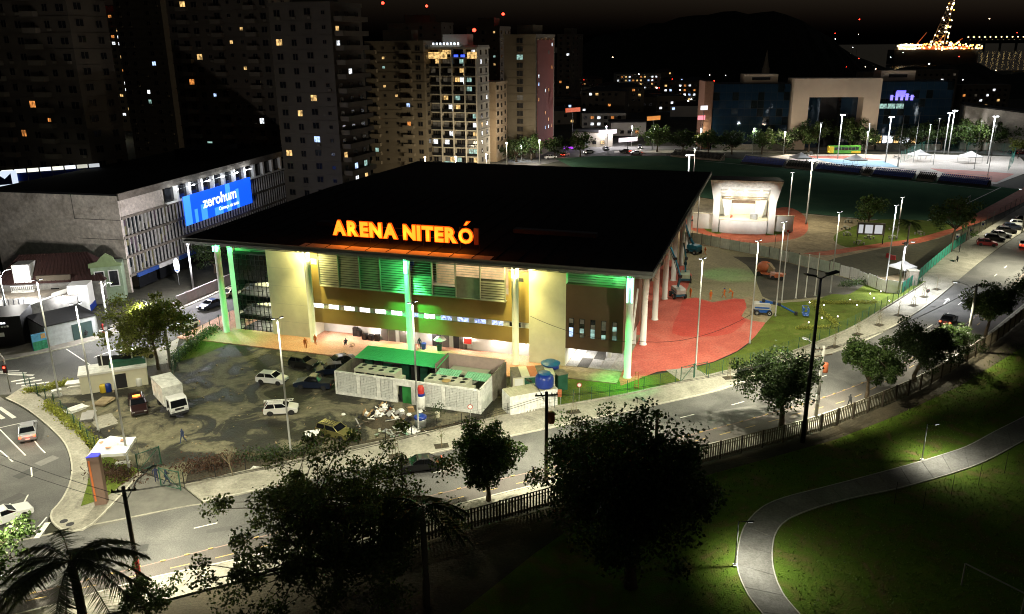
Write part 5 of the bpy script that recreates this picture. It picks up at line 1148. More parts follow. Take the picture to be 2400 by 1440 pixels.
# motorcycles on the pavement
def moto(label, base, rz):
    t = thing('motorcycle',label,'motorcycle',gp(*base,.13),rz,'motorcycles on the pavement'); ty = MB().lathe([(.22,-.05),(.3,-.05),(.31,0),(.3,.05),(.22,.05)],14).mesh('wheel',M['rubber'])
    for x in (-.62,.62): o = obj('wheel',ty,t,(x,0,.31)); o.rotation_euler = (R(90),0,0)
    MB().add([(-.5,-.12,.5),(.4,-.12,.45),(.45,-.1,.85),(-.1,-.14,.8),(-.7,-.1,.78),(-.5,.12,.5),(.4,.12,.45),(.45,.1,.85),(-.1,.14,.8),(-.7,.1,.78)],[(0,1,2,3,4),(5,9,8,7,6),(0,5,6,1),(1,6,7,2),(2,7,8,3),(3,8,9,4),(4,9,5,0)]).build('body',M['black'],t)
    m = MB(); m.bar((.45,0,.8),(.66,0,.31),.06); m.bar((.4,-.32,1.02),(.4,.32,1.02),.035); m.build('fork',M['steel'],t)
for i,(x,y) in enumerate(((468,693),(482,688),(496,683),(510,678))): moto('parked motorcycle on the pinkish pavement, %s from the left'%ordn[i],(x,y),.6+i*.2)
moto('motorcycle parked at the kerb of the far car park',(2243,612),1.2)
# box truck
p = gp(405,958); t = thing('truck','white cab-over truck with grey box body in the lot','truck',(p.x,p.y,0),R(-52))
MB().box(-3.3,-1.05,.75,1.2,1.05,.95).build('chassis',M['dark'],t); bx = MB(); bx.box(-3.4,-1.15,.95,1.15,1.15,3.3); bx = bx.build('cargo_box',M['dirtywhite'],t)
m = MB()
for z in (.98,3.24): m.box(-3.43,-1.18,z,1.18,-1.15,z+.06); m.box(-3.43,1.15,z,1.18,1.18,z+.06)
for x in (-2.3,-1.1,.1): m.box(x,-1.17,1.0,x+.04,-1.15,3.25)
m.build('box_frame',M['steel'],bx)
cb = MB(); cb.prismy([(1.3,.6),(3.0,.6),(3.05,1.25),(2.8,2.15),(2.55,2.3),(1.35,2.3)],-1.0,1.0); cb.build('cab',CP['white'],t)
ws = MB(); ws.add([(3.055,-.9,1.32),(3.055,.9,1.32),(2.83,.85,2.12),(2.83,-.85,2.12)],[(0,1,2,3)]); ws.build('windscreen',M['cglass'],t)
for s in (-1,1): MB().add([(1.7,s*1.005,1.3),(2.75,s*1.005,1.3),(2.6,s*1.005,2.1),(1.75,s*1.005,2.1)],[(0,1,2,3)]).build('side_window',M['cglass'],t); MB().cbox((3.06,s*.75,.85),.06,.35,.2).build('headlight',M['headoff'],t); MB().cbox((2.9,s*1.2,1.7),.06,.16,.4).build('mirror',M['dark'],t)
MB().box(3.0,-1.0,.45,3.12,1.0,.68).build('bumper',M['dark'],t); MB().box(3.05,-.5,.95,3.08,.5,1.2).build('grille',M['dark'],t)
ty = MB().lathe([(.25,-.14),(.44,-.14),(.46,0),(.44,.14),(.25,.14)],16).mesh('wheel',M['rubber'])
for x in (-2.2,2.2):
    for s in (-1,1): o = obj('wheel',ty,t,(x,s*.9,.46)); o.rotation_euler = (R(90),0,0)
# green and yellow bus on the far road
p = gp(1977,361); t = thing('bus','green and yellow city bus on the far road behind the courts','bus',(p.x,p.y,0),R(-2))
b = MB(); b.box(-5.8,-1.25,.35,5.8,1.25,3.1); b.build('body',pmat('bus_green',(.07,.28,.03),.5,var=.1),t)
MB().box(-5.85,-1.28,.4,-4.2,1.28,2.9).build('rear_panel',pmat('bus_yellow',(.65,.5,.04),.5),t); MB().box(2.4,-1.28,.4,5.83,1.28,1.2).build('front_panel',M['yellow'],t)
for i in range(7): MB().box(-4.0+i*1.3,-1.3,1.6,-2.85+i*1.3,-1.27,2.6).build('window',M['cglass'],t)
for x in (-3.6,3.8):
    o = obj('wheel',ty,t,(x,-1.1,.46)); o.rotation_euler = (R(90),0,0)
for z in (.9,2.6): MB().box(-5.92,-1.1,z,-5.84,-.6,z+.3).build('tail_light',emat('bus_amber',(1,.4,.05),5),t)

# ------------------------------------------------------------------ boom lifts and site machines
def boom_lift(label, base, rz, paint, joints, basket=True, cover=M['liftgrey'], tilt=0.0):
    t = thing('boom_lift',label,'boom lift',gp(*base),rz); MB().box(-1.2,-.8,.45,1.2,.8,.85).build('chassis',paint,t)
    ty = MB().lathe([(.2,-.15),(.42,-.15),(.44,0),(.42,.15),(.2,.15)],14).mesh('wheel',M['rubber']); hub = MB().lathe([(.0,.12),(.16,.16),(.2,.16)],10,cap=False).mesh('hub',M['liftgrey'])
    for x in (-.95,.95):
        for s in (-1,1): o = obj('wheel',ty,t,(x,s*.95,.44)); o.rotation_euler = (R(-90*s),0,0); obj('hub',hub,o)
    m = MB(); m.prismy([(-1.5,.95),(1.1,.95),(1.15,1.5),(.9,1.85),(-1.2,1.85),(-1.5,1.6)],-.8,.8); m.build('turret',cover,t); MB().box(-1.3,-.83,1.1,.9,.83,1.35).build('turret_band',paint,t)
    J = [Vector(j) for j in joints]; m = MB()
    for a,b,w in zip(J[:-1],J[1:],(.32,.28,.24,.2)): m.bar(a,b,w*.8,w)
    m.build('boom',paint,t); m = MB()
    for a,b in zip(J[:-2],J[1:-1]): m.bar(a+Vector((0,.25,-.2)),b+Vector((0,.25,-.2)),.08,.08)
    for j in J[1:-1]: m.cbox(j,.45,.5,.45)
    m.build('linkage',M['dark'],t)
    if basket:
        e = J[-1]; m = MB(); 
        for z in (.0,.55,1.1):
            for (x0,y0,x1,y1) in ((0,-.9,0,.9),(.8,-.9,.8,.9),(0,-.9,.8,-.9),(0,.9,.8,.9)): m.bar((e.x+x0,e.y+y0,e.z+z),(e.x+x1,e.y+y1,e.z+z),.06)
        for x in (0,.8):
            for y in (-.9,0,.9): m.bar((e.x+x,e.y+y,e.z),(e.x+x,e.y+y,e.z+1.1),.06)
        m.box(e.x,e.y-.9,e.z-.05,e.x+.8,e.y+.9,e.z+.02); m.cbox((e.x+.1,e.y,e.z+.8),.25,.6,.4); m.build('basket',paint,t)
    return t
boom_lift('bright blue boom lift with its basket lowered on the grass',(1787,736),R(-12),M['lift'],[(-.6,0,1.9),(1.6,0,1.9),(.0,0,2.2),(2.4,0,1.7),(5.0,.0,.4),(6.0,0,.35)])
boom_lift('grey and teal articulated boom lift raised to the arena eave',(1588,697),R(100),M['liftteal'],[(0,0,1.9),(-1.2,.2,4.0),(.4,.6,6.6),(2.2,1.4,9.4),(3.0,2.2,12.0)],True)
boom_lift('pale green boom lift on the red strip behind the grey one',(1605,660),R(80),M['liftteal'],[(-.4,0,1.9),(1.4,0,3.0),(-.6,0,4.4),(2.0,.5,6.5)],False,pmat('lift_green',(.3,.38,.27),.5))
boom_lift('teal boom lift by the hoarding with raised boom and basket',(1625,594),R(130),M['liftteal'],[(0,0,1.9),(1.0,0,3.0),(2.0,.8,6.4),(2.8,1.4,9.8)],False,M['liftteal'])
t = thing('mixer_truck','orange concrete mixer with tipped drum on the dark yard','mixer',gp(1797,648),R(-35)); m = MB(); m.box(-1.9,-.8,.5,1.9,.8,.8); m.build('chassis',M['orangem'],t)
dr = MB().lathe([(.3,-1.3),(.9,-.6),(1.05,.1),(.8,.8),(.35,1.3)],16).build('drum',M['orangem'],t,(-.7,0,1.75),smooth=True); dr.rotation_euler = (0,R(65),0)
MB().prismy([(.2,1.0),(1.2,.9),(1.3,1.6),(.4,2.5),(-.1,2.6)],-.5,.5).build('chute',M['beigep'] if 'beigep' in M else M['stagesand'],t)
for x in (-1.3,1.3):
    for s in (-1,1): o = obj('wheel',ty,t,(x,s*.8,.45)); o.rotation_euler = (R(90),0,0)
t = thing('site_dumper','small pinkish dumper beside the orange mixer','dumper',gp(1822,656),R(-20)); MB().prismy([(-1.0,.5),(1.0,.5),(1.3,1.2),(-.4,1.2),(-.6,.9),(-1.0,.9)],-.6,.6).build('skip',M['orangem'],t); MB().box(-1.3,-.5,.45,-.4,.5,1.3).build('engine_cover',pmat('faded_pink',(.45,.25,.2),.7),t)
for x in (-.8,.7):
    for s in (-1,1): o = obj('wheel',ty,t,(x,s*.65,.45)); o.rotation_euler = (R(90),0,0); o.scale = (.8,.8,.8)
# ------------------------------------------------------------------ chiller yard beside the lot
HA = math.atan2(86.5-92.7,-3.7+21.8)                                  # runs parallel to the arena front
hv = thing('chiller_yard','white block-walled chiller enclosure with bright green roof sheet','enclosure',(-21.8,92.7,0),HA)   # local x right, y back; 19.1 m long
HL = 19.1; hh = 3.05
def hb(name, mat, *b, par=None): return MB().box(*b).build(name, mat, par or hv)
hb('wall',M['dirtywhite'],0,0,0,.25,.25,hh)
for x0,x1 in ((.25,8.4),(10.3,HL)):
    hb('wall',M['dirtywhite'],x0,0,0,x1,.25,.35); hb('wall',M['dirtywhite'],x0,0,hh-.2,x1,.25,hh)
for x in (3.0,5.7,7.9,10.3,14.2): hb('wall_pier',M['dirtywhite'],x,-.02,.35,x+.5,.27,hh-.2)
hb('wall_pier',M['dirtywhite'],HL-.35,-.02,0,HL+.02,.27,hh)
hb('wall',M['dirtywhite'],8.4,.0,2.25,10.3,.25,hh); hb('wall',M['dirtywhite'],8.4,.9,0,8.5,.95,.1)
blk = MB().box(0,.05,0,.37,.2,.17).mesh('vent_block',M['brick_l'])
for (x0,x1) in ((.3,2.95),(3.55,5.65),(6.25,7.85),(10.85,14.15),(14.75,HL-.4)):
    hb('wall_backing',M['dirtywhite'],x0,.2,.35,x1,.24,hh-.2)
    nx = int((x1-x0)/.4)
    for k in range(12):
        for i in range(nx): o = obj('vent_block',blk,hv,(x0+.015+i*(x1-x0)/nx+(.0 if k%2 else .0),0,.37+k*.205)); o.scale = (((x1-x0)/nx-.035)/.37,1,1)
hb('door',pmat('green_gate',(.02,.2,.04),.6),9.05,.14,0,10.2,.2,2.2); hb('door_reveal',M['dark'],8.45,.5,0,10.3,.55,2.2)
hb('wall',M['dirtywhite'],HL-.25,.25,0,HL,8.4,hh); hb('wall',M['conc_old'],0,.25,0,.25,7.2,hh); hb('wall',pmat('tile_grid_wall',(.5,.38,.33),.7,var=.1),11.6,8.4,0,HL,8.6,3.6); hb('wall',M['conc_old'],11.4,4.6,0,11.6,8.6,3.6); hb('wall',M['conc_old'],HL,4.0,0,HL+.2,8.6,3.3); hb('wall',M['conc_old'],0,7.0,0,11.4,7.2,2.9)
m = MB(); m.add([(.2,4.7,3.1),(11.7,4.7,3.1),(11.7,8.3,3.45),(.2,8.3,3.45),(.2,4.7,3.03),(11.7,4.7,3.03),(11.7,8.3,3.38),(.2,8.3,3.38)],[(0,1,2,3),(4,7,6,5),(0,4,5,1),(1,5,6,2),(2,6,7,3),(3,7,4,0)]); gr_ = m.build('roof_sheet',M['greenroof'],hv)
m = MB()
for i in range(38): m.box(.3+i*.3,0,0,.36+i*.3,3.62,.03)
o = m.build('roof_rib',M['greenroof'],gr_,(0,4.7,3.1)); o.rotation_euler = (math.atan2(.35,3.6),0,0)
pl_ = pmat('pale_green_sheet',(.2,.5,.3),.6)
for x0,x1 in ((11.9,14.9),(15.6,18.7)):
    m = MB()
    for i in range(10): xx = x0+(x1-x0)*i/10; m.add([(xx,3.2,2.7),(xx+(x1-x0)/20,3.2,2.76),(xx+(x1-x0)/10,3.2,2.7),(xx,4.9,3.0),(xx+(x1-x0)/20,4.9,3.06),(xx+(x1-x0)/10,4.9,3.0)],[(0,1,4,3),(1,2,5,4)])
    m.build('roof_sheet',pl_,hv)
hb('plant_box',M['slat'],12.6,5.4,0,17.6,7.6,2.4); hb('plant_box',pmat('pale_casing',(.45,.46,.38),.6),12.4,5.0,2.3,16.6,5.9,2.5)
rng = random.Random(2)
for i in range(8): hb('switch_cabinet',M['dark'] if i%2 else M['greenp'],.8+i*1.3,6.2,0,1.8+i*1.3,6.8,1.9+.3*rng.random())
hb('floor_slab',M['dark'],.25,.25,.0,HL-.25,8.4,.05)
def chiller(x,y,L,label):
    c = thing('chiller',label,'chiller',Vector((-21.8,92.7,0))+Matrix.Rotation(HA,3,'Z')@Vector((x,y,0)),HA,'rooftop chillers in the yard'); cs = pmat('chiller_casing',(.55,.54,.43),.5,.2,var=.1)
    MB().box(0,0,2.75,L,1.9,3.1).build('fan_deck',cs,c); m = MB()
    for i in range(5): m.box(i*(L-.1)/4,.02,.3,i*(L-.1)/4+.1,1.88,2.75)
    m.build('frame',cs,c); MB().box(.1,.1,.3,L-.1,1.8,2.5).build('coil',M['dark'],c); MB().box(L,.3,.3,L+.6,1.6,2.4).build('control_box',cs,c)
    fan = MB().lathe([(.36,0),(.4,0),(.4,.05),(.36,.05)],16,cap=False); fm = fan.mesh('fan_ring',cs); hub = MB().lathe([(.355,.012),(.02,.016)],16).mesh('fan_well',M['black'])
    for i in range(4):
        for j in range(2): o = obj('fan_ring',fm,c,(L/8+i*L/4,.5+j*.9,3.1)); obj('fan_well',hub,o)
    return c
chiller(2.0,1.3,5.6,'cream chiller with eight fans, left of the yard door'); chiller(11.6,.9,5.4,'cream chiller with eight fans, right of the yard door')
t = thing('round_lid','tan round lid lying on the right chiller','lid',Vector((-21.8,92.7,3.16))+Matrix.Rotation(HA,3,'Z')@Vector((14.4,1.1,0)),HA); MB().lathe([(.52,0),(.55,.03),(.5,.06)],18).build('lid',pmat('tan_board',(.4,.27,.1),.8),t)
# bottle-shaped stand, barrel, debris
t = thing('display_bottle','red and blue promotional bottle stand at the yard wall','bottle stand',gp(988,958)); MB().lathe([(.45,0),(.5,.4),(.5,1.5),(.42,1.7)],14).build('body',M['white'],t,smooth=True); MB().lathe([(.48,1.7),(.46,2.0)],14).build('band',M['blue'],t); MB().lathe([(.4,2.0),(.42,2.5),(.3,2.9)],14).build('cap',M['redp'],t)
t = thing('barrel','round tub with blue lid at the foot of the light pole','tub',gp(986,1000)); MB().lathe([(.6,0),(.68,.9),(.66,1.1)],16).build('body',M['steel'],t,smooth=True); MB().lathe([(.72,1.05),(.72,1.25),(.5,1.4),(.1,1.42)],16).build('lid',M['blue'],t,smooth=True)
t = thing('potted_shrub','small shrub in a cream pot before the yard wall','plant',gp(1026,978)); MB().lathe([(.22,0),(.3,.6)],12).build('pot',M['cream'],t); o = obj('foliage',shrub_mesh(71,220,1.2,1.2,1.2,.14,'leafd'),t,(0,0,.6))
# rubbish heap: boards, boxes, bags
h = gp(905,985); t = thing('rubbish_heap','heap of broken boards, cardboard and white bags in the lot','rubbish heap',h); rng = random.Random(11)
mm = [M['wood'],M['dirtywhite'],pmat('cardboard',(.35,.23,.11),.9),M['white'],M['dark'],pmat('rust',(.28,.09,.04),.9),M['shirtgrey']]
md = MB(); md.lathe([(2.6,0),(1.9,.5),(1.1,1.0),(.3,1.3)],12); md.build('mound',M['earth'],t)
for i in range(110):
    r = abs(rng.gauss(0,1.3)); a = rng.uniform(0,6.3); z = max(.06,1.5-r*.55+rng.gauss(0,.15)); k = rng.random()
    m = MB()
    if k < .45: m.cbox((0,0,0),rng.uniform(.8,2.0),rng.uniform(.1,.25),.04,rng.uniform(0,6),rng.gauss(0,.5),rng.gauss(0,.5)); nm = 'board'
    elif k < .75: m.cbox((0,0,0),rng.uniform(.3,.8),rng.uniform(.3,.7),rng.uniform(.03,.4),rng.uniform(0,6),rng.gauss(0,.6),rng.gauss(0,.6)); nm = 'box'
    else: s = rng.uniform(.2,.45); m.lathe([(.05,-s*.5),(s*.8,-s*.3),(s,0),(s*.7,s*.4),(.05,s*.55)],7); nm = 'bag'
    o = m.build(nm,mm[rng.randrange(7)] if nm != 'bag' else mm[rng.choice((1,3,4,3))],t,(r*math.cos(a)*1.5,r*math.sin(a),z))
h = gp(945,1018); t = thing('plastic_sheets','crumpled pale plastic sheets on the earth strip by the pole','debris',h); 
for i in range(26): MB().cbox((0,0,0),rng.uniform(.4,1.3),rng.uniform(.2,.5),.02,rng.uniform(0,6),rng.gauss(0,.35),rng.gauss(0,.35)).build('sheet',[M['white'],M['steel'],M['hoard']][i%3],t,(rng.gauss(0,1.5),rng.gauss(0,.7),.15+.1*rng.random()))
for i,(x,y,d) in enumerate(((1085,1000,'white board lying on the earth beside the footway'),(597,1100,'pale square board on the planting strip'),(1175,1005,'scrap of white sheet by the sapling'))):
    t = thing('board',d,'board',gp(x,y),.4+i); MB().cbox((0,0,.08),.9,.7,.04,0,.1,.05).build('panel',M['white'],t)
# container, shed, tanks right of the yard
c0 = gp(1196,976); CA = math.atan2(88.3-86.1,4.9+.4)
t = thing('container','grey-white corrugated container behind the wire fence','container',c0,CA); L_,W_,H_ = 6.0,2.4,2.45; n = 30
for s,y in ((0,0),(1,W_)):
    m = MB()
    for i in range(n): x = L_*i/n; yy = y+(.03 if i%2 else 0)*(1 if s else -1); m.add([(x,yy,0),(x+L_/n,yy,0),(x+L_/n,yy,H_),(x,yy,H_)],[(0,1,2,3)])
    m.build('side_wall',M['dirtywhite'],t)
m = MB()
for x in (0,L_): m.box(x-.03,0,0,x+.03,W_,H_)
m.build('end_wall',M['dirtywhite'],t); m = MB()
for i in range(16): x = L_*i/16; m.add([(x,-.05,H_),(x+L_/32,-.05,H_+.05),(x+L_/16,-.05,H_),(x,W_+.05,H_),(x+L_/32,W_+.05,H_+.05),(x+L_/16,W_+.05,H_)],[(0,1,4,3),(1,2,5,4)])
m.box(0,.05,H_-.15,L_,W_-.05,H_-.06); m.build('roof_sheet',pmat('cream_sheet',(.5,.47,.33),.7,var=.2),t)
s0 = gp(1203,925); t = thing('site_shed','low site shed with boarded roof and green door','shed',s0,CA-.25); m = MB(); m.box(0,0,0,5.2,2.6,2.3); m.build('wall',M['cream'],t)
for i in range(5): MB().cbox((.5+i*1.05,1.3,2.38+.03*(i%2)),1.02,2.9,.05,0,.06,0).build('roof_board',[M['conc_old'],M['cream'],M['orangem'],M['conc_old'],M['cream']][i],t)
MB().box(1.4,-.05,0,2.9,.0,2.1).build('door',M['greenp'],t); MB().box(.2,-.05,.4,1.2,0,2.0).build('door',M['white'],t)
def tank(label,x,y,z,s,rz=0):
    p = gp(x,y,z); t = thing('water_tank',label,'water tank',p,rz,'blue water tanks'); t.scale = (s,s,s); MB().lathe([(.95,0),(1.05,.1),(1.08,.5),(1.08,1.0),(1.0,1.35),(.7,1.6),(.62,1.62)],20).build('tank_body',M['blue'],t,smooth=True); MB().lathe([(.7,1.6),(.72,1.72),(.4,1.82),(.05,1.84)],20).build('lid',M['tankblue'],t)
tank('glossy blue water tank on the container roof end',1276,906,2.5,1.02); 
p = gp(1290,897); t = thing('water_tank','blue water tank with wide domed lid behind the glossy one','water tank',(p.x,p.y,0),0,'blue water tanks'); MB().lathe([(.95,0),(1.05,.1),(1.1,1.0),(1.1,2.4),(1.05,2.6)],20).build('tank_body',M['blue'],t,smooth=True)
m = MB(); m.lathe([(1.22,2.6),(1.22,2.72),(.7,2.98),(.06,3.08)],20); m.build('lid',M['tankblue'],t)
t = thing('green_booth','dark green sheet booth right of the tanks','booth',gp(1308,918),CA); MB().box(0,0,0,1.3,1.6,2.1).build('wall',M['greenp'],t); MB().cbox((.65,.8,2.16),1.5,1.8,.06).build('roof_board',M['conc_old'],t)
t = thing('ladder','orange stepladder leaning at the fence before the right column','ladder',gp(1492,912)); m = MB()
for s in (-.25,.25): m.bar((s,0,0),(s*.8,.3,2.2),.06)
for i in range(7): m.bar((-.24,.04*i,.25+i*.3),(.24,.04*i,.25+i*.3),.05)
m.build('frame',M['orangem'],t)
t = thing('notice_board','red notice box on the avenue fence beside the timber pole','sign',gp(1308,952)); MB().box(-.4,-.1,1.2,.4,.1,2.1).build('panel',M['orangem'],t); m = MB(); m.bar((-.3,0,0),(-.3,0,1.3),.05); m.bar((.3,0,0),(.3,0,1.3),.05); m.build('post',M['steel'],t)
for i,(x,y,d) in enumerate(((1103,995,'before the chiller yard'),(2170,712,'on the footway beside the gate pillar'),(1357,942,'white, on the grass fence'))):
    t = thing('road_sign','small round road sign on a post '+d,'road sign',gp(x,y),0); MB().lathe([(.035,0),(.03,2.4)],8).build('post',M['steel'],t); m = MB().lathe([(.3,0),(.3,.03)],18); o = m.build('sign_face',M['white'],t,(0,-.04,2.2)); o.rotation_euler = (R(90),0,0); m = MB().lathe([(.22,.0),(.3,.0),(.3,.035),(.22,.035)],18,cap=False); q = m.build('sign_ring',M['redp'],o)
# ------------------------------------------------------------------ guard house corner
g0 = gp(192,926); GA = math.atan2(97.9-93.2,-50.4+53.6+5.0)
t = thing('guard_house','small white guard house with flat roof and black doorway','guard house',g0,R(24)); MB().box(0,0,0,7.6,3.2,2.35).build('wall',M['cream'],t); MB().box(-.12,-.12,2.35,7.72,3.32,2.6).build('parapet',M['white'],t); MB().box(.2,.2,2.6,7.4,3.0,2.62).build('roof',M['dirtywhite'],t); MB().box(3.7,-.04,.1,5.2,.02,2.0).build('door',M['dark'],t)
t = thing('green_lightbox','dark green rounded sign box on the guard house roof','sign',g0+Vector((2.6,2.6,2.64)),R(24)); MB().prismy([(0,0),(4.2,0),(4.2,.45),(3.9,.7),(.3,.7),(0,.45)],-.5,.5).build('box',M['greenp'],t)
t = thing('billboard','blank black billboard on two white posts beside the street','billboard',gp(300,898),R(10)); MB().box(-3.1,-.06,1.6,1.0,.06,3.9).build('panel',M['black'],t)
for x in (-2.7,.9): MB().box(x,-.1,0,x+.14,.1,4.1).build('post',M['white'],t)
for i,(x,y,dx,dy,dz,k,d) in enumerate(((180,908,2.2,1.4,.7,'white','white tarpaulin pile at the guard house corner'),(133,930,1.1,.9,.9,'dirtywhite','pale concrete block by the corner hedge'),(180,960,2.2,1.6,.25,'dirtywhite','stack of pale slabs beside the parked off-roader'),(243,945,2.4,1.7,.35,'stagesand','low sand box near the blue barrel'),(210,982,2.4,1.4,.5,'shirtgrey','heap under grey sheeting next to the tent'),(245,985,3.0,2.4,.06,'concrete','flat concrete plate behind the tent'))):
    t = thing('site_pile',d,'material pile',gp(x,y),.3+i*.4); rr = random.Random(i)
    for q in range(5): MB().cbox((rr.gauss(0,.08)*dx,rr.gauss(0,.08)*dy,dz*(q+.5)/5),dx*rr.uniform(.75,1),dy*rr.uniform(.75,1),dz/5*.9,rr.gauss(0,.12)).build('layer',M[k],t)
for i,(x,y,k,d) in enumerate(((243,920,'yellow','yellow drum at the guard house wall'),(255,918,'blue','blue drum beside the yellow drum'),(316,903,'white','white sack, left of two by the box truck'),(327,904,'white','white sack, right of two by the box truck'),(340,900,'yellow','yellow crate against the box truck'))):
    t = thing('drum' if k != 'white' else 'sack',d,'drum' if k != 'white' else 'sack',gp(x,y)); MB().lathe([(.36,0),(.4,.1),(.38,.5),(.4,.9),(.3,1.05)],12).build('body',M[k],t,smooth=True)
def tent(label, c, w, h, rz, mat='canvas', prints=False, z=0):
    p = gp(*c) if not isinstance(c,Vector) else c; t = thing('canopy_tent',label,'tent',p,rz,'white canopy tents'); a = w/2
    MB().add([(-a,-a,h),(a,-a,h),(a,a,h),(-a,a,h),(0,0,h+w*.32),(-a*.5,-a*.5,h+w*.12),(a*.5,-a*.5,h+w*.12),(a*.5,a*.5,h+w*.12),(-a*.5,a*.5,h+w*.12)],[(0,1,6,5),(1,2,7,6),(2,3,8,7),(3,0,5,8),(5,6,4),(6,7,4),(7,8,4),(8,5,4)]).build('canopy',M[mat],t)
    m = MB()
    for x0,y0,x1,y1 in ((-a,-a,a,-a),(a,-a,a,a),(a,a,-a,a),(-a,a,-a,-a)): m.add([(x0,y0,h),(x1,y1,h),(x1,y1,h-.3),(x0,y0,h-.3)],[(0,1,2,3)])
    m.build('valance',M[mat],t)
    lg = MB().box(-.03,-.03,0,.03,.03,h).mesh('leg',M['steel'])
    for x in (-a,a):
        for y in (-a,a): obj('leg',lg,t,(x*.98,y*.98,0))
    if prints:
        for (x,y,zz) in ((0,-a*.55,h+w*.105),(-a*.5,0,h+w*.13),(a*.5,a*.1,h+w*.13)): MB().lathe([(.3,0),(.28,.012)],12,(x,y,zz+.02)).build('print',pmat('orange_print',(.6,.25,.15),.8),t)
    return t
tent('white branded canopy tent at the lot entrance beside the hedge',gp(272,1095),3.6,2.4,R(8),prints=True)
t = thing('bench','white bench and table under the branded tent','bench',gp(290,1098),.2); MB().box(-.7,-.3,.65,.7,.3,.7).build('top',M['white'],t); m = MB()
for x in (-.6,.6): m.bar((x,-.25,0),(x,-.25,.66),.05); m.bar((x,.25,0),(x,.25,.66),.05)
m.build('leg',M['steel'],t)
tent('white canopy tent beside the teal shade net',gp(2112,652),3.4,2.3,R(30))
for (x,y,d) in ((1875,385,'white canopy tent left on the courts, behind the stands'),(2003,390,'white canopy tent in the middle of the courts'),(2153,378,'white canopy tent before the thin net posts'),(2272,382,'white canopy tent on the long court')): tent(d,(x,y),5.5,2.4,.2)
# totem sign
p = gp(238,1182); t = thing('totem_sign','tall brown triangular totem with orange lettering stripe on the corner','sign',(p.x,p.y,.1),R(20)); t.scale = (.68,.68,1); MB().prism([(-.75,-.5),(.75,-.65),(.95,.35),(-.2,.75)],0,5.0).build('body',M['totem'],t)
m = MB(); m.box(-.62,-.6,.5,-.4,-.56,4.7); m.build('stripe',M['totemor'],t); MB().prism([(-.8,-.53),(.78,-.68),(.98,.38),(-.22,.8)],5.0,5.06).build('top_cap',emat('totem_blue',(.02,.03,.9),.35),t)

# stall box, sand box beside the olive car
t = thing('vendor_cart','small cart with white board top beside the olive estate','cart',gp(735,1040),.3); MB().box(-.6,-.45,.2,.6,.45,1.0).build('body',M['conc_old'],t); MB().cbox((0,0,1.25),1.6,1.2,.05,0,.1,0).build('top',M['white'],t); m = MB()
for x in (-.6,.6): m.bar((x,-.4,0),(x,-.4,1.2),.05); m.bar((x,.4,0),(x,.4,1.2),.05)
m.build('leg',M['wood'],t)
# loudspeakers and stools on the terrace
for i,(u,v,z) in enumerate(((-40.9,3.9,1.3),(-40.4,3.9,.8),(-38.9,2.9,.9),(-37.9,2.9,.8),(-36.9,2.9,.95))):
    p = AW(u,v,.15); t = thing('loudspeaker','black loudspeaker against the white terrace wall, %s from the left'%ordn[i],'loudspeaker',p,AANG,'loudspeakers on the terrace'); MB().box(-.35,-.3,0,.35,.3,z).build('cabinet',M['black'],t); MB().lathe([(.2,0),(.1,.02)],12).build('cone',M['dark'],t,(0,-.31,z*.5)).rotation_euler = (R(90),0,0)
for i,(x,y) in enumerate(((823,814),(828,812))): t = thing('stool','wooden stool on the terrace before the loudspeakers, %s'%('left','right')[i],'stool',gp(x,y,.15),i); MB().lathe([(.2,.45),(.2,.5)],12).build('seat',M['stagesand'],t); m = MB(); [m.bar((a,b,0),(a*.8,b*.8,.46),.05) for a in (-.15,.15) for b in (-.15,.15)]; m.build('leg',M['wood'],t)
for i,(x,y,k,d) in enumerate(((993,818,'blue','blue bin beside the person in green on the terrace'),(1030,822,'greenp','green bin under a white parasol on the terrace'))): t = thing('bin',d,'bin',gp(x,y,.15)); MB().lathe([(.3,0),(.4,.8),(.38,.85)],12).build('body',M[k],t)
t = thing('parasol','small white parasol on the terrace near the doors','parasol',gp(1032,820,.15)); MB().lathe([(.9,1.5),(.6,1.8),(.02,2.0)],10).build('canopy',M['white'],t); MB().bar((0,0,0),(0,0,1.95),.05).build('pole',M['steel'],t)
t = thing('screen','red lit screen in a white frame at the terrace doors','screen',AW(-22.9,2.9,.15),AANG); MB().box(-.7,-.05,.9,.7,.05,1.9).build('frame',M['white'],t); MB().box(-.55,-.08,1.0,.55,-.05,1.8).build('panel',emat('red_screen',(.5,.03,.02),.5),t); [MB().bar((x,0,0),(x,0,.9),.06).build('stand_leg',M['steel'],t) for x in (-.6,.6)]

# ------------------------------------------------------------------ open-air stage
SP = gp(1740,547); SA = math.atan2(179.87-182.5,58.14-46.8)
stg = thing('stage','white open-air stage shell with flared proscenium and lit interior','stage',SP,SA)
def sb(name,mat,*b): return MB().box(*b).build(name,mat,stg)
m = MB(); m.prism([(-5.1,0),(-3,-.7),(0,-1.0),(3,-.7),(5.1,0),(5.1,3),(-5.1,3)],0,2.95); m.build('apron',M['white'],stg); m = MB(); m.prism([(-5.2,-.05),(-3,-.8),(0,-1.1),(3,-.8),(5.2,-.05),(5.2,6),(-5.2,6)],2.95,3.1); m.build('stage_floor',M['cream'],stg)
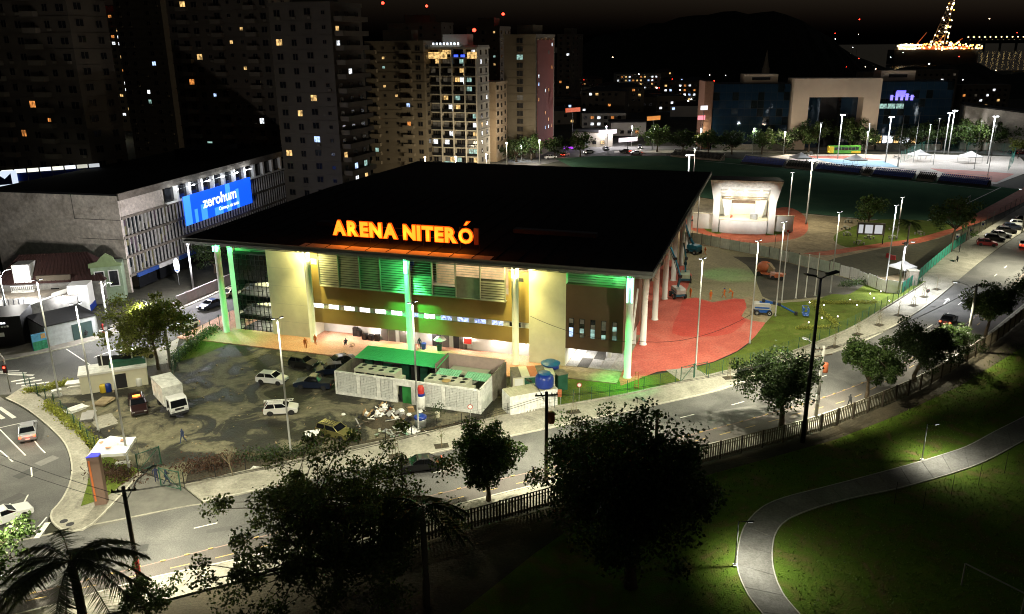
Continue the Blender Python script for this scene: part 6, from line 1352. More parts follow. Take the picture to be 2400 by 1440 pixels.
# funnel-shaped frame: the outer rim flares, its bevels run back to the inner opening
for s in (-1,1):
    m = MB(); m.add([(s*6.7,-.3,0),(s*6.7,-.3,7),(s*5.3,.3,7),(s*5.3,.3,0)],[(0,1,2,3)]); m.add([(s*6.7,-.3,7),(s*7.7,-1.6,12),(s*5.3,.3,10.2),(s*5.3,.3,7)],[(0,1,2,3)]); m.build('frame_bevel',M['white'],stg)
    m = MB(); m.add([(s*6.7,-.3,0),(s*6.7,-.3,7),(s*7.7,-1.6,12),(s*7.2,6,11.6),(s*6.7,6,7),(s*6.7,6,0)],[(0,1,4,5),(1,2,3,4)]); m.add([(s*5.3,.3,0),(s*5.3,.3,10.2),(s*5.3,6,10.2),(s*5.3,6,0)],[(0,1,2,3)]); m.build('upright',M['white'],stg)
m = MB(); m.add([(-7.7,-1.6,12),(7.7,-1.6,12),(5.3,.3,10.2),(-5.3,.3,10.2)],[(0,1,2,3)]); m.build('frame_bevel',M['dirtywhite'],stg)
sb('frame_beam',M['white'],-5.3,.3,9.8,5.3,.6,10.25)
m = MB(); m.add([(-7.75,-1.65,12.0),(7.75,-1.65,12.0),(7.25,6.1,11.6),(-7.25,6.1,11.6),(-7.75,-1.65,12.15),(7.75,-1.65,12.15),(7.25,6.1,11.75),(-7.25,6.1,11.75)],[(0,3,2,1),(4,5,6,7),(0,1,5,4),(1,2,6,5),(2,3,7,6),(3,0,4,7)]); m.build('roof',M['roof'],stg)
for (y0,z0,y1,z1) in ((.7,9.7,2.4,8.9),(2.4,8.75,4.4,7.4)):
    m = MB(); m.add([(-5.2,y0,z0),(5.2,y0,z0),(5.2,y1,z1),(-5.2,y1,z1),(-5.2,y0,z0+.15),(5.2,y0,z0+.15),(5.2,y1,z1+.15),(-5.2,y1,z1+.15)],[(0,3,2,1),(4,5,6,7),(0,1,5,4),(2,3,7,6)]); m.build('ceiling_step',M['dirtywhite'],stg)
m = MB(); m.add([(-4.9,2.4,7.2),(4.9,2.4,7.2),(3.9,4.6,6.6),(-3.9,4.6,6.6),(-4.9,2.4,7.4),(4.9,2.4,7.4),(3.9,4.6,7.4),(-3.9,4.6,7.4)],[(0,3,2,1),(4,5,6,7),(0,1,5,4),(1,2,6,5),(2,3,7,6),(3,0,4,7)]); m.build('inner_canopy',M['conc_old'],stg)
for s in (-1,1):
    m = MB(); m.add([(s*4.8,2.6,7.2),(s*4.0,2.6,3.1),(s*2.7,5.4,3.1),(s*2.7,5.4,7.0)],[(0,1,2,3)]); m.add([(s*4.9,2.7,7.2),(s*4.1,2.7,3.1),(s*2.8,5.5,3.1),(s*2.8,5.5,7.0)],[(0,3,2,1)]); m.build('side_wall',M['white'],stg)
sb('back_wall',M['cream'],-5.2,5.7,0,5.2,6.0,11.4); sb('screen_opening',pmat('stage_screen',(.12,.08,.05),.8),-2.6,5.6,5.7,2.6,5.7,6.7)
for s in (-1,1): sb('wing_wall',M['white'],min(s*6.7,s*11.0),3.2,0,max(s*6.7,s*11.0),3.6,3.5); sb('wing_coping',M['cream'],min(s*6.7,s*11.1),3.1,3.5,max(s*6.7,s*11.1),3.7,3.65)
lm = emat('stage_lamp',(1,.85,.6),8)
for x in (-3.4,0,3.4):
    for (y,z) in ((.9,9.55),(2.7,8.45)): q = MB().lathe([(.16,-.08),(.16,0)],10,(x,y,z)).build('lamp',lm,stg); light('SPOT','stage_light',q,(x,y-.1,z-.2),420,(1,.84,.58),.15,aim=(0,.25,-1),cone=165)
for x in (-3,0,3): light('POINT','stage_light',stg,(x*.8,3.6,6.3),130,(1,.88,.7),.2)
for s in (-1,1): light('SPOT','stage_front_fill',stg,(s*5,-9.0,7.0),5000,(1,.96,.9),.2,aim=(-s*.2,1,-.1),cone=80,blend=1.0)  # unseen fill spots added in front to whiten the stage apron
t = thing('drum_rack','round caged metal drum standing on the stage floor','cage',Vector(SP)+Matrix.Rotation(SA,3,'Z')@Vector((2.2,1.2,3.1)),0); m = MB(); m.lathe([(.9,0),(.9,1.0)],14,cap=False); m.build('cage',M['steel'],t); m = MB().lathe([(.95,1.0),(.95,1.08)],14,cap=False); m.build('rim',M['dirtywhite'],t)
t = thing('folded_chairs','small pile of folded chairs on the stage, left side','chairs',Vector(SP)+Matrix.Rotation(SA,3,'Z')@Vector((-2.7,1.2,3.1)),.4)
for i in range(4): MB().cbox((.1*i,0,.35),.05,.5,.7,0,0,.3).build('chair',M['dirtywhite' if i%2 else 'orangem'],t)
# things left of the stage
t = thing('portable_toilet','teal portable toilet with white roof beside the stage wing','portable toilet',gp(1636,522),SA); MB().box(-.6,-.6,0,.6,.6,2.1).build('wall',pmat('toilet_teal',(.01,.28,.2),.5),t); MB().prismy([(-.65,2.1),(.65,2.1),(.4,2.4),(-.4,2.4)],-.65,.65).build('roof',M['white'],t); MB().box(-.45,-.63,.1,.45,-.6,1.95).build('door',pmat('toilet_door',(.01,.34,.25),.5),t)
for i,(x,y) in enumerate(((1622,523),(1643,527))): moto('motorcycle parked beside the portable toilet, %s'%('left','right')[i],(x,y),.4+i)
t = thing('banner_flag','tall banner pole with red pennant near the stage, at the sand edge','flag',gp(1843,552)); MB().lathe([(.05,0),(.04,4)],8).build('pole',M['steel'],t); MB().cbox((.25,0,1.0),.5,.03,.5).build('pennant',M['redp'],t)
for i,(x,y) in enumerate(((1815,590),(1612,528))): t = thing('short_lamp','short dark post lamp with globe on the sand, %s'%('right of the hoarding bend','near the portable toilet')[i],'lamp post',gp(x,y)); MB().lathe([(.06,0),(.05,3.2)],8).build('pole',M['black'],t); MB().lathe([(.02,3.2),(.16,3.3),(.16,3.5),(.02,3.6)],10).build('globe',pmat('lamp_globe',(.6,.5,.35),.4),t,smooth=True)
# picnic tables and notice board
pt_top = MB().lathe([(.55,.7),(.55,.76)],14).mesh('top',M['concrete']); pt_leg = MB().lathe([(.16,0),(.12,.7)],10).mesh('leg',M['concrete']); st_ = MB().lathe([(.17,0),(.2,.42)],10).mesh('stool',M['concrete'])
for i,(x,y,d) in enumerate(((1982,538,'leftmost, beside the sand edge'),(1985,552,'nearest the left of the notice board'),(2013,572,'directly below the notice board'),(2037,560,'at the notice board post'),(2092,560,'beside the thin pole'),(2095,540,'behind the thin pole'),(2155,550,'next to the short palm'),(1988,522,'behind, near the round green tree'))):
    t = thing('picnic_table','round concrete picnic table with stools, '+d,'picnic table',gp(x,y),i*.5,'concrete picnic tables'); obj('top',pt_top,t); obj('leg',pt_leg,t)
    for k in range(4): obj('stool',st_,t,(math.cos(k*1.57)*.95,math.sin(k*1.57)*.95,0))
t = thing('notice_board','grey notice board with three white panels in the meadow','notice board',gp(2037,572),R(-12)); MB().box(-2.7,-.2,2.0,2.7,.25,4.5).build('housing',M['conc_old'],t)
for i,(x0,x1) in enumerate(((-2.45,-1.6),(-1.2,.3),(.7,2.2))): MB().box(x0,-.26,2.3,x1,-.2,4.1).build('panel',emat('backlit_panel_%d'%i,(.8,.82,.85),.5),t)
for x in (-2.6,2.5): MB().box(x,-.1,0,x+.15,.1,2.0).build('post',M['black'],t)
for i,(x,y,d) in enumerate(((2240,578,'first'),(2272,563,'second'),(2300,548,'third'))): t = thing('parking_sign','white parking notice on a post by the track fence, %s'%d,'sign',gp(x,y),0,'parking notices'); MB().lathe([(.04,0),(.04,2.6)],8).build('post',M['steel'],t); s_ = MB().box(-.35,-.06,1.5,.35,-.02,2.7).build('panel',M['white'],t); MB().box(-.2,-.075,1.9,.2,-.06,2.3).build('symbol',M['blue'],s_)
t = thing('gate_pillar','square stone gate pillar at the end of the verge fence','pillar',gp(2135,668)); MB().box(-.8,-.6,0,.8,.6,2.6).build('shaft',M['conc_old'],t); MB().box(-.9,-.7,2.6,.9,.7,2.75).build('coping',M['concrete'],t)
for i,(x,y,d) in enumerate(((2082,605,'left'),(2092,609,'right'))): t = thing('barrier','red plastic barrier on the rough grass by the tent, %s of two'%d,'barrier',gp(x,y),.3+i*.6); MB().prismy([(-.25,0),(.25,0),(.1,.9),(-.1,.9)],-.5,.5).build('body',M['redp'],t)
# garden lights on the verge
gl_ = MB().lathe([(.05,0),(.05,.25)],8).mesh('stake',M['black']); gh = MB().lathe([(.02,.25),(.09,.3),(.09,.4),(.02,.46)],10).mesh('lamp',emat('garden_lamp',(1,.78,.72),9))
for i,(x,y,d) in enumerate(((1897,714,'at the point of the zigzag hedge'),(1931,720,'just right of the hedge point'),(1926,750,'in the lower hedge elbow'),(1895,761,'lowest, beside the hedge end'),(1963,747,'small, right of the lower arm'),(1992,708,'largest, on the upper hedge arm'),(2008,720,'below the upper hedge arm'),(2039,693,'upper left of the top pair'),(2064,688,'upper right of the top pair'),(2048,704,'below the top pair'),(2084,710,'rightmost, near the fence'))):
    t = thing('garden_light','small white garden light on the verge, '+d,'garden light',gp(x,y),0,'garden lights on the verge'); obj('stake',gl_,t); obj('lamp',gh,t); light('POINT','garden_glow',t,(0,0,.75),9,(1,.8,.72),.08)
# blue seating stands along the field
B0,B1 = gp(1650,375),gp(2330,441); 
segs = [(1570,1690,0),(1735,1835,1),(1838,1905,0),(1908,2015,1),(2018,2040,0),(2042,2140,1),(2145,2190,0),(2196,2318,1)]
def on_line(px):
    f = (px-1650)/(2330-1650); return gp(px, 375+66*f)
for i,(x0,x1,blue) in enumerate(segs):
    a,b = on_line(x0),on_line(x1); d = b-a; L_ = d.length-.4; t = thing('seating_stand','%s seating stand beside the sports field, %s from the left'%('blue' if blue else 'grey low',ordn[i]),'stand',a,math.atan2(d.y,d.x),'seating stands along the field')
    for r_ in range(4): MB().box(0,r_*.85,0,L_,(r_+1)*.85,.4+r_*.42).build('step',M['conc_old'] if not blue else M['dark'],t)
    ns = int(L_/.55)
    for r_ in range(4):
        m = MB()
        for k in range(ns): x = .2+k*.55; y = r_*.85+.35; z = .4+r_*.42; m.box(x,y-.2,z+.28,x+.42,y+.2,z+.34); m.box(x,y+.18,z+.3,x+.42,y+.24,z+.75)
        tag(m.build('seat_row',M['seatblue'] if blue else M['dark'],t),kind='stuff')
    m = MB(); m.bar((0,0,0),(0,3.4,2.6),.06); m.bar((L_,0,0),(L_,3.4,2.6),.06); m.bar((0,3.4,2.7),(L_,3.4,2.7),.06); m.build('railing',M['steel'],t)
# basketball hoops
for i,(x,y,rz_) in enumerate(((1890,383,0.4),(2105,392,2.6))):
    t = thing('basketball_hoop','white basketball stand on the courts, %s'%('left','right')[i],'basketball hoop',gp(x,y),rz_); m = MB(); m.bar((0,0,0),(0,0,3.4),.22); m.bar((0,0,3.3),(1.6,0,3.6),.15); m.bar((0,0,2.3),(1.3,0,3.4),.12); m.build('support',M['white'],t); MB().box(1.6,-.9,2.9,1.66,.9,4.0).build('backboard',M['white'],t); MB().lathe([(.22,0),(.24,.02)],12,(1.9,0,3.05),cap=False).build('rim',M['orangem'],t)
a = gp(2262,487); t = thing('goal','white football goal frame near the red track','goal',a,.9); m = MB(); m.bar((0,0,0),(0,0,2.4),.12); m.bar((0,0,2.4),(5,0,2.4),.12); m.bar((5,0,0),(5,0,2.4),.12); m.bar((0,0,2.4),(0,1.6,0),.07); m.bar((5,0,2.4),(5,1.6,0),.07); m.build('goal_frame',pmat('goal_paint',(.35,.35,.33),.7),t)

# ------------------------------------------------------------------ concrete office block on the left, old house, shops
CB0 = Vector((-66.3,137,0)); cbd = Vector((-51+66.3,204-137,0)); CL = cbd.length; CBA = math.atan2(cbd.y,cbd.x)   # local x runs up the street, y is to the left
cb_ = thing('office_block','five-storey concrete office block with stained end wall and window grid','building',CB0,CBA)
WD = 26.0
def cbx(name,mat,*b,par=None): return MB().box(*b).build(name,mat,par or cb_)
cbx('end_wall',M['endwall'],-.15,0,0,.3,WD,17.2); cbx('core',M['towerdark'],.3,1.6,0,CL,WD,16.8)
rf_ = cbx('roof',M['roof'],-.2,-.2,17.0,CL+.2,WD+.2,17.35); cbx('parapet',M['conc_old'],-.2,-.3,16.2,CL+.2,0.0,17.4,par=rf_); cbx('plant_room',M['roof'],40,8,17.35,52,16,19.6,par=rf_)
cbx('blank_panel',M['endwall'],.3,-.05,13.2,12,1.6,16.2)
for z in (2.8,6.1,9.5,12.9): cbx('floor_band',M['conc_old'],0,-.15,z,CL,1.6,z+.45)
for z in (6.0,9.4,12.8): cbx('wall_joint',M['dark'],-.17,.0,z,-.14,9,z+.08)
cbx('wall_joint',M['dark'],-.17,9,12.8,-.14,9.1,17)
# glazing: one pane per bay and storey, mixed blinds, some lit
rng = random.Random(5); gm_ = [M['dglass'],M['wout'],pmat('blind_grey',(.16,.16,.13),.7),pmat('blind_olive',(.14,.13,.06),.8),M['dglass'],pmat('blind_purple',(.07,.045,.06),.8)]
bay = 1.02; pm_ = [MB().box(-.45,-.02,-1.35,.45,.02,1.35).mesh('window',g) for g in gm_]; half = [MB().box(-.4,-.03,-.5,.4,.0,.5).mesh('sash',g) for g in gm_]
mullm = MB().box(-.09,-.16,-1.45,.09,.1,1.45).mesh('mullion',pmat('pale_mullion',(.42,.41,.38),.85))
cnt = 0
for k,zc in enumerate((4.65,8.0,11.4)):
    for i in range(int((CL-1)/bay)):
        x = .9+i*bay; o = obj('window',pm_[rng.randrange(6)],cb_,(x,.35,zc))
        if rng.random() < .6: obj('sash',half[rng.randrange(6)],o,(0,-.06,rng.choice((-.8,.7))))
        obj('mullion',mullm,cb_,(x-bay/2,.15,zc))
for i in range(14): cbx('top_window',M['wout'],13+i*4,.3,13.6,15.6+i*4,.4,15.9); cbx('window_surround',M['white'],15.7+i*4,-.3,13.4,16.4+i*4,.5,16.2); 
cbx('ledge',M['white'],12.5,-.5,13.2,CL,.2,13.45)
# lower street front: blue shop fascias
for i in range(5): cbx('shop_front',M['wout'],2+i*6,-.1,.3,7+i*6,.0,2.4); cbx('shop_fascia',M['white'] if i%2 else pmat('shop_blue_%d'%i,(.03,.08,.3),.6),1.6+i*6,-.5,2.4,7.4+i*6,-.05,3.1)
# banner hung on the facade, small lamps above; cloth emission stands in for their light
bn = thing('banner','bright blue advertising banner with white lettering on the office block','banner',CB0+Matrix.Rotation(CBA,3,'Z')@Vector((16.6,-.75,8.3)),CBA)
BL = 24.5
MB().box(0,-.06,0,BL,.06,5.6).build('cloth',M['banner'],bn)
for x0,x1,z0,z1 in ((0,2.2,0,5.6),(3.2,4.2,0,2.6),(5.4,7.4,0,3.1),(10,13,0,1.6),(14.5,16.2,0,5.6),(18.3,19.4,0,4.0)): MB().box(x0,-.075,z0,x1,-.06,z1).build('print_shape',M['bannerl'],bn)
me = text_mesh('zerohum',3.0,.01,.06,M['bannerw'],sx=1.0); a_,b_ = width(me); o = obj('lettering',me,bn,(6.2,-.1,2.3)); o.scale = (12.2/(b_-a_),1,1)
me = text_mesh('Começo de tudo',1.05,.01,.01,M['bannerw']); a_,b_ = width(me); o = obj('lettering',me,bn,(11.4,-.1,.8)); o.scale = (7.6/(b_-a_),1,1)
lw = emat('banner_lamp',(.9,.95,1),12)
for i in range(6):
    x = -2.5+i*5.2; q = MB().cbox((x,-.9,7.5),.4,.25,.2).build('banner_lamp',lw,bn); light('SPOT','banner_light',bn,(x,-1.2,6.4),260,(.85,.92,1),.15,aim=(0,.7,.75),cone=110)
    light('POINT','banner_wash',bn,(x,-.9,7.3),170,(.85,.92,1),.15)
MB().bar((-1,-.5,7.4),(BL,-.5,7.4),.08).build('lamp_rail',M['steel'],bn)
# far-left blue lit petrol-station-like band beyond the block
t = thing('lit_canopy','long white-lit shop canopy with blue panels behind the office block','canopy',gp(-25,418,17.0)+Vector((0,0,-17.0)),math.atan2((gp(235,398,17)-gp(-25,418,17)).y,(gp(235,398,17)-gp(-25,418,17)).x)); 
for i in range(9): MB().box(i*4.2,-.2,17.6,i*4.2+3.7,0,18.3).build('light_strip',emat('canopy_strip_%d'%i,(.95,.95,.8) if i%2 else (.9,.95,1),1.0 if i < 7 else .5),t); MB().box(i*4.2,-.1,16.0,i*4.2+4.0,0,17.4).build('blue_panel',M['blue'],t)
t.scale = (.52,1,1); MB().box(1,-.5,15.2,9,-.25,18.2).build('sign_panel',emat('canopy_sign',(.75,.85,1),.8),t); MB().prismy([(2.6,15.6),(2.6,17.7),(4.8,16.7),(7.0,17.7),(7.0,15.6)],-.62,-.52).build('sign_picture',M['blue'],t); MB().box(-2,0,0,40,6,16).build('wall',M['towerdark'],t)
# old house with red tiled roof
OH = thing('old_house','old white house with dark red tiled roof and lamp-lit stained front','house',Vector((-84.0,128.0,0)),R(9))
def ob(name,mat,*b): return MB().box(*b).build(name,mat,OH)
M['housewall'] = pmat('stained_house_wall',(.22,.21,.19),.9,var=.45,scale=.8); ob('wall',M['housewall'],0,0,0,16.5,7.5,4.2); m = MB(); m.add([(-.4,-.5,4.2),(16.9,-.5,4.2),(16.9,8,4.2),(-.4,8,4.2),(3,3.6,8.2),(13.5,3.6,8.2)],[(0,1,5,4),(1,2,5),(2,3,4,5),(3,0,4),(0,3,2,1)]); rf_ = m.build('roof',M['tile_red'],OH)
m = MB()
for i in range(26): f = i/25; m.bar((-.4+17.3*f,-.5,4.25),(3+10.5*f,3.6,8.25),.14,.06)
m.build('tile_ridge',M['tile_red'],rf_)
ob('dormer',M['white'],3.0,-.3,4.2,5.6,3,7.4); ob('balcony',M['dirtywhite'],2.6,-1.2,3.0,6.0,-.0,3.2); m = MB()
for i in range(12): m.bar((2.7+i*.29,-1.15,3.2),(2.7+i*.29,-1.15,4.1),.05)
m.bar((2.6,-1.15,4.1),(6,-1.15,4.1),.08); m.build('balustrade',M['white'],OH)
ob('lower_wall',M['housewall'],-2,-4.2,0,13.5,-3.9,2.9); ob('lean_to_roof',M['conc_old'],-2,-4,2.85,13.5,0,3.0)
for x,k in ((.8,1),(6.0,1),(11.4,1.2)): ob('wall_lamp',M['lampw'],x-.12,-4.5,2.6,x+.12,-4.25,2.8); light('POINT','wall_light',OH,(x,-5.4,2.75),620*k,(.93,.93,.97),.12)
for i in range(9): ob('stain',M['dark'],-.6+i*.75,-4.22,1.1+.3*(i%3),-.45+i*.75,-4.2,2.8)
for x in (8.2,10.6): ob('window',M['wout'],x,-.06,1.2,x+1.3,0,3.2)
ob('gable_front',M['towerdark'],6.3,-.2,4.2,11.5,.2,5.4)
# ornate green house front at the corner
t = thing('ornate_house','narrow pale green ornate house front beside the office block','house',Vector((-69.6,130.6,0)),R(20)); MB().box(0,0,0,4.6,5,6.2).build('wall',pmat('pale_green_wall',(.26,.34,.22),.85,var=.2),t); m = MB(); m.prismy([(-.2,6.2),(4.8,6.2),(4.8,6.6),(4.0,6.9),(3.6,7.8),(2.6,8.5),(1.8,7.9),(1.2,7.2),(-.2,6.9)],-.2,.2); m.build('pediment',pmat('moss_green',(.2,.27,.12),.85),t)
for x in (.6,2.7): w = MB().box(x,-.05,2.9,x+1.3,0,5.4).build('window',M['wout'],t); MB().box(x-.15,-.09,2.75,x+1.45,-.05,2.9).build('sill',M['white'],w); m = MB(); m.box(x-.15,-.09,2.9,x,-.04,5.55); m.box(x+1.3,-.09,2.9,x+1.45,-.04,5.55); m.box(x,-.09,5.4,x+1.3,-.04,5.55); m.build('window_frame',M['white'],w)
# white annex with ramped awning
t = thing('white_annex','white rendered annex wall glowing under a lamp at the corner','annex',Vector((-71.5,126.2,0)),R(12)); MB().box(0,0,0,3.0,3,4.4).build('wall',M['white'],t); MB().box(2.95,-.06,0,3.1,3,1.0).build('plinth',M['blue'],t); m = MB(); m.add([(-6.5,-1.2,1.8),(0,-1.2,3.6),(0,1.5,3.8),(-6.5,1.5,2.0)],[(0,1,2,3)]); m.add([(-6.5,-1.2,1.72),(0,-1.2,3.52),(0,1.5,3.72),(-6.5,1.5,1.92)],[(0,3,2,1)]); m.build('awning',M['white'],t); MB().box(-6.3,.2,0,-.1,1.4,1.5).build('dark_opening',M['dark'],t)
light('POINT','annex_lamp',t,(1.6,-1.2,3.4),230,(.88,.9,1),.15)
# grey corner shed, mural, black shop wall
SH = thing('corner_shop','low grey corner shop with shutter and mural panel','shop',gp(112,816),math.atan2(114.3-109.9,-62.7+66.7)); LS = 7.2
MB().box(0,0,0,LS,7,3.1).build('wall',pmat('grey_render',(.4,.42,.44),.85,var=.2),SH); MB().box(-.1,-.1,3.1,LS+.2,7.1,3.3).build('roof',M['dark'],SH); MB().box(3.6,-.06,.1,6.4,.0,2.5).build('shutter',pmat('shutter_green',(.03,.06,.06),.6),SH)
mu_ = MB().box(-1.9,-.3,.1,0.0,0,2.5).build('mural',pmat('mural_sky',(.1,.35,.6),.8,var=.3,scale=1),SH); MB().box(-1.88,-.34,.12,-.02,-.3,1.4).build('mural_green',pmat('mural_leaf',(.03,.22,.12),.8,var=.7,scale=1.6),mu_); MB().box(-.7,-.34,1.7,-.1,-.3,2.4).build('mural_sun',pmat('mural_tan',(.5,.3,.12),.8,var=.4,scale=2),mu_)
MB().lathe([(.18,0),(.14,.5),(.12,1.4),(.22,1.5),(.1,1.7)],10,(LS+.5,-.3,0)).build('hydrant',M['redp'],SH)
t = thing('black_shop','black shop front with small white lettering at the left edge','shop',gp(70,808)+Vector((-9.5,-2.5,0)),R(16)); MB().box(0,0,0,9.2,6,4.4).build('wall',M['black'],t); m = [MB().box(4.2+k*.34,-.05,3.35+.01*(k%3),4.47+k*.34,-.02,3.62+.03*(k%2)).build('letter_mark',M['bannerw'],t) for k in range(9)]; m = [MB().box(4.4+k*.36,-.05,2.85,4.66+k*.36,-.02,3.05+.04*(k%3)).build('letter_mark',M['white'],t) for k in range(9)]; MB().box(6.2,-.05,1.5,6.8,-.02,2.1).build('notice',M['white'],t)
# low pinkish wall along the cross street
a,b = gp(418,722),gp(556,662); d = b-a; t = thing('street_wall','low pinkish lit wall along the cross street','wall',a,math.atan2(d.y,d.x)); L_ = d.length
for i in range(int(L_/2.4)): MB().box(i*2.4,0,0,i*2.4+2.36,.2,2.0).build('panel',pmat('pink_panel_%d'%i,(.5+.04*(i%2),.44,.46),.8,var=.15),t)
t = thing('oval_sign','glowing oval white and blue shop sign on a post','sign',gp(420,668)); MB().lathe([(.05,0),(.05,2.4)],8).build('post',M['steel'],t); m = MB().lathe([(.02,-1.4),(.4,-1.0),(.55,0),(.4,1.0),(.02,1.4)],14,(0,0,3.6)); o = m.build('sign_face',emat('oval_white',(.9,.9,1),1.6),t,smooth=True); o.scale = (1,.3,1); m = MB().lathe([(.44,-.9),(.02,-1.45)],14,(0,-.05,3.6)); o = m.build('sign_blue',emat('oval_blue',(.02,.1,1),1.6),t); o.scale = (1.1,.36,1.05)
# traffic lights at the left
t = thing('traffic_light','traffic light on a curved pole with red lamp lit','traffic light',gp(25,918)); MB().tube([(0,0,0),(0,0,4.4),(-.4,-.1,5.3),(-1.6,-.2,5.9)],.08,8).build('pole',M['polew'],t,smooth=True); MB().box(-.2,-.35,2.6,.25,-.1,3.7).build('housing',M['black'],t); MB().lathe([(.15,0),(.1,.05)],12).build('red_lamp',M['lampred'],t,(.02,-.36,3.35)).rotation_euler = (R(90),0,0); light('POINT','red_glow',t,(.02,-.7,3.3),25,(1,.05,.02),.15)

# ------------------------------------------------------------------ overhead wires, road repairs, litter
def wire(label, a, b, sag=.6, r=.022):
    a = Vector(a); b = Vector(b); P = [a.lerp(b,k/10)-Vector((0,0,sag*4*(k/10)*(1-k/10))) for k in range(11)]; t = thing('overhead_wire',label,'wire',a); MB().tube([p-a for p in P],r,5).build('cable',M['black'],t)
PT = [gp(331,1385)+Vector((0,0,9.0)),gp(1280,1133)+Vector((0,0,9.4)),gp(1912,978)+Vector((0,0,8.4)),gp(2263,824)+Vector((0,0,9.4))]
nm_ = ['from the red-banded pole to the mid-avenue pole','from the mid-avenue pole to the pole with transformer','from the transformer pole to the white-based pole']
for i in range(3):
    for k,(dx,w_) in enumerate(((-.8,'upper'),(.8,'lower'))): wire('thin %s power line %s'%(w_,nm_[i]),PT[i]+Vector((dx*.3,dx,.25-.8*k)),PT[i+1]+Vector((dx*.3,dx,.25-.8*k)),.9)
wire('thin cable crossing the curved road at the left corner, upper',gp(-120,1150)+Vector((0,0,7)),PT[0]+Vector((0,0,-.5)),.5); wire('thin cable crossing the curved road at the left corner, lower',gp(-120,1165)+Vector((0,0,6.4)),PT[0]+Vector((0,0,-1.2)),.5)
wire('string cable hanging from the right green column towards the plaza pole',AW(.5,-.3,5.2),gp(1757,806)+Vector((0,0,4.5)),1.6,.03); wire('cable slung along the arena front between the right pier and column',AW(-13,.2,7.0),AW(0,-.3,5.0),.7,.03)
rng = random.Random(31); pm2 = [pmat('tar_patch_%d'%i,c,.8,var=.2,scale=2,bump=.2,bscale=12) for i,c in enumerate(((.05,.05,.048),(.075,.073,.07),(.17,.165,.155)))]
for i,(x,y,L_,W_,a_) in enumerate(((300,1290,3.2,1.1,15),(560,1235,5.5,.6,15),(700,1170,2.2,1.4,15),(1330,1035,4.5,.7,15),(1560,985,2.6,1.3,15),(1720,960,6.0,.5,17),(2010,850,3.0,1.2,25),(2110,810,5.0,.6,30),(2260,690,3.2,1.3,42),(1850,900,2.2,1.6,20),(1450,1015,1.6,1.2,15))):
    p = gp(x,y); MB().cbox((0,0,.0065+.0004*i),L_,W_,.002).build('tar_patch',pm2[i%3],road,(p.x,p.y,0),R(a_))
for i,(x,y) in enumerate(((60,1110),(30,1170),(110,1080))): p = gp(x,y); MB().cbox((0,0,.0045),2.0,1.2,.002).build('tar_patch',pm2[i%3],lr,(p.x,p.y,0),R(60))
mh = MB().lathe([(.34,0),(.34,.004),(.3,.006),(.02,.006)],20).mesh('manhole_cover',M['dark'])
for i,(x,y) in enumerate(((265,1270),(830,1150),(1385,1028),(1790,925),(2150,775))): p = gp(x,y); obj('manhole_cover',mh,road,(p.x,p.y,.01))
for x,y in ((165,1232),(150,1225)): p = gp(x,y); obj('manhole_cover',mh,lr,(p.x,p.y,.137))
lm_ = MB(); 
for k in range(260):
    x = rng.uniform(-52,-6); y = rng.uniform(78,112); s = rng.uniform(.05,.22)
    lm_.cbox((x,y,.03+s*.15),s*rng.uniform(.6,2.2),s,s*.35,rng.uniform(0,6),rng.gauss(0,.3),rng.gauss(0,.3))
tag(lm_.build('litter',M['stagesand']),'small stones and scraps scattered over the muddy lot','litter',kind='stuff')
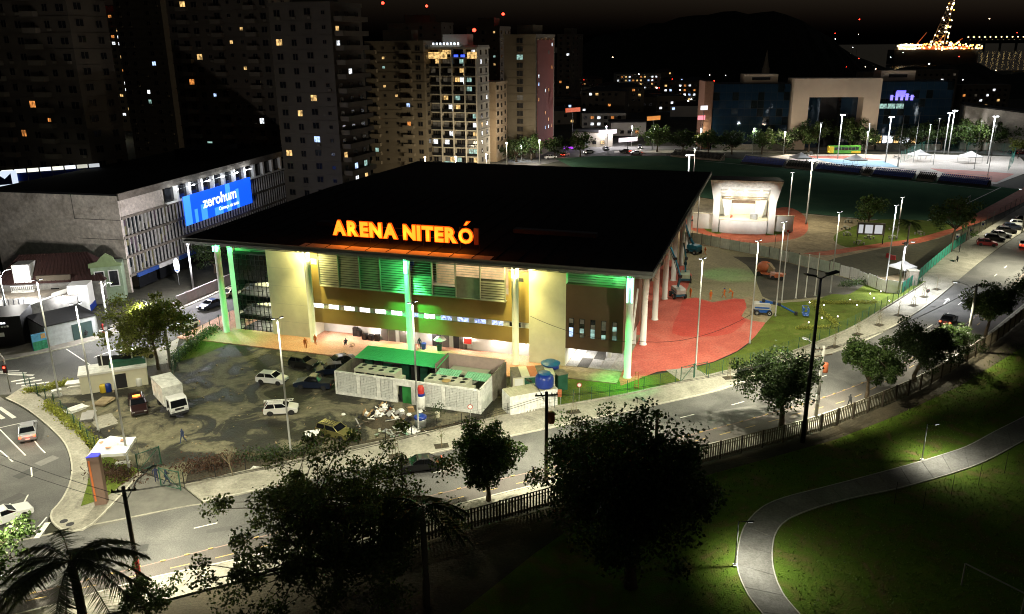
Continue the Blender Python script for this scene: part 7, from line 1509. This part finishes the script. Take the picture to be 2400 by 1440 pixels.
# ------------------------------------------------------------------ towers behind
WINM = {}
def wmesh(w,h,k):
    key = (w,h,k)
    if key not in WINM:
        fr = MB(); t_ = .12; fr.box(-w/2-t_,-.06,-h/2-t_,w/2+t_,.0,-h/2); fr.box(-w/2-t_,-.06,h/2,w/2+t_,0,h/2+t_); fr.box(-w/2-t_,-.06,-h/2,-w/2,0,h/2); fr.box(w/2,-.06,-h/2,w/2+t_,0,h/2); fr.box(-.04,-.05,-h/2,.04,-.01,h/2)
        WINM[key] = (MB().box(-w/2,-.03,-h/2,w/2,.03,h/2).mesh('window',M[k]), fr.mesh('window_frame',M['towerdark']))
    return WINM[key]
def tower(label, corner, W, D, H, floors, front, side, body, seed, plit=.12, ang=AANG, z0=3.2, name='apartment_tower', lit=None, balc=None, fw=(1.5,1.3), top=True, fbalc=(), kinds=('winy','winy','winw','wing','wino','winb')):
    """corner = front right corner; front runs left from it, the side runs back"""
    t = thing(name,label,'tower',(corner[0],corner[1],0),ang); rng = random.Random(seed)
    MB().box(-W,0,0,0,D,H).build('wall',body,t)
    r = MB().box(-W-.2,-.2,H,.2,D+.2,H+.9).build('parapet',body,t)
    if top: MB().box(-W*.75,D*.25,H+.9,-W*.25,D*.75,H+4.2).build('roof_house',body,r)
    fh = (H-z0)/floors
    colw = [rng.choice((1,1,.55,1.25,.8)) for _ in range(40)]; colz = [rng.choice((0,0,.25,-.1)) for _ in range(40)]; skip = [rng.random() < .08 for _ in range(40)]
    def put(x,y,z,rz,lk,ci=0):
        if skip[ci] and lk == 'wout': return
        me,fr = wmesh(fw[0],fw[1],lk); o = obj('window',me,t,(x,y,z+colz[ci]),rz); o.scale = (colw[ci],1,colw[ci] if colw[ci] < .7 else 1)
        obj('window_frame',fr,o)
    bandm = MB().box(-W-.12,-.14,-.11,.12,.0,.11); bandm.box(.0,-.14,-.11,.13,D+.1,.11); bandm = bandm.mesh('floor_band',body)
    for f in range(floors): obj('floor_band',bandm,t,(0,0,z0+fh*f))
    for f in range(floors):
        z = z0+fh*(f+.55)
        for i in range(front):
            x = -W+(i+.5)*W/front; lk = (lit or {}).get((f,i)); 
            if lk is None: lk = rng.choice(kinds) if rng.random() < plit else 'wout'
            put(x,-.02,z,0,lk,i)
        for i in range(front):
            if rng.random() < .16: MB().box(-.4,-.45,-.25,.4,-.05,.25).build('air_conditioner',M['mortar'],t,(-W+(i+.5)*W/front+.5,0,z-1.05))
        if not balc:
            for i in range(side):
                lk = rng.choice(kinds) if rng.random() < plit else 'wout'; put(.02,(i+.5)*D/side,z,R(90),lk,20+i)
    if fbalc:
        bw = W/front*.92; fsl = MB().box(-bw/2,-1.25,-.12,bw/2,0,0).mesh('balcony',body); fr_ = MB(); fr_.box(-bw/2,-1.25,0,bw/2,-1.18,.95); fr_.box(-bw/2,-1.18,0,-bw/2+.07,0,.95); fr_.box(bw/2-.07,-1.18,0,bw/2,0,.95); frm = fr_.mesh('balustrade',M['mortar'])
        for f in range(floors):
            for i in fbalc: o = obj('balcony',fsl,t,(-W+(i+.5)*W/front,0,z0+fh*f+.12)); obj('balustrade',frm,o)
    if balc:
        sl = MB().box(0,1.0,-.12,2.2,D-1,.0).mesh('balcony',M['mortar']); rl = MB(); rl.box(2.1,1.0,0,2.18,D-1,.95); rl.box(0,1.0,0,2.15,1.08,.95); rl.box(0,D-1.08,0,2.15,D-1,.95); rl = rl.mesh('balustrade',M['mortar'])
        for f in range(floors):
            z = z0+fh*f; o = obj('balcony',sl,t,(0,0,z)); obj('balustrade',rl,o)
            for i in range(3):
                lk = rng.choice(kinds) if rng.random() < plit*1.5 else 'wout'; put(.02,(i+.5)*D/3,z+1.3,R(90),lk)
    return t
def aviation(label, X, Y, z):
    t = thing('aviation_light',label,'warning light',(X,Y,z-2),0,'red aviation lights'); MB().lathe([(.08,0),(.06,2)],8).build('mast',M['black'],t); MB().lathe([(.02,2),(.55,2.2),(.55,2.8),(.02,3.1)],10).build('lamp',M['lampred'],t)
tower('dark tall apartment tower with stacked balconies beside the office block',(-38.7,188),15.3,14,49,15,4,3,M['towerc'],1,.1,balc=True,top=True)
tower('broad dark apartment slab with scattered yellow windows, behind the office block',(-57,206),29,12,52,16,9,3,M['towerdark'],2,.12,fbalc=(1,4,7))
tower('nearly black apartment tower at the left picture edge',(-86.3,170),26,10,56,17,7,2,M['towerdark'],3,.035,fbalc=(1,4),kinds=('wind','wind','wino'))
tower('distant slim block with a column of orange windows, far left',(-186,420),25,12,56,17,7,3,M['towerdark'],4,.34,kinds=('winy','wino','winw','winy'))
tower('distant black slab between the left tower and orange-lit block',(-120,300),20,14,60,17,5,3,M['towerdark'],14,.03)
tower('tan apartment block joined left of the white balcony block',(-27,268),20,10,41,13,5,2,M['mortar'],5,.13,top=True,fbalc=(0,3))
# white balcony block: bays of glass between white piers
t = tower('white apartment block with glazed balconies, brightest of the towers',(-10,268),17,10,39.5,13,0,2,M['towerwhite'],6,.2,kinds=('winy','winw'))
rng = random.Random(9)
for f in range(13):
    z = 3.2+f*2.8
    for i in range(4):
        x = -16.2+i*4.1; bl = MB().box(x,-1.3,z-.12,x+3.4,0,z).build('balcony',M['towerwhite'],t); MB().box(x,-1.32,z,x+3.4,-1.26,z+.95).build('balustrade',M['wing'] if rng.random() < .04 else M['wout'],bl)
        for h_ in (0,1):
            k = rng.choice(('winy','winw','winy','wing')) if rng.random() < .17 else rng.choice(('wout','wout','wind'))
            me,fr = wmesh(1.5,2.0,k); o = obj('window',me,t,(x+.9+h_*1.65,-.03,z+1.2)); obj('window_frame',fr,o)
for x in (-16.9,-12.75,-8.6,-4.4,-.5): MB().box(x,-1.35,3,x+.45,.0,39.5).build('pier',M['towerwhite'],t)
for i in range(8): MB().box(-15+i*1.2,-.6,40.6,-14.5+i*1.2,-.4,41.2).build('roof_lamp',emat('terrace_white_%d'%i,(.8,.9,1),3),t)
for x in (-7.5,-5.2): MB().box(x,-1.5,36.9,x+1.4,-1.4,37.6).build('blue_lamp',emat('blue_terrace_%d'%int(-x),(.05,.1,1),1.6),t)
MB().box(-16.5,-1.6,36.4,-9.8,-1.5,38.4).build('lit_penthouse',M['winy'],t); MB().box(-3,-1.6,36.4,.2,-1.5,38.4).build('lit_penthouse',M['winy'],t)
MB().box(-17.2,-1.8,39.3,.4,10,39.9).build('cornice',M['towerwhite'],t)
tower('narrow pale pink block lit from the street, below the taller towers',(-5.1,298),8,12.5,27,8,1,3,pmat('pale_pink_render',(.5,.38,.26),.85,var=.1),7,.05,top=False)
t = tower('tan tower with a dark window column and red-clad side',(9.3,308),12,26,43,14,1,5,M['mortar'],8,.12,fw=(2.2,1.7),kinds=('winy','wind','wing'))
MB().box(0.03,1.5,3,.25,24,42).build('red_cladding',M['towerred'],t)
for f in range(14):
    for i in range(5):
        if rng.random() < .2: me,fr = wmesh(1.2,1.2,('winb','winw','wino','wind')[(f+i)%4]); o = obj('window',me,t,(.3,3+i*4.6,4.5+f*2.75),R(90)); obj('window_frame',fr,o)
tower('brown mid tower behind the tan tower with red roof light',(-4,345),14,14,46.5,14,3,3,M['towerdark'],9,.1)
tower('dim far tower in the dark right of the red-clad one',(37.5,520),9,30,45,13,2,3,M['towerdark'],10,.07)
tower('dark flat-topped slab behind the balcony block, left',(-78,330),22,14,50,15,4,2,M['towerdark'],11,.03); tower('dark flat-topped slab behind the balcony block, right',(-30,380),26,14,49,15,4,2,M['towerdark'],12,.03)
for i,(px,py,Y,d) in enumerate(((443,16,220,'above the broad dark slab'),(902,22,330,'left of two above the balcony block'),(1003,29,380,'right of two above the balcony block'),(1180,47,350,'above the tan tower'),(1112,80,268,'on the white balcony block'),(248,2,420,'above the orange-lit block'),(2008,65,900,'far off over the dark hills'))):
    q = atY(px,Y); z = CAM_H+(108-py)/FOC*Y*1.0; aviation('red aviation light '+d,q.x,q.y,z-.6)
# low buildings along the far street
rng = random.Random(3)
low = [(1330,500,20,14,9,'low dark house with square white windows right of the towers'),(1420,420,22,12,7,'low white shop row beside the bright crossing'),(1480,380,16,12,6,'bright shop front at the traffic crossing'),(1560,520,26,14,9,'dim flat-roofed building left of the glass office'),(1600,600,24,14,14,'lit yellow office behind the glass wing'),(1395,340,16,10,6,'long low tan building behind the arena roof'),(1500,760,40,20,14,'distant lit row below the black hill'),(1250,600,24,14,16,'small block glimpsed between towers')]
for i,(px,Y,W,D,H,d) in enumerate(low):
    q = atY(px,Y); t = thing('low_building',d,'building',(q.x-W/2,Y,0),0); MB().box(0,0,0,W,D,H).build('wall',[M['towerdark'],M['towerwhite'],M['towerwhite'],M['mortar']][i%4],t); MB().box(-.2,-.2,H,W+.2,D+.2,H+.4).build('roof',M['dark'],t)
    for f in range(max(1,int(H/3.2))):
        for k in range(int(W/3.4)):
            lk = rng.choice(('winw','winw','winy','winb','wino')) if rng.random() < .42 else 'wout'; me,fr = wmesh(1.5,1.3,lk); o = obj('window',me,t,(1.7+k*3.4,-.03,1.8+f*3.1)); obj('window_frame',fr,o)
rng = random.Random(15)
for i in range(13):
    px = 1300+i*29+rng.uniform(-8,8); Y = rng.uniform(430,800); W = rng.uniform(12,26); H = rng.choice((6,7,9,12,15)); q = atY(px,Y)
    t = thing('low_building','dim low house in the dark district right of the towers, %s from the left'%ordn[i],'building',(q.x-W/2,Y,0),rng.uniform(-.3,.3)); MB().box(0,0,0,W,12,H).build('wall',[M['mortar'],M['towerdark'],M['towerwhite']][i%3],t); MB().add([(-.4,-.4,H),(W+.4,-.4,H),(W+.4,12.4,H),(-.4,12.4,H),(W*.3,6,H+2.2),(W*.7,6,H+2.2)],[(0,1,5,4),(1,2,5),(2,3,4,5),(3,0,4)]).build('roof',M['tile_red'] if i%2 else M['dark'],t)
    for f in range(max(1,int(H/3))):
        for k in range(int(W/3.6)):
            if rng.random() < .6: lk = rng.choice(('winw','winy','winb','wino')) if rng.random() < .3 else 'wout'; me,fr = wmesh(1.5,1.3,lk); obj('window',me,t,(1.8+k*3.6,-.05,1.6+f*2.9))
# street lamps of the far street and the lights in the dark
def far_lamp(label, px, py, H, e, col, mat='lampw', Y=None, s=1.0):
    if py < 0: Y = -py
    p = gp(px,py) if Y is None else atY(px,Y); t = thing('far_street_lamp',label,'street lamp',(p.x,p.y,0),0,'street lamps in the distance'); MB().lathe([(.12,0),(.08,H)],6).build('pole',M['steel'],t); MB().lathe([(.02,0),(.3*s,.12*s),(.3*s,.4*s),(.02,.5*s)],8,(0,0,H)).build('lamp',M[mat],t)
    if e: light('POINT','street_lamp',t,(0,-.3,H-.4),e,col,.3)
FL = [(1185,-285,8,7000,(1,.85,.6),'lampw','before the narrow pale block'),(1222,378,5,1500,(.8,.9,1),'lampw','left of the green signal'),(1265,-292,8,6000,(1,.9,.75),'lampw','right of the green signal'),(1135,-255,8,6000,(1,.86,.62),'lampwarm','at the white balcony block corner'),(985,-250,8,3000,(1,.84,.58),'lampwarm','under the white balcony block'),(1060,-250,8,11000,(1,.84,.58),'lampwarm','in the trees of the balcony block'),(1420,345,8,8000,(1,.95,1),'lampw','over the busy crossing, left'),(1480,345,8,8000,(1,.93,.97),'lampw','over the busy crossing, right'),(1530,352,8,2500,WARM,'lampw','after the busy crossing'),(1640,352,8,2600,(1,.95,.7),'lampw','lighting the little yellow tree'),(1763,360,9,2600,(.75,.8,1),'lampw','bluish, at the dark glass wing'),(1860,-312,8,5000,(1,.85,.65),'lampw','under the far roadside trees'),(2060,-310,8,5500,(1,.85,.65),'lampw','before the portal, right leg'),(2250,346,8,2600,WARM,'lampw','behind the long court'),(2345,325,8,4200,(1,.9,.75),'lampw','below the sloping white wall'),(245,330,6,2600,WARM,'lampw','among trees between the left towers')]
for px,py,H,e,col,mt,d in FL: far_lamp('street lamp '+d,px,py,H,e,col,mt)
rng = random.Random(77); cols = ['lampw','lampw','lampwarm','lampw','lampred','lampwarm']
spots = [(1355,176),(1370,183),(1308,188),(1340,165),(1310,206),(1392,238),(1405,239),(1437,135),(1500,172),(1580,183),(1610,188),(1668,175),(1706,176),(1512,260),(1540,285),(1628,255),(1600,315),(1610,310),(1955,88),(1957,100),(2010,90),(2120,130),(2092,140),(2000,118),(2017,142),(2185,155),(2230,170),(2280,155),(2253,140),(2210,125),(2060,165),(2035,160),(1990,160),(2150,175),(2270,190),(2310,60),(2345,170),(2355,275),(2380,90),(305,62),(318,66),(330,69),(398,60),(460,80),(110,312),(365,225),(380,228),(345,165),(1690,290),(1550,210)]
r2 = random.Random(5)
for i in range(34): spots.append((int(r2.uniform(1310,1690)),int(r2.uniform(185,325))))
items = []
for i,(px,py) in enumerate(sorted(spots)):
    Y = rng.uniform(520,760) if px > 1200 else 330
    k = rng.choice(cols); s = rng.uniform(.18,.5); reg = 'among the dark towers' if px < 700 else 'close right of the towers' if px < 1400 else 'above the busy crossing' if px < 1540 else 'left of the glass office' if px < 1760 else 'low in the dark below the lit rig' if py > 110 else 'near the horizon beside the lit rig'
    items.append((px,py,Y,k,s,reg))
seen_ = {}
on2 = ordn+['fourteenth','fifteenth','sixteenth','seventeenth','eighteenth','nineteenth','twentieth']
for px,py,Y,k,s,reg in items:
    n_ = seen_.get((k,reg),0); seen_[(k,reg)] = n_+1; z = max(CAM_H-(py-103)/FOC*Y,2.0); q = atY(px,Y)
    t = thing('distant_light','small far-off %s light %s, %s from the left'%({'lampw':'white','lampwarm':'amber','lampred':'red'}[k],reg,on2[n_]),'light',(q.x,q.y,z-.5),0,'scattered far city lights')
    MB().lathe([(.02,0),(s,.3*s),(s,1.0*s),(.02,1.4*s)],8).build('lamp',M[k],t); MB().lathe([(.08,-z+.5),(.08,0)],5).build('post',M['black'],t)
# shop signs with colour
for i,(px,py,c,w,d) in enumerate(((1335,352,(.5,.05,1),4,'purple shop sign under the street trees'),(1205,368,(.1,1,.4),1.2,'green signal light on the far street'),(1655,270,(1,.25,.3),3,'pink-white lit shop front at the glass building corner'),(1660,248,(.8,.8,.85),3,'pale lit sign above the pink shop front'),(1430,300,(1,.9,.95),8,'white lit shop fascia at the busy crossing'),(1480,318,(1,.85,.9),9,'pinkish white fascia right at the busy crossing'),(1540,270,(1,.35,.05),7,'orange lit awning in the dark gap'),(1345,250,(.8,.12,.03),8,'red lit awning below the square windows'))):
    p = gp(px,352); Y = p.y; z = CAM_H-(py-103)/FOC*Y; q = atY(px,Y); t = thing('shop_sign',d,'shop sign',(q.x,q.y,0),.1*i); MB().box(-w/2,-.1,max(.5,z-.8),w/2,.1,max(1.3,z+.8)).build('panel',emat('shopsign_%d'%i,c,.45 if i > 5 else 1.2),t); MB().box(-.1,.1,0,.1,.25,max(.6,z)).build('post',M['black'],t)

# ------------------------------------------------------------------ glass office with the pale portal
P0 = Vector((109.6,327.4,0)); GBA = math.atan2(325.1-327.4,142.4-109.6)
go = thing('glass_office','dark blue glass office building with a huge pale stone portal','office building',P0,GBA)
def gb(name,mat,*b,par=None): return MB().box(*b).build(name,mat,par or go)
pt = MB(); W1 = 33.0
gb('portal',M['gate'],0,-1.5,0,6.2,9,27); gb('portal',M['gate'],W1-6.2,-1.5,0,W1,9,27); gb('portal',M['gate'],6.2,-1.5,20,W1-6.2,9,27)
gb('recess_wall',M['dark'],12.5,8,0,20.5,8.4,20); gb('recess_glass',M['bglass'],6.2,5,0,12.5,5.3,20); gb('recess_glass',M['bglass'],20.5,5,0,W1-6.2,5.3,20)
def wing(x0,x1,H,y=0,seed=1):
    w = gb('wing',M['dark'],x0,y+.3,0,x1,y+16,H); nx = int((x1-x0)/2.4); nz = int(H/3.1); rng = random.Random(seed); px_ = (x1-x0)/nx; pz = H/nz
    pm_ = MB().box(-px_/2+.06,-.04,-pz/2+.08,px_/2-.06,.04,pz/2-.08); A = pm_.mesh('pane',M['bglass']); B_ = pm_.mesh('pane',M['dglass'])
    for i in range(nx):
        for k in range(nz): o = obj('pane',A if rng.random() < .86 else B_,w,(x0+(i+.5)*px_,y+.2,(k+.5)*pz)); o.rotation_euler = (rng.gauss(0,.006),0,rng.gauss(0,.006))
    return w
wing(-30,-.4,25,1,1); w2 = wing(W1+.4,61,25.6,1,2)
gb('end_wall',pmat('brick_end',(.2,.1,.06),.9),-33.5,.8,0,-30.2,16,26); gb('roof_house',M['gate'],-18,4,25,-5,12,28.5); gb('roof_house',M['gate'],W1+1,4,25.8,W1+14,12,29.5); gb('roof_slot',M['dark'],-15,3.9,26.3,-8,4.0,27.4); gb('roof_slot',M['dark'],W1+4,3.9,27,W1+11,4.0,28.2)
gb('base_wall',M['concrete'],-30,-2.2,0,-.4,-1.8,2.2); gb('base_wall',M['concrete'],W1+.4,-2.2,0,58,-1.8,2.2)
for i in range(7): gb('lobby_window',M['winw'] if i%3 else M['winy'],W1+1+i*2.2,-.3,2.4,W1+2.7+i*2.2,-.2,5.2)
for i in range(3): gb('lit_floor',M['wing'],W1+.8+i*3.2,.9,15.5,W1+3.6+i*3.2,.98,17.3)
rng = random.Random(8)
for i in range(9): gb('blue_sign',emat('violet_sign_%d'%i,(.22,.18,1),1.2),W1+5+rng.uniform(0,7),.7,20+rng.uniform(-1,2.4),W1+5.6+rng.uniform(4,8),.8,20.3+rng.uniform(-1,2.2)) if i < 4 else gb('blue_sign',emat('violet_sign_%d'%i,(.3,.25,1),1.2),W1+4.5+(i-4)*1.9,.7,18.6,W1+5.5+(i-4)*1.9,.8,20.6+.5*(i%2))
t = thing('white_hall','long white sloping-roofed hall at the right picture edge','hall',atY(2288,322),R(-22)); MB().prismy([(0,0),(38,0),(38,12),(0,16.5)],0,18).build('wall',pmat('hall_white',(.5,.46,.42),.8),t); MB().prismy([(-.3,16.5),(38.3,12),(38.3,12.5),(-.3,17)],-.2,18.2).build('roof',M['dark'],t)
light('POINT','hall_lamp',t,(6,-6,8),3800,(1,.93,.85),.4)
t = thing('church_spire','small pale spire far behind the glass wing','spire',atY(1800,480)); MB().lathe([(2.2,0),(2.2,26),(1.6,27),(.1,36)],8).build('tower',M['mortar'],t); MB().box(-4,0,0,4,9,18).build('nave',M['mortar'],t)
# ------------------------------------------------------------------ hills, bay, rig, bridge
def hill(name, pts, Y0, Y1, mat):
    m = MB(); n = len(pts)
    V = [(x,Y0,0) for x,_ in pts]+[(x,(Y0+Y1)/2,h) for x,h in pts]+[(x,Y1,0) for x,_ in pts]
    m.add(V,[(i,i+1,n+i+1,n+i) for i in range(n-1)]+[(n+i,n+i+1,2*n+i+1,2*n+i) for i in range(n-1)]); o = m.build(name,mat); o['kind'] = 'structure'; return o
hm_ = multimat('wooded_hill',[(.3,(.006,.008,.004)),(.6,(.012,.014,.008)),(.75,(.02,.02,.012))],.03,.3,(.95,.95),.8,.2)
rng = random.Random(6)
def ridge(pa, step=14, j=3): 
    out = []
    for (x0,h0),(x1,h1) in zip(pa[:-1],pa[1:]):
        n = max(1,int(abs(x1-x0)/step))
        for k in range(n): out.append((x0+(x1-x0)*k/n, max(0,h0+(h1-h0)*k/n+rng.uniform(-j,j))))
    return out+[pa[-1]]
def hx(px,Y): return atY(px,Y).x
hill('hill',ridge([(hx(1250,950),20),(hx(1400,950),46),(hx(1560,950),62),(hx(1700,950),72),(hx(1850,950),70),(hx(1930,950),50),(hx(1990,950),34),(hx(2060,950),18)]),840,1100,hm_)
hill('hill',ridge([(hx(1900,700),0),(hx(2000,700),8),(hx(2150,700),20),(hx(2300,700),21),(hx(2360,700),12),(hx(2500,700),16),(hx(2700,700),18)],10,1.5),600,800,hm_)
for i,(px,W,H,d) in enumerate(((2085,26,22,'left of two, below the lit rig'),(2180,40,23,'middle, widest, below the lit rig'),(2330,30,14,'right, near the dark slope'),(1980,22,16,'small one left of the others'))):
    q = atY(px,520); t = thing('far_block','dim distant apartment block with small windows, '+d,'building',(q.x-W/2,520,0)); MB().box(0,0,0,W,12,H).build('wall',M['towerdark'],t)
    for f in range(int(H/3.2)):
        for k in range(int(W/3.6)):
            lk = rng.choice(('winy','winw','wind','wino')) if rng.random() < .14 else 'wout'; me,fr = wmesh(1.5,1.3,lk); obj('window',me,t,(1.8+k*3.6,-.05,1.6+f*3.1))
# lattice-towered drilling rig in the bay
RY = 1500; rp = atY(2185,RY); rig = thing('drilling_rig','drilling ship in the bay, lattice tower covered in orange lights','ship',(rp.x,RY,0)); s_ = RY/FOC
MB().prism([(-70,-14),(74,-14),(84,0),(74,14),(-70,14)],-1,24).build('hull',M['dark'],rig); MB().box(-62,-8,24,-30,8,33).build('deckhouse',pmat('rig_white',(.5,.5,.45),.7),rig); MB().box(-20,-9,24,60,9,29).build('deck',M['orangem'],rig)
m = MB(); Hd = 84; bx0 = 8
def leg(s,tz): return (bx0+18*tz/Hd+s*(11-8*tz/Hd), 0, 28+tz)
for s in (-1,1): m.bar((bx0+s*11,0,28),(bx0+18+s*3,0,28+Hd),1.0)
for k in range(9): a = leg(-1,k*9.3); b = leg(1,k*9.3+9.3); c = leg(1,k*9.3); d_ = leg(-1,k*9.3+9.3); m.bar(a,b,.6); m.bar(c,d_,.6); m.bar(a,c,.6)
m.build('derrick',pmat('rig_steel',(.2,.14,.1),.7),rig)
ro = emat('rig_orange',(1,.4,.07),9); rw = emat('rig_white_lamp',(1,.86,.55),11); rr_ = M['lampred']; rng = random.Random(21)
lamp_m = {k: MB().lathe([(.05,0),(.95,.5),(.95,1.4),(.05,1.9)],8).mesh('lamp',mm_) for k,mm_ in (('o',ro),('w',rw),('r',rr_))}
for k in range(46):
    tz = Hd*rng.random()**.9; a = leg(rng.choice((-1,1,-.5,.6,1.5)),tz); obj('lamp',lamp_m['w' if rng.random() < .6 else 'o'],rig,(a[0],-1.2,a[2]))
obj('lamp',lamp_m['r'],rig,(bx0+18,-1,28+Hd+1))
for k in range(150):
    x = rng.uniform(-68,80); z = 24+rng.random()**1.6*(13 if -20 < x < 40 else 9); obj('lamp',lamp_m['o' if rng.random() < .68 else 'w'],rig,(x,-15.2,z))
for k in range(24): obj('lamp',lamp_m['w'],rig,(-62+k*1.6,-14.6,24+6*(k%2)+rng.random()*2))
for k in range(3): m = MB(); m.bar((-30+k*32,0,29),(-14+k*32,-4,52-k*5),1.2); m.build('crane_boom',M['orangem'],rig)
# bridge across the bay, with its row of lamps
BY = 3200; x0 = hx(2262,BY); br_ = thing('bridge','long low bridge across the bay with a row of yellow lamps','bridge',(x0,BY,0)); BLn = 900; zb = CAM_H-2
MB().box(0,-8,zb-5,BLn,8,zb-2).build('deck',M['dark'],br_)
for k in range(16): MB().box(k*60+10,-4,-1,k*60+15,4,zb-5).build('pier',M['dark'],br_)
lb_ = MB().lathe([(.05,0),(2.0,1.0),(2.0,3.0),(.05,4)],8).mesh('lamp',emat('bridge_lamp',(1,.72,.3),6)); lb2 = MB().lathe([(.05,0),(.9,1.0),(.9,2.0),(.05,3)],8).mesh('lamp',emat('bridge_lamp_low',(1,.65,.25),1.5))
for k in range(36): obj('lamp',lb_,br_,(k*20.5+6,-6,zb+6)); obj('lamp',lb2,br_,(k*20.5+14,-7,zb-4))
# ------------------------------------------------------------------ labels of the setting
SL = {'ground':['dark open ground reaching to the bay'],'water':['black water of the bay at night'],'road':['grey asphalt avenue curving past the arena','curved asphalt road at the left corner','asphalt cross street left of the arena','far road behind the sports field','far street leading into the dark city'],
 'bike_lane':['reddish bike lane with yellow dashes beside the avenue'],'sidewalk':['pale footway along the arena side of the avenue','pale footway along the slatted park fence','curved pale footway at the left corner','worn footway before the office block','lit strip of footway along the far road'],
 'kerb':['pale kerb of the arena-side footway','low concrete fence footing along the lot','kerb of the park-side footway','kerb curving round the left corner','kerb of the cross street'],'pavement':['concrete apron before the far car park','concrete forecourt beside the guard house','pale concrete apron at the verge gate'],
 'driveway':['worn tarmac driveway into the lot'],'grass_bed':['grass bed round the totem sign','bare planting bed under the umbrella tree','grass bed at the left arena column','green-lit grass bed at the right arena column','round grass bed with picnic tables','rough grass along the red track','grass patch left of the stage apron','grass patch right of the stage apron'],
 'parking_lot':['wet muddy parking lot before the arena'],'dirt_bed':['brown earth strip along the lot fence'],'yard':['sandy construction yard right of the arena','dark curved part of the yard inside the hoarding','sandy patch under the blue lift'],'plaza':['red paved plaza beside the arena','freshly laid deeper red part of the plaza','reddish paving round the stage'],
 'grass_verge':['green grass verge with garden lights'],'sand_ground':['trodden sand round the stage'],'track':['red running track beside the meadow'],'sports_field':['dark green sports field behind the stage'],'court':['brightly lit sports courts'],'lawn':['strip of lawn before the glass office'],'park_lawn':['dark park lawn in the foreground'],'earth_bank':['bare earth along the park fence'],
 'path':['curving concrete park path'],'path_edging':['outer edging of the park path','inner edging of the park path'],'terrace':['reddish tiled terrace along the arena front','concrete terrace under the brown block'],'hill':['black wooded hill under the night sky','low dark hills before the bay']}
for nm,labs in SL.items():
    for i,lb in enumerate(labs):
        o = bpy.data.objects.get(nm if i == 0 else '%s.%03d'%(nm,i))
        if o is not None and o.parent is None: o['label'] = lb; o['kind'] = 'structure'
